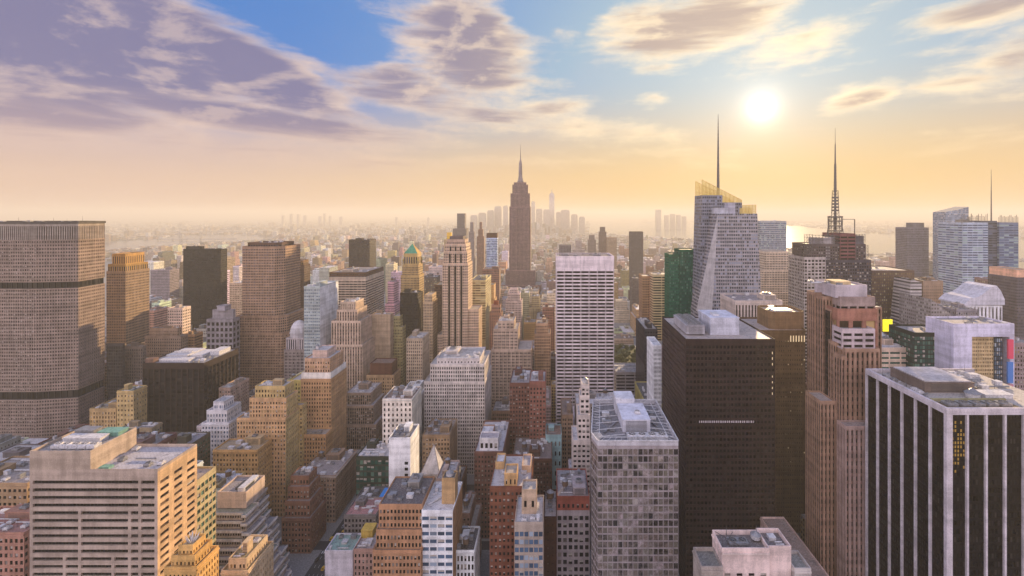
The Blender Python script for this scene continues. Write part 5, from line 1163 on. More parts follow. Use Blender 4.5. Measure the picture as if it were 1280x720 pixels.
# pinkish stepped tower with fins
def finned():
    Y = 300; X = lambda p, y=Y: px2x(p, y); Z = lambda p, y=Y: py2z(p, y)
    b = Bld('finned_pink_tower', 'pinkish brown postmodern tower of vertical fins stepping up to a grey boxed crown', OT, X(1050), Y+25, ref='the finned pinkish tower')
    c = (.345, .245, .195); c2 = (.20, .14, .12)
    fin = St(col=c, bay=3.1, fl=4.6, wf=.48, hf=.56, dep=1.0, k='pier', g='black', col2=(.24, .17, .15), top=1.2)
    xf0, xf1 = X(1057), X(1100)
    b.rect(xf0, xf1, Y, Y+14, 0, Z(438), fin, roof=RG_)
    b.rect(xf0-.3, xf1-1, Y+3, Y+14, Z(438), Z(413, Y+3), St(col=(.44, .38, .38), bay=8.2, fl=4, wf=.78, hf=.5, dep=.8, g='black', top=1), roof=RG_)
    yb = Y+10
    b.rect(X(1047, yb), X(1097, yb), yb, Y+30, Z(440), Z(388, yb), St(col=(.33, .20, .16), bay=9, fl=9, wf=.7, hf=.62, dep=1, g='warm', top=5), roof=RG_)
    yc = Y+13
    b.rect(X(1036, yc)+7.5, X(1094, yc), yc, Y+41, Z(450), Z(373, yc), St(col=(.33, .27, .25), bay=6, fl=6, wf=.8, hf=.62, dep=.8, g='black', top=4), roof=(.4, .37, .36))
    b.rect(X(1032, yc+2)+6.5, X(1084, yc+2), yc+2, Y+40, Z(373, yc)+.005, Z(358, yc+2), St(col=(.44, .40, .41), k='blank'), roof=(.42, .40, .40), ph=1)
    # flank: bays receding along the side street, each its own height
    flank = vary(fin, bay=2.7, dep=.35, wf=.58, col2=(.13, .09, .08)); gl_ = St(col=(.10, .08, .075), bay=1.8, fl=4.6, wf=.8, hf=.8, dep=.2, g='black')
    ys_ = [0, 8, 16, 22, 31, 41]; tops = [445, 428, 388, 371, 366]; ins = [0, .9, 2.2, .6, 0]
    for k in range(5):
        ya, yb2 = Y+ys_[k]+.01, Y+ys_[k+1]; xa = 181+ins[k]; f_ = gl_ if k == 2 else flank
        b.rect(xa, X(1057)-.02 if k == 0 else xa+9, ya, yb2, 0, Z(tops[k], (ya+yb2)/2), vary(fin, bay=2.4), roof=RG_, faces={3: f_})
    b.rect(190, 235, Y+42.01, Y+46, 0, Z(400), fin, ph=0)
    b.rect(171, 180.98, Y+6, Y+24, 0, Z(508), vary(fin, bay=2.6), roof=(.5, .42, .38), faces={3: vary(flank, bay=2.3)})
    b.rect(X(1046), X(1085), Y-9, Y-.02, 0, Z(535, Y-9), vary(fin, bay=2.9, col=(.42, .29, .25)), roof=(.42, .33, .3))
    b.clutter((X(1036), X(1080), Y+18, Y+38, Z(358, yc+2)), 5, 78, big=False)
    m = MB(); m.box(X(1046, yc+6), X(1066, yc+6), yc+8, yc+20, Z(358, yc+2), Z(358, yc+2)+2.4, col=(.6, .45, .25)); b.part('roof_plant', m, WALL)
finned()
Bd('ledge_podium', 'low podium with a pale stone ledge at the foot of the finned pinkish tower', 'podium', 1010, 1046, 735, 262, D=60, ref='the pale ledged podium', roof=(.3, .22, .19), st=St(col=(.5, .4, .36), bay=3, wf=.4))
# black tower with white piers
def black_white():
    Y = 230; x0 = px2x(1184, Y); bay = px2x(1207.5, Y)-x0; n = 7; x1 = x0+bay*n; D = 58; z = py2z(514, Y)
    b = Bld('white_piered_black_tower', 'black glass tower striped by broad white stone piers, roof full of plant, lower right', OT, (x0+x1)/2, Y+D/2, ref='the white piered black tower')
    g = St(col=(.034, .027, .025), bay=1.5, fl=3.9, wf=.72, hf=.62, dep=.12, g='black', top=.6)
    b.tier([(x0, Y), (x1, Y), (x1, Y+D), (x0, Y+D)], 0, z, g, roof=(.50, .45, .40), ph=0)
    w = (.60, .54, .56)
    pb = D/6
    AMB = plain('painted amber reflection', (.42, .26, .05), .15, spec=.6); ra = random.Random(8)
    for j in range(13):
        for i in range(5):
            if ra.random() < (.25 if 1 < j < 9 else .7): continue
            am = MB(); u = x0+2.2+i*1.35; zz = z-6-j*1.95; am.box(u, u+.7, Y-.07, Y+.02, zz, zz+1.25, bottom=True); b.part('window', am, AMB)  # amber panes laid over the glass to paint yellow reflections
    def pier(a0, a1, c0, c1):
        m = MB(); m.box(a0, a1, c0, c1, 0, z+1.6, col=w); b.part('pier', m, WALL)
    for k in range(n+1):
        r = .75 if k else 1.9
        if k == 0: pier(x0-1.2, x0+1.7, Y-1.2, Y+.6)
        else: pier(x0+k*bay-.5, x0+k*bay+.5, Y-1.1, Y-.004)
    for k in range(1, 7): pier(x0-1.1, x0-.004, Y+k*pb-.5, Y+k*pb+.5)
    e = MB(); t = 1.4
    for (a0, a1, c0, c1) in [(x0-1.4, x1+1, Y-1.4, Y+t-1.4), (x0-1.4, x0-1.4+t, Y+t-1.4+.003, Y+D), (x0+t-1.4+.003, x1, Y+D-t, Y+D)]: e.box(a0, a1, c0, c1, z-1.2, z+1.9, col=w, bottom=True)
    b.part('parapet', e, WALL)
    zr = z
    b.box_part('plant_room', x0+8, x0+34, Y+24, Y+50, zr, zr+5.0, col=(.17, .13, .11), lip=.3, louvre=True)
    b.box_part('roof_deck', x0+9, x0+33, Y+25, Y+49, zr+5.36, zr+5.8, col=(.58, .54, .53))
    b.tank(x0+27, Y+17, zr, 3.4, 2.2, .4, WHITEP)
    b.box_part('roof_deck', x0+2, x0+40, Y+12.5, Y+13.5, zr, zr+1.2, col=(.35, .32, .18)); b.box_part('air_handler', x0+32, x0+46, Y+15, Y+22, zr, zr+2, mat=WHITEP, lip=.2)
    for k in range(5): b.fans(x0+7+k*6.6, Y+7, zr, 1, 0, r=1.9, h=1.6, mat=GREYM)
    b.box_part('roof_deck', x0+3.5, x0+39, Y+3.2, Y+11, zr, zr+.35, col=(.14, .11, .07))
    for k in range(6): b.pipes((x0+4+k*2, Y+20+k*4), (x0+8, Y+22+k*4), zr, .3, GREYM)
    b.clutter((x0+1, x0+7, Y+14, Y+54, zr), 8, 79, big=False, bright=.4); b.clutter((x0+36, x1-2, Y+24, Y+55, zr), 12, 80, big=False, bright=.5)
    m = MB(); m.bar((x0+20, Y+52, zr+3), (x0+60, Y+52, zr+3), .2); b.part('roof_rail', m, STEEL)
black_white()
def roof_pair():
    Y = 205; x0, x1 = px2x(902, Y), px2x(962, Y)
    b = Bld('white_roofed_block', 'pale pinkish block seen from above with open framed roof and satellite drum at the bottom', 'office building', (x0+x1)/2, Y+15, ref='the framed roof block at the bottom')
    z = py2z(691, Y); s = St(col=(.56, .47, .44), bay=5, fl=5, wf=.5, hf=.3, dep=.5, top=7)
    b.rect(x0, x1, Y, Y+12, 0, z, s, roof=(.17, .15, .15), ph=2.0)
    b.rect(x1+.02, px2x(992, Y), Y+2, Y+14, 0, z-.5, vary(s, k='blank'), roof=(.17, .15, .15), ph=2.0)
    b.rect(px2x(875, Y), x0-.02, Y-2, Y+10, 0, z-6, vary(s, col=(.4, .34, .3)), roof=(.2, .2, .18), ph=1.6); b.rect(px2x(993, Y), px2x(1014, Y), Y, Y+11, 0, z-8, vary(s, col=(.5, .45, .42)), roof=(.3, .3, .27), ph=1.4)
    m = MB()
    for (a, c) in [((x0+1, Y+1), (x0+9, Y+11)), ((x0+9, Y+1), (x0+1, Y+11))]: m.bar((*a, z+1.8), (*c, z+1.8), .12)
    b.part('roof_frame', m, STEEL)
    b.fans(x0+7, Y+6, z, 2, 4.2, r=1.6, h=1.4, mat=GREYM); b.tank(x1-2.6, Y+8, z, 2.1, 1.6, 1, WHITEP)
    for q in ((x0+6, Y+11), (x1-1, Y+11), (x0+1, Y+2)): b.mast(*q, z, 4.5, .2)
    b.clutter((x1+1, px2x(991, Y), Y+3, Y+13, z-.5), 4, 81, big=False); b.clutter((x0+14, x1-5, Y+1, Y+11, z), 3, 82, big=False)
roof_pair()

def mast_tower():
    Y = 600; X = lambda p: px2x(p, Y); Z = lambda p: py2z(p, Y)
    b = Bld('broadcast_tower', 'dark industrial topped tower with lattice sign frames and a huge broadcast mast', 'skyscraper', X(1045), Y+20, vb=400, ref='the broadcast mast tower')
    b.rect(X(1030), X(1089), Y, Y+44, 0, Z(326), St(col=(.12, .11, .125), bay=3, fl=4, wf=.7, hf=.6, g='brown', dep=.3), roof=RG_)
    b.rect(X(1003), X(1029.8), Y-4, Y+36, 0, Z(322), St(col=(.42, .38, .36), bay=4.2, fl=4.2, wf=.7, hf=.62, g='dark', dep=.4), roof=RG_)
    b.rect(X(1010), X(1084), Y+3, Y+40, Z(326), Z(306), St(col=(.16, .14, .14), bay=3, fl=4, wf=.6, g='brown'), roof=RG_)
    b.rect(X(1051), X(1070), Y+1, Y+41, Z(326), Z(293), St(col=(.22, .13, .13), bay=12, fl=4.2, wf=.9, hf=.5, g='black', dep=.5), roof=RG_)
    m = MB(); m.cyl(X(1037), Y+18, Z(326), Z(297), 15, 15, 24, col=(.32, .29, .29)); b.part('drum', m, WALL)
    b.rect(X(1070.2), X(1083), Y+5, Y+38, Z(306)+.005, Z(296), St(col=(.20, .19, .21), k='blank'), roof=RG_)
    def lattice(xa, xb, za, zb, y, nx, nz):
        f = MB()
        for i in range(nx+1): f.bar((xa+(xb-xa)*i/nx, y, za), (xa+(xb-xa)*i/nx, y, zb), .3)
        for j in range(nz+1): f.bar((xa, y, za+(zb-za)*j/nz), (xb, y, za+(zb-za)*j/nz), .25)
        for i in range(nx):
            for j in range(nz): f.bar((xa+(xb-xa)*i/nx, y, za+(zb-za)*j/nz), (xa+(xb-xa)*(i+1)/nx, y, za+(zb-za)*(j+1)/nz), .15)
        b.part('sign_frame', f, STEEL)
    lattice(X(1006), X(1016), Z(317), Z(293), Y+1, 3, 6); lattice(X(1070), X(1084), Z(303), Z(293), Y+4, 4, 3); lattice(X(1018), X(1050), Z(304), Z(294), Y+4, 8, 3); lattice(X(1083), X(1089), Z(322), Z(307), Y+6, 2, 4)
    tr = MB(); cyy = Y+22; X = lambda p: px2x(p, cyy); Z = lambda p: py2z(p, cyy); cx = X(1044)
    def truss(za, zb, ra, rb, n):
        for k in range(n):
            t0, t1 = k/n, (k+1)/n; r0, r1 = ra+(rb-ra)*t0, ra+(rb-ra)*t1; z0, z1 = za+(zb-za)*t0, za+(zb-za)*t1
            for a in range(4):
                p = lambda q, r, z: (cx+r*(1 if q % 4 in (0, 3) else -1), cyy+r*(1 if q % 4 in (0, 1) else -1), z)
                tr.bar(p(a, r0, z0), p(a, r1, z1), .35); tr.bar(p(a, r0, z0), p(a+1, r1, z1), .2); tr.bar(p(a, r1, z1), p(a+1, r1, z1), .22)
    truss(Z(300), Z(270), 7.5, 4.6, 5); truss(Z(270), Z(238), 3.2, 2.4, 8); tr.bar((cx, cyy, Z(290)), (cx, cyy, Z(238)), 1.6, n=6, r2=1.2)
    for yy in (289, 283, 277, 272): tr.cyl(cx, cyy, Z(yy), Z(yy)+1.6, 8.5, n=10); 
    for yy in (264, 260, 256, 252, 248): tr.cyl(cx, cyy, Z(yy), Z(yy)+2.2, 4.2, n=8)
    for a in range(16):
        an = a*math.pi/8; tr.bar((cx+8*math.cos(an), cyy+8*math.sin(an), Z(290)), (cx+8.5*math.cos(an), cyy+8.5*math.sin(an), Z(270)), .3)
    tr.bar((cx, cyy, Z(240)), (cx, cyy, Z(205)), 1.9, n=6, r2=1.4); tr.bar((cx, cyy, Z(205)), (cx, cyy, Z(180)), 1.1, n=6, r2=.7); tr.bar((cx, cyy, Z(180)), (cx, cyy, Z(160)), .35, n=5, r2=.15)
    for k in range(9): tr.cyl(cx, cyy, Z(236-k*3.8), Z(236-k*3.8)+.7, 2.2-k*.07, n=8)
    b.part('broadcast_mast', tr, STEEL)
    go = MB()
    for p in (1028.5, 1061): go.bar((X(p), Y+10, Z(300)), (X(p), Y+10, Z(274)), .6)
    go.bar((X(1028.5), Y+10, Z(274)), (X(1038), Y+18, Z(274)), .5); go.bar((X(1061), Y+10, Z(274)), (X(1050), Y+18, Z(274)), .5); b.part('gantry', go, STEEL)
    b.clutter((X(1020), X(1080), Y+8, Y+36, Z(311)), 8, 83, big=False)
    b.shapes.append((X(1038), X(1050), Y+12, Y+30, 200, Z(200)))
mast_tower()
Bd('brown_square_tower', 'flat topped dark brown tower with a gold flecked stripe right of the broadcast mast tower', OT, 1090, 1143, 339, 640, D=60, vb=412, ref='the flat topped dark brown tower', st=St(col=(.16, .12, .105), bay=3, fl=3.9, wf=.5, hf=.5, g='warm'), roof=RG_, clut=dict(n=4, seed=84, big=False))
def leaning():
    Y = 600; X = lambda p: px2x(p, Y); Z = lambda p: py2z(p, Y)
    b = Bld('leaning_striped_block', 'striped building with a slanting side and pale horizontal bands by the brown box', OT, X(1143), Y+20, vb=416, ref='the slanting striped building')
    q = [(X(1133), Z(418)), (X(1153), Z(418)), (X(1152), Z(353)), (X(1139), Z(349))]; D = 30
    s = dict(col=(.55, .50, .48), par=(30, 4.2, .98), parb=(.5, 0, 2), gc=(.05, .045, .045), mi=1)
    w = b.wall; w.poly([(x, Y, z) for x, z in q], **s); w.poly([(q[3][0], Y+D, q[3][1]), (q[3][0], Y, q[3][1]), (q[0][0], Y, q[0][1]), (q[0][0], Y+D, q[0][1])][::-1], **s)
    w.poly([(q[1][0], Y, q[1][1]), (q[1][0], Y+D, q[1][1]), (q[2][0], Y+D, q[2][1]), (q[2][0], Y, q[2][1])], **s); w.poly([(x, Y+D, z) for x, z in q][::-1], **s)
    r = MB(); r.poly([(q[3][0], Y, q[3][1]), (q[2][0], Y, q[2][1]), (q[2][0], Y+D, q[2][1]), (q[3][0], Y+D, q[3][1])], col=RG_); b.roofs.append(r)
    b.rect(X(1133), X(1153), Y, Y+D, 0, Z(418), St(col=(.4, .36, .34), geo=False), ph=0)
    b.clutter((X(1141), X(1151), Y+2, Y+D, Z(352)), 3, 85, big=False)
leaning()
Bd('brown_box_tower', 'plain brown box tower with a dark rim right of the slanting striped building', OT, 1154, 1179, 352, 640, D=40, vb=392, ref='the plain brown box tower', st=St(col=(.30, .235, .20), bay=3, fl=3.9, wf=.25, hf=.3, geo=False, top=5), roof=RT, clut=dict(n=2, seed=86))
Bd('slim_gold_post_tower', 'sparkling narrow amber tower between brown box and dark green box', OT, 1160, 1170, 380, 560, D=20, vb=420, ref='the narrow amber tower', st=St(col=(.42, .31, .2), bay=2, wf=.4, g='warm'), roof=RTAN)
def slanted_roof():
    Y = 500; X = lambda p: px2x(p, Y); Z = lambda p: py2z(p, Y); D = 46
    b = Bld('slanted_roof_block', 'grey block with a roof slanting down to the right, right of the brown box', OT, X(1180), Y+D/2, vb=455, ref='the slanting roofed grey block')
    x0, x1 = X(1164), X(1195); za, zb = Z(374), Z(398)
    s = dict(col=(.30, .27, .27), par=(2.8, 3.9, .6), parb=(.5, 0, 9), gc=(.12, .10, .09), mi=1)
    b.wall.poly([(x0, Y, 0), (x1, Y, 0), (x1, Y, zb), (x0, Y, za)], **s); b.wall.poly([(x1, Y, 0), (x1, Y+D, 0), (x1, Y+D, zb), (x1, Y, zb)], **dict(s, col=(.45, .34, .25)))
    b.wall.poly([(x0, Y+D, 0), (x0, Y, 0), (x0, Y, za), (x0, Y+D, za)], **s); b.wall.poly([(x1, Y+D, 0), (x0, Y+D, 0), (x0, Y+D, za), (x1, Y+D, zb)], **s)
    r = MB(); r.poly([(x0, Y, za), (x1, Y, zb), (x1, Y+D, zb), (x0, Y+D, za)], col=(.2, .19, .22)); b.roofs.append(r)
    for k in range(6):
        m = MB(); t = .1+k*.15; xx = x0+(x1-x0)*t; zz = za+(zb-za)*t; m.box(xx, xx+1, Y+3, Y+D-3, zz-1, zz+.7, col=(.3, .28, .32)); b.part('roof_rib', m, WALL)
    b.shapes.append((x0, x1, Y, Y+D, 0, za))
slanted_roof()
Bd('grey_roof_hangar', 'low grey flat block with blue grey ribbed roof behind the white portal building', OT, 1195, 1222, 388, 520, D=34, vb=404, ref='the blue grey ribbed roof block', st=St(col=(.3, .28, .3), bay=3, wf=.5), roof=(.24, .25, .3), clut=dict(n=6, seed=87, bright=.2))
def dark_box():
    b = Bd('dark_green_box', 'dark green glass box with a thin white roof rim above the white piered tower', OT, 1163-20, 1190, 418, 420, D=32, vb=466, ref='the dark green glass box', st=St(col=(.05, .06, .055), bay=2.4, fl=3.9, wf=.85, hf=.75, g='green', dep=.1), roof=(.28, .27, .27), ph=1.6, clut=dict(n=4, seed=88, big=False))
dark_box()
def portal():
    Y = 400; X = lambda p, y=Y: px2x(p, y); Z = lambda p, y=Y: py2z(p, y); D = 30
    x0, x1 = X(1213), X(1268); z = Z(407); c = (.54, .52, .60)
    b = Bld('white_portal_building', 'pale lavender slab building with a framed tall opening of gold flecked windows, right', OT, (x0+x1)/2, Y+D/2, vb=505, ref='the lavender portal building')
    x0 = X(1192); 
    bl = St(col=c, k='blank')
    zi = Z(421); xa, xb = X(1215), X(1262)
    b.rect(x0, x1, Y, Y+D, zi, z, bl, roof=(.3, .28, .3), ph=1.6)
    b.rect(x0, xa, Y, Y+D, 0, zi-.005, bl, ph=0); b.rect(xb, x1, Y, Y+D, 0, zi-.005, bl, ph=0)
    b.rect(xa+.01, X(1246), Y+3, Y+D-1, 0, zi-.01, St(col=(.50, .40, .26), bay=1.7, fl=3.2, wf=.5, hf=.5, g='warm', dep=.4), ph=0, roof=RG_)
    b.rect(X(1246)+.01, X(1256), Y+2, Y+D-1, 0, zi-.01, St(col=(.04, .05, .06), bay=1.7, fl=3.8, wf=.8, hf=.8, g='blue', dep=.2), ph=0, roof=RG_)
    m = MB(); m.box(X(1258.5), X(1265), Y-1.5, Y-.1, Z(448), Z(424), bottom=True); b.part('red_sign', m, plain('red sign panel', (.65, .05, .12), .4, emit=(.9, .08, .16, .05)))
    m = MB(); m.box(X(1258), X(1264.5), Y-1.5, Y-.1, Z(478), Z(452), bottom=True); b.part('blue_sign', m, plain('blue sign panel', (.06, .2, .55), .4, emit=(.1, .3, .8, .02)))
    m = MB(); m.box(X(1257.5), X(1265), Y-1.4, Y-.1, Z(505), Z(480), bottom=True); b.part('pink_sign', m, plain('pink sign panel', (.6, .25, .3), .4))
    b.clutter((x0+12, x1, Y, Y+D, z), 9, 89, bright=.3, big=False)
portal()
def arched_white():
    Y = 560; X = lambda p: px2x(p, Y); Z = lambda p: py2z(p, Y)
    b = Bld('peaked_white_block', 'white columned block with a swooping white gable roof, right', OT, X(1235), Y+20, vb=404, ref='the white swooping roof block')
    x0, x1 = X(1207), X(1253)
    b.rect(x0, x1, Y, Y+36, 0, Z(382), St(col=(.60, .58, .60), bay=4.2, fl=30, wf=.5, hf=.9, k='pier', dep=1.2, top=2), roof=RW, ph=0)
    pts = [(1205, 380), (1213, 373), (1222, 371), (1230, 366), (1238, 359), (1245, 357), (1250, 363), (1255, 374), (1255, 381), (1205, 382)]
    m = MB(); y0, y1 = Y-1, Y+37
    m.poly([(X(p), y0, Z(q)) for p, q in pts][::-1], col=(.62, .60, .66)); m.poly([(X(p), y1, Z(q)) for p, q in pts], col=(.62, .6, .66))
    for (p, q), (r, s) in zip(pts, pts[1:]+pts[:1]): m.poly([(X(p), y0, Z(q)), (X(r), y0, Z(s)), (X(r), y1, Z(s)), (X(p), y1, Z(q))], col=(.64, .62, .66))
    b.part('swooping_roof', m, WALL)
arched_white()
b = Bd('round_banded_block', 'low rounded block with white and tan bands left of the dark green box', 'building', 1098, 1140, 436, 430, D=30, vb=465, ref='the low white and tan banded block', st=St(col=(.56, .46, .38), bay=10, fl=4.4, wf=.9, hf=.42, g='green', dep=.6), roof=(.6, .58, .6), clut=dict(n=7, seed=90, bright=1))
# glowing yellow advertising sign
def sign():
    Y = 520; X = lambda p: px2x(p, Y); Z = lambda p: py2z(p, Y)
    b = Bld('billboard_block', 'narrow grey block carrying a glowing yellow advertising board', 'building', X(1112), Y+10, vb=430, ref='the yellow advertising board')
    b.rect(X(1100), X(1124), Y+2, Y+30, 0, Z(424), St(col=(.25, .22, .2), bay=3, wf=.5), roof=RW)
    f = MB()
    for p in (1107, 1111, 1116): f.bar((X(p), Y+4, Z(425)), (X(p), Y+4, Z(400)), .3)
    b.part('sign_frame', f, STEEL)
    m = MB(); m.box(X(1106), X(1117.5), Y+2.2, Y+3.6, Z(415), Z(400), bottom=True); b.part('yellow_sign', m, plain('lit yellow sign', (.8, .7, .02), .5, emit=(1.0, .82, .02, .45)))
    m = MB(); m.box(X(1111), X(1122), Y+1, Y+2, Z(430), Z(423), bottom=True); b.part('amber_sign', m, plain('lit amber sign', (.7, .5, .1), .5, emit=(1.0, .62, .1, .5)))
    m = MB(); m.box(X(1097), X(1105), Y+1, Y+2, Z(432), Z(416), bottom=True); b.part('white_sign', m, plain('pale sign', (.6, .66, .72), .5))
sign()
Bd('hazy_dark_slab', 'dark slab with rounded roof box rising from haze near the right river bend', OT, 1134, 1161, 285, 1050, D=36, vb=350, ref='the hazy dark slab', st=St(col=(.20, .19, .21), bay=3, fl=3.8, wf=.5, geo=False), roof=RT, tiers=[(18, 4, 8, 8, 279, St(col=(.2, .19, .2), k='blank'))])
def wedge():
    Y = 1000; X = lambda p: px2x(p, Y); Z = lambda p: py2z(p, Y); D = 40
    b = Bld('wedge_topped_tower', 'blue grey glass tower with a slanted wedge top left of the louvred tower', OT, X(1200), Y+D/2, vb=360, ref='the wedge topped tower')
    x0, xm, x1 = X(1185), X(1197), X(1214)
    s = dict(col=(.30, .36, .46), par=(2.5, 3.8, .8), parb=(.7, 0, 4), gc=(.16, .19, .24), mi=1)
    zs = [Z(265), Z(262), Z(258.5)]
    P = [(x0, Y+8), (xm, Y), (x1, Y+6), (x1, Y+D), (x0, Y+D)]; T = [zs[0], zs[1], zs[2], zs[2]+1, zs[0]]
    for i in range(5):
        j = (i+1) % 5; b.wall.poly([(*P[i], 0), (*P[j], 0), (*P[j], T[j]), (*P[i], T[i])], **s)
    r = MB(); r.poly([(*P[0], T[0]), (*P[1], T[1]), (*P[2], T[2])], col=RG_); r.poly([(*P[0], T[0]), (*P[2], T[2]), (*P[3], T[3]), (*P[4], T[4])], col=RG_); b.roofs.append(r)
    b.shapes.append((x0, x1, Y, Y+D, 0, zs[2]))
wedge()
def louvred():
    Y = 800; X = lambda p, y=Y: px2x(p, y); Z = lambda p, y=Y: py2z(p, y)
    b = Bld('louvred_tower', 'grey louvred tower with spiky roof screens and a thin mast, far right', 'skyscraper', X(1238), Y+30, vb=372, ref='the louvred tower with mast')
    s = St(col=(.36, .40, .46), bay=9, fl=4.1, wf=.94, hf=.5, geo=False, g='blue')
    b.rect(X(1203), X(1235), Y, Y+50, 0, Z(279), s, roof=RG_); b.rect(X(1235)+.02, X(1252), Y+8, Y+50, 0, Z(277), vary(s, col=(.08, .10, .14), gc=(.02, .025, .04)), roof=RG_)
    b.rect(X(1252)+.02, X(1276), Y+4, Y+50, 0, Z(279), vary(s, col=(.17, .21, .30)), roof=RG_)
    for (a, c, y) in [(1203, 1215, Y), (1222, 1235, Y), (1252, 1276, Y+4), (1237, 1250, Y+40)]:
        m = MB(); n = max(4, int((X(c)-X(a))/2.2))
        for k in range(n+1): x = X(a)+(X(c)-X(a))*k/n; m.bar((x, y+1, Z(280)), (x, y+1, Z(269)+random.uniform(-4, 3)), .3)
        for j in range(4): m.bar((X(a), y+1, Z(279-j*2.6)), (X(c), y+1, Z(279-j*2.6)), .25)
        b.part('roof_screen', m, STEEL)
    m = MB(); m.bar((X(1239, Y+28), Y+28, Z(277)), (X(1239, Y+28), Y+28, Z(238, Y+28)), 1.2, n=6, r2=.8); m.bar((X(1239, Y+28), Y+28, Z(238, Y+28)), (X(1239, Y+28), Y+28, Z(212, Y+28)), .7, n=6, r2=.25); b.part('mast', m, STEEL)
    b.clutter((X(1205), X(1233), Y+5, Y+45, Z(279)), 5, 92)
louvred()
Bd('lit_cap_tower', 'dark slab with pale lit cap cut by the right edge', OT, 1271, 1292, 348, 600, D=40, vb=480, ref='the pale capped slab at the right edge', st=St(col=(.16, .15, .17), bay=2.6, wf=.6, g='brown'), roof=RTAN, tiers=[(1, 1, 1, 1, 338, St(col=(.6, .4, .3), k='blank'))])
Bd('brown_patchwork_block', 'brown mottled block below the louvred tower', OT, 1250, 1274, 352, 660, D=40, vb=420, ref='the brown mottled block', st=St(col=(.30, .23, .22), bay=3, fl=4, wf=.5, g='warm', geo=False), roof=RG_, clut=dict(n=3, seed=93))
Bd('mottled_right_block', 'mottled grey brown block between the lavender portal building and the right edge', OT, 1268, 1300, 430, 450, D=40, vb=520, ref='the mottled right block', st=St(col=(.32, .26, .26), bay=3, fl=4, wf=.5, g='warm'), roof=RG_, clut=dict(n=3, seed=94))
Bd('curved_top_slab', 'dark hazy slab with curved top edge standing alone right of centre', OT, 788, 804, 290, 1500, D=30, vb=345, ref='the curved top dark slab', st=St(col=(.13, .11, .11), bay=3, wf=.5, geo=False), roof=RT)
Bd('hazy_round_tower', 'hazy brown tower with rounded tip, tallest of the trio behind the white slab', OT, 749, 758, 290, 1800, D=26, vb=320, ref='the rounded tip tower', st=St(col=(.2, .16, .15), bay=3, wf=.5, geo=False), roof=RT, tiers=[(4, 4, 4, 4, 284, None)])
Bd('hazy_pair_tower', 'hazy grey brown tower with a stepped top left of the rounded tip tower', OT, 735, 745, 300, 1900, D=26, vb=322, ref='the stepped hazy tower', st=St(col=(.25, .21, .2), bay=3, wf=.5, geo=False), roof=RT, tiers=[(5, 5, 5, 5, 294, None)])
Bd('hazy_wide_tower', 'hazy tan tower with a stepped shoulder right of the rounded tip tower', OT, 759, 771, 297, 1750, D=26, vb=322, ref='the shouldered hazy tower', st=St(col=(.38, .3, .22), bay=3, wf=.5, geo=False), roof=RTAN)
Bd('ribbed_hazy_block', 'hazy ribbed block directly above the left end of the white slab roof', OT, 699, 714, 307, 1350, D=30, vb=322, ref='the ribbed hazy block', st=St(col=(.2, .18, .19), bay=4, fl=4, wf=.5, k='pier', sp=.6, geo=False), roof=RT)
Bd('pale_peak_tower', 'pale hazy tower with a small peak between the ribbed block and stepped hazy tower', OT, 716, 731, 312, 1600, D=30, vb=322, ref='the pale peaked tower', st=St(col=(.40, .35, .32), bay=4, wf=.4, geo=False), roof=RTAN, tiers=[(10, 10, 6, 6, 301, None)])
Bd('chalk_white_block', 'plain chalk white block behind the golden attic tower facing the river', 'apartment building', 165, 192, 328, 1500, D=40, vb=365, ref='the chalk white block', st=St(col=(.62, .57, .5), bay=5, wf=.3, geo=False), roof=RW)
Bd('grey_river_tower', 'grey apartment tower left of the plain black tower', 'apartment building', 188, 212, 338, 1150, D=30, vb=375, ref='the grey river tower', st=St(col=(.30, .26, .27), bay=3, wf=.5, geo=False), roof=RG_, clut=dict(n=2, seed=95))
Bd('red_river_slab', 'reddish brown apartment slab nearest the river behind the golden attic tower', 'apartment building', 150, 176, 315, 2600, D=30, vb=328, ref='the reddish river slab', st=St(col=(.33, .2, .15), bay=4, wf=.4, geo=False), roof=RT)

# downtown cluster in the haze, and the group across the water
dt = [(686.5, 693, 243, 6400, 'tallest slender hazy tower of the downtown cluster, with pointed tip', (.5, .45, .45)), (679, 688, 263, 6300, 'broad hazy downtown tower just left of the tallest slender one', (.4, .36, .35)), (695, 701, 266, 6350, 'small hazy downtown tower right of the tallest slender one', (.4, .36, .35)),
      (701, 712, 263.5, 6200, 'wide flat hazy downtown tower, second right of the tallest', (.38, .34, .33)), (714, 722, 269, 6100, 'low stepped hazy tower at the right of the downtown cluster', (.4, .36, .33)), (724, 731, 272, 6000, 'lowest hazy tower at the right end of the downtown cluster', (.4, .36, .33)),
      (664, 669, 253, 6500, 'thin hazy downtown tower directly right of the spired skyscraper', (.42, .38, .38)), (670, 678, 262, 6450, 'square hazy downtown tower between thin one and broad one', (.4, .36, .35)), (629, 635, 258, 6200, 'hazy downtown tower touching the left side of the spired skyscraper', (.4, .36, .35)),
      (618, 627, 259, 6350, 'tall hazy downtown tower, second left of the spired skyscraper', (.38, .34, .33)), (609, 617, 264, 6250, 'hazy downtown tower, third left of the spired skyscraper', (.4, .36, .33)), (598, 607, 267, 6150, 'low broad hazy tower, fourth left of the spired skyscraper', (.4, .36, .33)),
      (588, 596, 270, 6100, 'low hazy tower at the left end of the downtown cluster', (.42, .38, .35))]
for (a, c, t, Y, lab, col) in dt:
    Bd('downtown_tower', lab, 'skyscraper', a, c, t, Y, D=60, st=St(col=col, bay=6, fl=8, wf=.4, geo=False), roof=RG_, ph=0, vb=285, group='hazy downtown towers', tiers=[(8, 8, 8, 8, t-1.2, None)] if t > 250 else [(12, 12, 12, 12, t-1.6, None), (28, 28, 28, 28, t-6, None)])
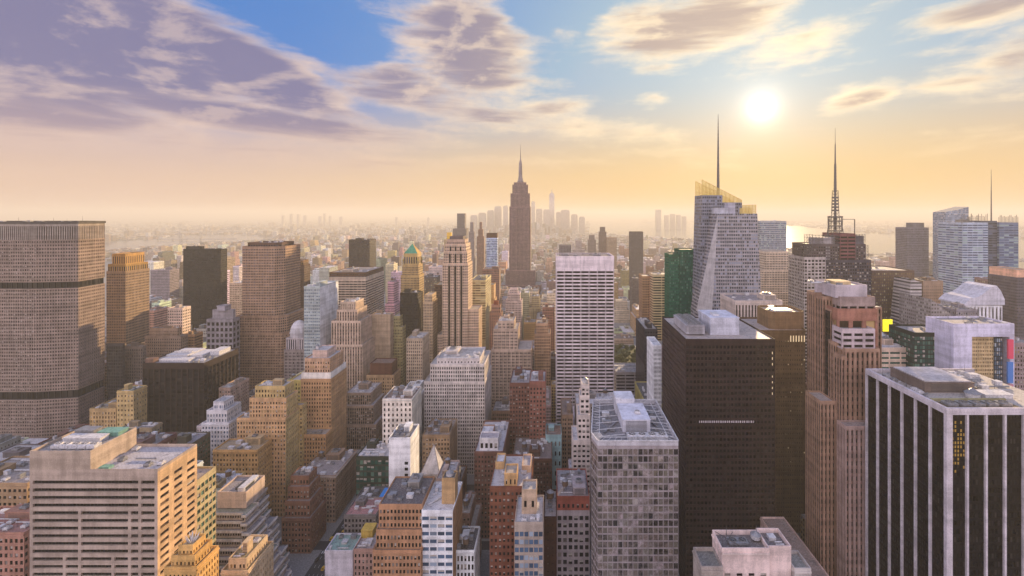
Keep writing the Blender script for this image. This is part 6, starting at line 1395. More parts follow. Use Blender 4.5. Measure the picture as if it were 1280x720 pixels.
for (a, c, t, Y, lab) in [(820, 826.5, 262, 8200, 'hazy tall tower across the water, alone'), (831, 836, 269, 8300, 'hazy low tower across the water, first right of the tall one'), (838, 844, 267.5, 8400, 'hazy tower across the water, second right of the tall one'), (846, 851, 268.5, 8300, 'hazy tower across the water, third right of the tall one'), (853, 858, 270.5, 8300, 'lowest hazy tower at the right end across the water')]:
    Bd('waterfront_tower', lab, 'skyscraper', a, c, t, Y, D=60, st=St(col=(.38, .35, .34), bay=8, fl=8, wf=.4, geo=False), roof=RG_, ph=0, vb=285, group='hazy towers across the water')
rb = random.Random(3)
for i, (p, t) in enumerate([(352, 268), (362, 266), (371, 266.5), (379, 268), (398, 269), (404, 265.5), (411, 268.5), (424, 269.5), (494, 270), (534, 270.5)]):
    words_ = ['first', 'second', 'third', 'fourth', 'fifth', 'sixth', 'seventh', 'eighth', 'ninth', 'tenth'][i]
    Bd('horizon_tower', 'tiny hazy tower on the far horizon, %s from the left of its row' % words_, 'skyscraper', p, p+rb.uniform(2, 3.6), t+1.3, 10500, D=50, st=St(col=(.36, .33, .34), bay=8, fl=8, wf=.4, geo=False), roof=RG_, ph=0, vb=285, group='tiny towers along the far horizon')
# ------------------------------------------------------------------ the city between them
AV = [(-169, 26), (-322, 22), (-460, 34), (-600, 22), (-745, 28), (-940, 28), (-1150, 28), (-1380, 28), (-1620, 26), (-1870, 26), (-2120, 26), (-2380, 26), (-2640, 26),
      (78, 26), (325, 30), (570, 30), (815, 30), (1060, 30), (1310, 30), (1560, 26)]
AV.sort()
WATER = [[(60, 324), (120, 314), (180, 309), (250, 304), (330, 300.5), (345, 297), (300, 293), (240, 294), (180, 300), (120, 304), (60, 310)],
         [(296, 290.5), (380, 290), (384, 287), (300, 287)],
         [(735, 291), (800, 295), (870, 300), (960, 309), (1060, 318), (1150, 316), (1240, 322), (1400, 332), (1400, 304), (1240, 298), (1160, 295), (1060, 290), (1000, 283), (950, 280), (870, 279.5), (800, 278), (738, 276)]]
WG = [[(px2x(p, CH*F/(q-PY)), CH*F/(q-PY)) for p, q in w] for w in WATER]
def in_poly(x, y, P):
    r = False; n = len(P)
    for i in range(n):
        (x0, y0), (x1, y1) = P[i], P[(i+1) % n]
        if (y0 > y) != (y1 > y) and x < (x1-x0)*(y-y0)/(y1-y0)+x0: r = not r
    return r
def in_poly_np(x, y, P):
    r = np.zeros(len(x), bool); n = len(P)
    for i in range(n):
        (x0, y0), (x1, y1) = P[i], P[(i+1) % n]
        if y0 == y1: continue
        r ^= ((y0 > y) != (y1 > y)) & (x < (x1-x0)*(y-y0)/(y1-y0)+x0)
    return r

class ZB:
    """coarse depth picture used only to find out which blocks the photo would show"""
    def __init__(s): s.z = np.full((360, 640), 1e9)
    def rects(s, bx):
        x0, x1, y0, y1, z0, z1 = bx; out = []
        if y0 < 20: return out
        f = lambda x, y, z: (PX+F*x/y, PY+F*(CH-z)/y)
        a = f(x0, y0, z1); b = f(x1, y0, z1); c = f(x0, y1, z1); d = f(x1, y1, z1); bot = f(x0, y0, z0)[1]
        L, R_ = min(a[0], c[0]), max(b[0], d[0]); top = min(a[1], c[1])
        return L, R_, top, bot, a[0], b[0], a[1]
    def draw(s, bx):
        r = s.rects(bx)
        if not r: return 0
        L, R_, top, bot, *_ = r; i0, i1 = max(0, int(L/2)), min(640, int(math.ceil(R_/2))); j0, j1 = max(0, int(top/2)), min(360, int(bot/2)+1)
        if i0 >= i1 or j0 >= j1: return 0
        v = s.z[j0:j1, i0:i1]; m = v > bx[2]; n = int(m.sum()); v[m] = bx[2]; return n
zb = ZB()
occ = [sh for h in HEROES for sh in h.shapes]
for sh in occ: zb.draw(sh)
hinfo = []                                                      # (column range, distance, lowest visible row) of each tower already placed
for h in HEROES:
    if not h.shapes: continue
    L = min(zb.rects(q)[0] for q in h.shapes); R_ = max(zb.rects(q)[1] for q in h.shapes); ym = min(q[2] for q in h.shapes)
    h.px = (L, R_); h.ym = ym; h.top = min(zb.rects(q)[2] for q in h.shapes)
    hinfo.append((L, R_, ym, h.vb if h.vb else 735))
PARK = (88, 180, 780, 960)
SQUARE = (-4, 34, 325, 400)                                      # the open forecourt seen between the blocks
rng = random.Random(11)
def blocked(x0, x1, y0, y1, g=1.5):
    for q in occ:
        if x0 < q[1]+g and x1 > q[0]-g and y0 < q[3]+g and y1 > q[2]-g: return True
    for q in (PARK, SQUARE):
        if x0 < q[1] and x1 > q[0] and y0 < q[3] and y1 > q[2]: return True
    return False
def row_cap(x0, x1, y0):
    """highest row a new block may reach without hiding what the photo shows behind it"""
    L, R_ = PX+F*x0/y0, PX+F*x1/y0; lim = 0
    for (a, b, ym, vb) in hinfo:
        if ym > y0 and L < b-1 and R_ > a+1: lim = max(lim, vb)
    px = (L+R_)/2
    if y0 < 600 and 385 < px < 440: lim = max(lim, 640)
    if 764 < px < 808 and y0 < 800: lim = max(lim, 458)
    return lim
COLS = [((.60, .53, .45), 'cream'), ((.62, .60, .58), 'white'), ((.50, .42, .34), 'tan'), ((.36, .27, .19), 'tan'), ((.30, .19, .14), 'brick red'), ((.22, .15, .11), 'brown'), ((.50, .44, .37), 'cream'), ((.36, .33, .31), 'grey'), ((.58, .55, .52), 'white'),
        ((.15, .13, .13), 'dark'), ((.44, .33, .20), 'ochre'), ((.40, .30, .26), 'pinkish'), ((.28, .22, .17), 'pale brown')]
ROOFS = [((.76, .74, .76), 'white'), ((.70, .67, .67), 'white'), ((.26, .25, .25), 'grey'), ((.08, .075, .07), 'black'), ((.42, .35, .28), 'tan'), ((.45, .43, .44), 'pale grey')]
cand = []
def shore_row(px):
    """nearest row of water in the column px, so that low ground stays low in front of the rivers"""
    px = np.asarray(px, float)
    a = np.interp(px, [60, 120, 180, 250, 330, 345], [324, 314, 309, 304, 300.5, 297]); b = np.interp(px, [735, 800, 870, 960, 1060, 1150, 1240, 1400], [291, 295, 300, 309, 318, 316, 322, 332])
    return np.where((px > 60) & (px < 345), a, np.where(px > 735, b, 0))
def shore_cap(px, Y, h, jit):
    r = shore_row(px); cap = CH-(r-PY+jit)*Y/F
    return np.where((r > 0) & (Y < CH*F/np.maximum(r-PY, 1)), np.minimum(h, np.maximum(cap, 5)), h)
def edges(v0, v1, av):
    cuts = [v0]+[c for c in av]+[v1]; return cuts
k = 3
ys = 0
for k in range(2, 60):
    y0b = 66+k*80-80+0; y1b = y0b+62
    if y0b < 240: continue
    avs = [a for a in AV if abs(a[0]) < y1b*1.25+300]
    lows = [(a[0]+a[1]/2, b[0]-b[1]/2) for a, b in zip(avs, avs[1:])]
    for (bx0, bx1) in lows:
        x = bx0
        while x < bx1-8:
            far = y0b > 1500
            w = rng.uniform(14, 34) if not far else rng.uniform(18, 42)
            w = min(w, bx1-x)
            if bx1-x-w < 9: w = bx1-x
            for half in (0, 1):
                if half == 0 and rng.random() < .3:
                    ya, yb_ = y0b, y1b
                elif half == 0: ya, yb_ = y0b, y0b+30
                else:
                    if (ya, yb_) == (y0b, y1b): continue
                    ya, yb_ = y0b+31, y1b
                if PX+F*(x+w)/ya < -30 or PX+F*x/ya > 1310: continue
                r = rng.random(); Y = ya
                if Y < 700: h = rng.uniform(28, 95) if r < .85 else rng.uniform(90, 135)
                elif Y < 1250: h = rng.uniform(28, 92) if r < .85 else rng.uniform(92, 150)
                elif Y < 2000: h = rng.uniform(22, 66) if r < .9 else rng.uniform(66, 115)
                elif Y < 3200: h = rng.uniform(14, 42) if r < .93 else rng.uniform(42, 85)
                else: h = rng.uniform(12, 34) if r < .95 else rng.uniform(34, 70)
                cand.append([x+.15, x+w-.15, ya, yb_, h])
            x += w
kept = []
for c in cand:
    x0, x1, y0, y1, h = c
    cx, cyy = (x0+x1)/2, (y0+y1)/2
    if any(in_poly(cx, cyy, P) for P in WG): continue
    if y0 < 1300 and blocked(x0, x1, y0, y1):
        ok = False
        for sh in ((x0, x1, y0, y0+(y1-y0)*.5), (x0, x1, y0+(y1-y0)*.5, y1), (x0, x0+(x1-x0)*.5, y0, y1), (x0+(x1-x0)*.5, x1, y0, y1)):
            if not blocked(*sh): x0, x1, y0, y1 = sh; ok = True; break
        if not ok: continue
    cap = row_cap(x0, x1, y0)
    if cap:
        hm = CH-(cap+2-PY)*y0/F
        if y0 < 700: h = min(h, hm-3)
        else: h = min(h, hm-rng.uniform(2, 14))
    if y0 > 1300: h = min(h, float(shore_cap(PX+F*cx/cyy, y0, h, rng.uniform(-2, 6))))
    if h < 7: 
        if y0 > 900 and (not cap or CH-(cap-PY)*y0/F > 5): h = rng.uniform(6, 9)
        else: continue
    kept.append((x0, x1, y0, y1, h))
kept.sort(key=lambda c: c[2])
vis = []
for c in kept:
    n = zb.draw((c[0], c[1], c[2], c[3], 0, c[4]))
    vis.append((n, c))
order = sorted(range(len(vis)), key=lambda i: -vis[i][0])
n_ind = 300-len(HEROES)+40
chosen = set(i for i in order[:n_ind] if vis[i][0] > 3)

# labels that single a block out: colour, size and roof, then the tower it stands beside
used = set(h.root['label'] for h in HEROES)
refs = [h for h in HEROES if h.ref and getattr(h, 'px', None)]
def rel(c, hmm, rank):
    px = PX+F*(c[0]+c[1])/2/c[2]; py = PY+F*(CH-c[4])/c[2]
    best = []
    for h in refs:
        hx = (h.px[0]+h.px[1])/2; dx = px-hx; vbot = h.vb or 720
        dxo = max(0, h.px[0]-px, px-h.px[1]); dyo = max(0, py-vbot, h.top-py); dist = dxo+dyo*.8+abs(dx)*.05
        if dxo < 6 and c[2] < h.ym: w = 'below'
        elif dxo < 6 and c[2] >= h.ym: w = 'behind'
        elif dx < 0: w = 'left of'
        else: w = 'right of'
        best.append((dist, w, h.ref))
    best.sort(key=lambda b: b[0]); return best[rank]
def make_label(c, cn, rn, kind, hw):
    feat = []
    sizes = {'tall': 'tall ', 'low': 'low ', 'mid': ''}
    for rank in range(10):
        d, w, r = rel(c, hw, rank)
        for form in (f'{hw}{cn} {kind} with {rn} roof {w} {r}',):
            if form not in used and len(form.split()) <= 16: return form
        for d2 in ('wide', 'narrow', 'deep', 'shallow'):
            pass
        if rank >= 1:
            d0, w0, r0 = rel(c, hw, 0)
            form = f'{hw}{cn} {kind} {w0} {r0}, near {r}'
            if form not in used and len(form.split()) <= 16: return form
    for o in ('second', 'third', 'fourth', 'fifth', 'sixth', 'seventh', 'eighth'):
        d, w, r = rel(c, hw, 0); form = f'{o} {hw}{cn} {kind} {w} {r}'
        if form not in used and len(form.split()) <= 16: return form
    return form
mass = MB(); fillers = []
def pick(seed):
    rg = random.Random(seed); return rg
for i, (n, c) in enumerate(vis):
    x0, x1, y0, y1, h = c
    rg = random.Random(i*31+5)
    col, cn = rg.choice(COLS); col = tuple(min(.7, v*rg.uniform(.85, 1.15)) for v in col)
    rc, rn = rg.choice(ROOFS)
    bay = rg.uniform(2.4, 3.6); fl = rg.uniform(3.4, 4.0); wf = rg.uniform(.34, .6); hf = rg.uniform(.42, .58)
    w = x1-x0
    if i in chosen:
        kind = 'tower' if h > 85 else ('block' if w > 24 else 'building' if h > 40 else 'house')
        hw = 'tall ' if h > 85 else ('narrow ' if w < 16 else 'broad ' if w > 30 else '')
        lab = make_label(c, cn, rn, kind, hw); used.add(lab)
        nm = {'tower': 'city_tower', 'block': 'city_block_building', 'building': 'city_building', 'house': 'town_building'}[kind]
        near = y0 < 560
        b = Bld(nm, lab, 'building', (x0+x1)/2, (y0+y1)/2, group='buildings filling the blocks between the towers'); HEROES.pop(); b.pmax = 40
        fillers.append(b)
        sty = St(col=col, bay=bay, fl=fl, wf=wf, hf=hf, dep=.35, geo=near, g=rg.choice(['dark', 'dark', 'brown', 'warm']))
        hs = h
        if h > 45 and rg.random() < .55 and w > 15:
            hs = h*rg.uniform(.7, .88); ins = rg.uniform(2, 4)
            b.rect(x0, x1, y0, y1, 0, hs, sty, roof=rc); bx = b.rect(x0+ins, x1-ins*rg.random()*1.5, y0+ins, y1-ins*.4, hs+.005, h, sty, roof=rc, ph=.9)
            if rg.random() < .5: pass
        else: bx = b.rect(x0, x1, y0, y1, 0, h, sty, roof=rc)
        if y0 < 620: b.clutter(bx, n=rg.randint(6, 11), seed=i, tanks=1 if rg.random() < .5 else 0, bright=.75, wallcol=tuple(v*.9 for v in col))
        elif y0 < 1000: b.clutter(bx, n=3, seed=i, tanks=1 if rg.random() < .35 else 0, bright=.6, wallcol=col)
        else: b.clutter(bx, n=0, seed=i, wallcol=col)
        b.done()
    else:
        if n == 0 and y0 > 700: continue
        b = mass; sd = rg.random()*50
        def wb(a0, a1, c0, c1, z0, z1):
            W_, D_ = a1-a0, c1-c0; H_ = z1-z0
            bw = lambda L: L/max(1, round(L/bay))
            for (p, q, L) in (((a0, c0), (a1, c0), W_), ((a1, c0), (a1, c1), D_), ((a1, c1), (a0, c1), W_), ((a0, c1), (a0, c0), D_)):
                mass.quads([[(*p, z0), (*q, z0), (*q, z1), (*p, z1)]], uv=[[(0, -H_), (L, -H_), (L, 0), (0, 0)]], col=col, par=(bw(L), fl, wf), parb=(hf, 0, sd), mi=1)
            mass.quads([[(a0, c0, z1), (a1, c0, z1), (a1, c1, z1), (a0, c1, z1)]], col=rc, mi=2)
        if h > 30 and rg.random() < .4 and w > 14:
            hs = h*.78; wb(x0, x1, y0, y1, 0, hs); wb(x0+3, x1-3, y0+3, y1-3, hs, h)
        else: wb(x0, x1, y0, y1, 0, h)
        mass.box(x0+w*.3, x0+w*.55, y0+8, y0+14, h, h+4, col=tuple(v*.9 for v in col), mi=0)
# far city: thousands of small blocks out to the horizon
rs = np.random.RandomState(5)
def scatter(n, ylo, yhi, hf_, size, pw=1.6):
    t = rs.rand(n); Y = ylo*(yhi/ylo)**(t**.9); px = rs.uniform(-60, 1340, n); X = (px-PX)*Y/F
    k = np.ones(n, bool)
    for P in WG: k &= ~in_poly_np(X, Y, P)
    X, Y, px = X[k], Y[k], px[k]; n = len(X)
    w = size*rs.uniform(.5, 1.5, n); d = size*rs.uniform(.5, 1.5, n); h = shore_cap(px, Y-d/2, hf_(rs, n, X, Y), rs.uniform(-1.5, 3, n))
    pal = np.array([c[0] for c in COLS]); col = pal[rs.randint(0, len(pal), n)]*rs.uniform(.85, 1.2, (n, 1))
    x0, x1, y0, y1 = X-w/2, X+w/2, Y-d/2, Y+d/2; z = np.zeros(n)
    def P_(x, y, zz): return np.stack([x, y, zz], 1)
    faces = [(x0, y0, x1, y0), (x1, y0, x1, y1), (x0, y1, x0, y0)]
    rf = np.array([c[0] for c in ROOFS])[rs.randint(0, 6, n)]
    for (a, b_, c_, d_) in faces:
        q = np.stack([P_(a, b_, z), P_(c_, d_, z), P_(c_, d_, h), P_(a, b_, h)], 1)
        L = np.hypot(c_-a, d_-b_); uv = np.stack([np.stack([z, -h], 1), np.stack([L, -h], 1), np.stack([L, z], 1), np.stack([z, z], 1)], 1)
        far_city.v.append(q.reshape(-1, 3).astype('f4')); far_city.size.append(np.full(n, 4, 'i4')); far_city.uv.append(uv.reshape(-1, 2).astype('f4'))
        far_city.col.append(np.concatenate([col, np.ones((n, 1))], 1).astype('f4')); far_city.gc.append(np.tile(np.array((.04, .04, .045, 1), 'f4'), (n, 1)))
        far_city.par.append(np.tile(np.array((4, 4.2, .45), 'f4'), (n, 1))); far_city.parb.append(np.stack([np.full(n, .5), z, rs.rand(n)*50], 1).astype('f4')); far_city.mi.append(np.full(n, 1, 'i4'))
    q = np.stack([P_(x0, y0, h), P_(x1, y0, h), P_(x1, y1, h), P_(x0, y1, h)], 1)
    far_city.v.append(q.reshape(-1, 3).astype('f4')); far_city.size.append(np.full(n, 4, 'i4')); far_city.uv.append(np.zeros((n*4, 2), 'f4'))
    far_city.col.append(np.concatenate([rf, np.ones((n, 1))], 1).astype('f4')); far_city.gc.append(np.zeros((n, 4), 'f4')); far_city.par.append(np.ones((n, 3), 'f4')); far_city.parb.append(np.zeros((n, 3), 'f4')); far_city.mi.append(np.full(n, 2, 'i4'))
far_city = MB()
scatter(9000, 2600, 9000, lambda r, n, X, Y: np.where(r.rand(n) < .93, r.uniform(9, 30, n), r.uniform(30, 75, n)), 30)
scatter(9000, 5000, 20000, lambda r, n, X, Y: np.where(r.rand(n) < .96, r.uniform(8, 24, n), r.uniform(24, 90, n)), 55)
# the foot of the downtown cluster
def dh(r, n, X, Y): return r.uniform(30, 170, n)*np.clip(1-np.abs((X/Y*F+PX-660)/110), .1, 1)
t_ = rs.rand(130)
_sc = scatter
for _ in range(1):
    n = 240; px = rs.normal(658, 36, n); Yv = rs.uniform(5500, 6700, n)
    for p, yv in zip(px, Yv):
        x = px2x(p, yv); hh = float(rs.uniform(25, 190)*max(.12, 1-abs(p-655)/95)); w_ = float(rs.uniform(24, 44)); c_ = COLS[rs.randint(0, 12)][0]
        far_city.quads([[(x, yv, 0), (x+w_, yv, 0), (x+w_, yv, hh), (x, yv, hh)]], uv=[[(0, 0), (w_, 0), (w_, hh), (0, hh)]], col=c_, par=(4, 4, .45), mi=1)
        far_city.box(x, x+w_, yv+.01, yv+w_, 0, hh, col=c_, mi=0)
tag(far_city.build('distant_city', [WALL, FAC, ROOF]), 'dense hazy mass of small far off buildings spreading to the horizon', 'city', kind='stuff')
if mass.v: tag(mass.build('lesser_city_blocks', [WALL, FAC, ROOF]), 'crowd of smaller buildings packed between the towers', 'city', kind='stuff')
for h in HEROES: h.done()

# ------------------------------------------------------------------ ground, streets, water
def ground_mat():
    m, t, p = newmat('city ground'); tc = t.new('ShaderNodeTexCoord'); o = tc.outputs['Object']
    n = t.noise(o, .004, 6, .7); q = t.noise(o, .03, 5, .7)
    c = t.mix(t.ss(n, .4, .6), (.17, .15, .13), (.10, .11, .07)); c = t.mix(t.m('MULTIPLY', t.ss(q, .5, .7), .6), c, (.30, .27, .24))
    t.put(p.inputs['Base Color'], c); p.inputs['Roughness'].default_value = .9; return m
g = MB(); S_ = 38000
g.poly([(-S_, -600, 0), (S_, -600, 0), (S_, S_, 0), (-S_, S_, 0)]); tag(g.build('ground', ground_mat()), kind='structure')
def water_mat():
    m, t, p = newmat('river water'); tc = t.new('ShaderNodeTexCoord'); o = tc.outputs['Object']
    p.inputs['Base Color'].default_value = (.10, .11, .12, 1); p.inputs['Roughness'].default_value = .18; p.inputs['Specular IOR Level'].default_value = 1.0
    b = t.new('ShaderNodeBump'); b.inputs['Strength'].default_value = .05; b.inputs['Distance'].default_value = 1.0
    t.put(b.inputs['Height'], t.noise(t.vmul(o, (.02, .05, 1)), 1, 5, .6)); t.l.new(b.outputs[0], p.inputs['Normal']); return m
WM = water_mat()
for P, nm in zip(WG, ('river', 'river', 'harbour_water')):
    w = MB(); w.poly([(x, y, 1.0) for x, y in P][::-1] if sum((b[0]-a[0])*(b[1]+a[1]) for a, b in zip(P, P[1:]+P[:1])) > 0 else [(x, y, 1.0) for x, y in P]); tag(w.build(nm, WM), kind='structure')
# avenues and side streets with pavements and lane lines
pv = MB(); rd = MB(); ln = MB()
pv.poly([(-2700, 100, .004), (1650, 100, .004), (1650, 2600, .004), (-2700, 2600, .004)])
tag(pv.build('pavement', PAVE), kind='structure')
for (x, w) in AV:
    if x < -1200 or x > 1400: continue
    m = MB(); m.poly([(x-w/2+4, 100, .012), (x+w/2-4, 100, .012), (x+w/2-4, 2600, .012), (x-w/2+4, 2600, .012)]); tag(m.build('avenue', ASPH), kind='structure')
for k in range(2, 24):
    y = 66+k*80-80-9; m = MB(); m.poly([(-1200, y-5, .008), (1400, y-5, .008), (1400, y+5, .008), (-1200, y+5, .008)]); tag(m.build('street', ASPH), kind='structure')
for (x, w) in ((-169, 26), (78, 26)):
    for lx in (-6, -3, 0, 3, 6):
        for k in range(70): ln.poly([(x+lx-.09, 200+k*9, .018), (x+lx+.09, 200+k*9, .018), (x+lx+.09, 203+k*9, .018), (x+lx-.09, 203+k*9, .018)])
    for k in range(3, 9):
        y = 66+k*80-80-9
        for j in range(12): ln.poly([(x-w/2+5+j*1.5, y-9, .018), (x-w/2+5.7+j*1.5, y-9, .018), (x-w/2+5.7+j*1.5, y-6, .018), (x-w/2+5+j*1.5, y-6, .018)])
tag(ln.build('road_marking', PAINT), kind='structure')

# ------------------------------------------------------------------ cars, vans, lamps, trees
def vehicle(name, label, paint, group, L=4.6, Wd=1.85, H=1.5, van=False):
    root = empty(name, (0, 0, 0)); tag(root, label, 'taxi' if 'taxi' in name else 'van' if van else 'car', group)
    prof = [(-L/2, .35), (L/2, .35), (L/2, .85), (L*.30, .95), (L*.16, H), (-L*.30, H), (-L*.46, .98), (-L/2, .9)] if not van else [(-L/2, .4), (L/2, .4), (L/2, 1.1), (L*.40, 1.3), (L*.30, H), (-L/2, H)]
    m = MB(); hw = Wd/2
    m.poly([(-hw, y, z) for y, z in prof][::-1]); m.poly([(hw, y, z) for y, z in prof])
    for (a, b), (c, d) in zip(prof, prof[1:]+prof[:1]): m.poly([(-hw, a, b), (hw, a, b), (hw, c, d), (-hw, c, d)])
    m.build('body', paint, root)
    for nm, (y0, z0), (y1, z1) in (('windscreen', prof[3], prof[4]), ('rear_window', prof[-2] if not van else (-L/2, 1.0), prof[-3] if not van else (-L/2, H))):
        g = MB(); e = .02
        g.poly([(-hw*.85, y0+(y1-y0)*.1+e*(1 if nm == 'windscreen' else -1), z0+(z1-z0)*.1+e), (hw*.85, y0+(y1-y0)*.1+e*(1 if nm == 'windscreen' else -1), z0+(z1-z0)*.1+e), (hw*.8, y0+(y1-y0)*.88+e*(1 if nm == 'windscreen' else -1), z0+(z1-z0)*.88+e), (-hw*.8, y0+(y1-y0)*.88+e*(1 if nm == 'windscreen' else -1), z0+(z1-z0)*.88+e)]); g.build(nm, GL['black'], root)
    for sx in (-1, 1):
        for sy in (-.32, .32):
            w = MB(); 
            a = [(math.cos(2*math.pi*k/12)*.33, math.sin(2*math.pi*k/12)*.33) for k in range(12)]
            xi, xo = sx*(hw-.2), sx*(hw+.02)
            w.poly([(xo, sy*L+p, .33+q) for p, q in a]); 
            for k in range(12): (p, q), (r, s) = a[k], a[(k+1) % 12]; w.poly([(xi, sy*L+p, .33+q), (xo, sy*L+p, .33+q), (xo, sy*L+r, .33+s), (xi, sy*L+r, .33+s)])
            w.build('wheel', TYRE, root)
    return root
TYRE = plain('tyre rubber', (.02, .02, .02), .8)
def copy_thing(r, loc, rz, label):
    c = r.copy(); COL.objects.link(c); c.location = loc; c.rotation_euler = (0, 0, rz); c['label'] = label
    for ch in list(r.children):
        d = ch.copy(); COL.objects.link(d); d.parent = c
    return c
YEL, WHI, BLK, SIL = plain('taxi yellow paint', (.75, .45, .03), .3), plain('white car paint', (.7, .7, .7), .3), plain('black car paint', (.02, .02, .022), .25), plain('silver car paint', (.35, .36, .38), .3, .4)
protos = [vehicle('taxi', '', YEL, 'traffic on the avenue'), vehicle('parked_car', '', WHI, 'traffic on the avenue'), vehicle('parked_car', '', BLK, 'traffic on the avenue'), vehicle('parked_car', '', SIL, 'traffic on the avenue')]
cnm = ['yellow taxi', 'white car', 'black car', 'silver car']; n = 0; usedp = [False]*4
rc = random.Random(9); lane_words = {-7.5: 'kerb lane', -4.5: 'second lane', -1.5: 'middle lane', 1.5: 'fourth lane', 4.5: 'fifth lane', 7.5: 'far kerb lane'}
cnt = {}
for y in range(352, 520, 8):
    for lx in (-7.5, -4.5, -1.5, 1.5, 4.5, 7.5):
        if rc.random() < .5: continue
        k = rc.choices([0, 1, 2, 3], [2, 2, 5, 3])[0]; yy = y+rc.uniform(-1, 1)
        key = (k, lx); cnt[key] = cnt.get(key, 0)+1
        ordn = ['nearest', 'second', 'third', 'fourth', 'fifth', 'sixth', 'seventh', 'eighth', 'ninth', 'tenth', 'eleventh', 'twelfth', 'thirteenth', 'fourteenth'][cnt[key]-1]
        lab = f'{ordn} {cnm[k]} in the {lane_words[lx]} of the avenue'
        if not usedp[k]: o = protos[k]; o.location = (-169+lx, yy, .02); o['label'] = lab; usedp[k] = True
        else: copy_thing(protos[k], (-169+lx, yy, .02), 0, lab)
v1 = vehicle('parked_van', 'white van parked on the small forecourt beside the white kiosk', WHI, None, L=5.4, Wd=2.1, H=2.3, van=True); v1.location = (10, 343, .02)
copy_thing(protos[1], (10.5, 350, .02), 0, 'white car parked behind the van on the small forecourt')
# kiosk
b = Bld('kiosk', 'small white walled kiosk with pale roof on the forecourt, bottom centre', 'kiosk', 18, 352); HEROES.pop()
b.rect(14, 24, 349, 358, .02, 9, St(col=(.6, .58, .62), bay=3, fl=4, wf=.5, hf=.4), roof=(.6, .6, .66), ph=.6); b.clutter((14, 24, 349, 358, 9), 2, 99, big=False, bright=1); b.done()

LEAF, TRUNK = None, None
def leafmat():
    m, t, p = newmat('park foliage'); gg = t.new('ShaderNodeNewGeometry'); oi = t.new('ShaderNodeObjectInfo')
    r = t.m('FRACT', t.m('ADD', gg.outputs['Random Per Island'], oi.outputs['Random']))
    t.put(p.inputs['Base Color'], t.mix(r, (.05, .07, .012), (.13, .13, .02))); p.inputs['Roughness'].default_value = .7; return m
LEAF = leafmat(); TRUNK = plain('bark', (.10, .07, .05), .9)
def tree_proto(seed, h=15, r=6):
    rg = random.Random(seed); root = empty('park_tree', (0, 0, 0)); tag(root, '', 'tree', 'trees of the small park')
    m = MB(); m.bar((0, 0, 0), (.2, 0, h*.45), .45, n=7, r2=.28)
    for k in range(6):
        a = rg.uniform(0, 6.28); m.bar((.1, 0, h*rg.uniform(.28, .42)), (math.cos(a)*r*.6, math.sin(a)*r*.6, h*rg.uniform(.55, .8)), .18, n=5, r2=.05)
    m.build('trunk', TRUNK, root); q = []
    cl = [(rg.uniform(-.6, .6)*r, rg.uniform(-.6, .6)*r, h*rg.uniform(.5, .88), r*rg.uniform(.3, .5)) for _ in range(13)]
    for (cx, cyy, cz, cr) in cl:
        for _ in range(70):
            v = Vector((rg.gauss(0, 1), rg.gauss(0, 1), rg.gauss(0, 1))).normalized()*cr*rg.uniform(.6, 1.05); c = Vector((cx, cyy, cz))+v
            u = Vector((rg.gauss(0, 1), rg.gauss(0, 1), rg.gauss(0, .6))).normalized(); w = u.cross(v.normalized()+Vector((.01, 0, .02))).normalized(); s = rg.uniform(.35, .7)
            q.append([tuple(c-u*s-w*s*.6), tuple(c+u*s-w*s*.6), tuple(c+u*s+w*s*.6), tuple(c-u*s+w*s*.6)])
    f = MB(); f.quads(q); f.build('crown', LEAF, root); return root
tp = [tree_proto(s) for s in (1, 2, 3)]; rt = random.Random(4); n = 0
for j, row in enumerate(('front', 'second', 'third', 'fourth', 'fifth')):
    for i in range(8):
        o = ['first', 'second', 'third', 'fourth', 'fifth', 'sixth', 'seventh', 'last'][i]
        lab = f'olive green park tree, {o} from the left in the {row} row'
        loc = (98+i*10.5+rt.uniform(-2, 2), 800+j*24+rt.uniform(-5, 5), .05)
        if n < 3: t = tp[n]; t.location = loc; t['label'] = lab
        else: t = copy_thing(tp[n % 3], loc, rt.uniform(0, 6), lab)
        t.scale = (1, 1, rt.uniform(.85, 1.2)); n += 1
lw = MB(); lw.poly([(90, 785, .03), (180, 785, .03), (180, 930, .03), (90, 930, .03)]); tag(lw.build('park_lawn', plain('park grass', (.10, .11, .03), .9, weathered=True)), kind='structure')

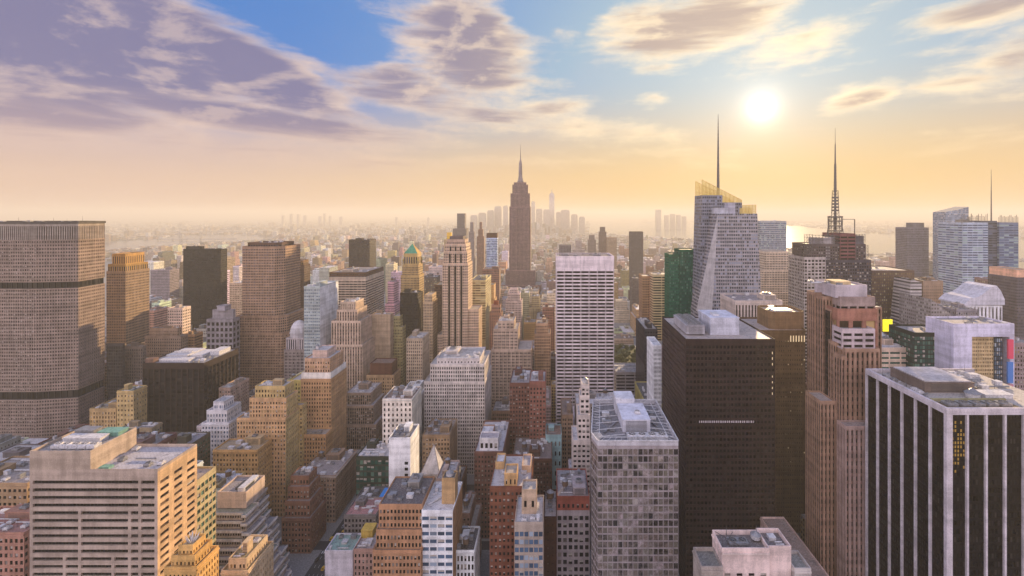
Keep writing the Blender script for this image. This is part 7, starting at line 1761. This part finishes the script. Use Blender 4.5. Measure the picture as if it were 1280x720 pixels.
# suspension bridge over the river at left
def bridge(name, label, xa, xb, Y, tw, top, deck):
    root = empty(name, (xa, Y, 0)); tag(root, label, 'bridge'); Zt, Zd = py2z(top, Y), py2z(deck, Y); X0, X1 = px2x(xa, Y), px2x(xb, Y); root.location = (X0, Y, 0)
    def P(nm, m): m.v = [a-np.array((X0, Y, 0), 'f4') for a in m.v]; m.build(nm, BRM, root)
    for p in tw:
        m = MB(); x = px2x(p, Y)
        for dy in (0, 24): m.box(x-5, x+5, Y+dy, Y+dy+7, 0, Zt)
        m.box(x-5, x+5, Y+7, Y+24, Zt-8, Zt); m.box(x-4, x+4, Y+7, Y+24, Zd+6, Zd+12); P('bridge_tower', m)
    m = MB(); m.box(X0, X1, Y+2, Y+30, Zd-4, Zd+3, bottom=True)
    for k in range(int((X1-X0)/140)): m.box(X0+k*140, X0+k*140+9, Y+8, Y+24, 0, Zd-4)
    P('deck', m)
    pts = [X0]+[px2x(p, Y) for p in tw]+[X1]
    for side in (3, 29):
        m = MB()
        for i in range(len(pts)-1):
            a, b = pts[i], pts[i+1]; za = Zt if 0 < i else Zd+3; zb_ = Zt if i+1 < len(pts)-1 else Zd+3; N = 12; pr = None
            for k in range(N+1):
                t = k/N; sag = (Zt-Zd-8)*4*t*(1-t)*(1 if 0 < i < len(pts)-2 else .25); q = (a+(b-a)*t, Y+side, za+(zb_-za)*t-sag)
                if pr: m.bar(pr, q, .9)
                m.bar(q, (q[0], q[1], Zd+3), .35); pr = q
        P('cable', m)
BRM = plain('bridge steel', (.26, .25, .26), .7)
bridge('suspension_bridge', 'grey suspension bridge with two towers crossing the river, left distance', 196, 296, 4700, (225, 250), 290, 299)
bridge('suspension_bridge', 'fainter suspension bridge further down the river behind the first', 222, 330, 6600, (262, 290), 283.5, 289.5)

# ------------------------------------------------------------------ the hazy air
hz = MB(); hz.box(-40000, 40000, -700, 39500, -1, 420, bottom=True); ho = hz.build('haze', []); tag(ho, 'warm hazy evening air over the whole city', 'haze', kind='stuff')
hm = bpy.data.materials.new('evening haze'); hm.use_nodes = True; t = NT(hm.node_tree); t.n.clear()
out = t.new('ShaderNodeOutputMaterial'); pv_ = t.new('ShaderNodeVolumePrincipled'); t.l.new(pv_.outputs[0], out.inputs['Volume'])
pv_.inputs['Color'].default_value = (.78, .76, .69, 1); pv_.inputs['Density'].default_value = 0.00013; pv_.inputs['Anisotropy'].default_value = .12
ho.data.materials.append(hm)
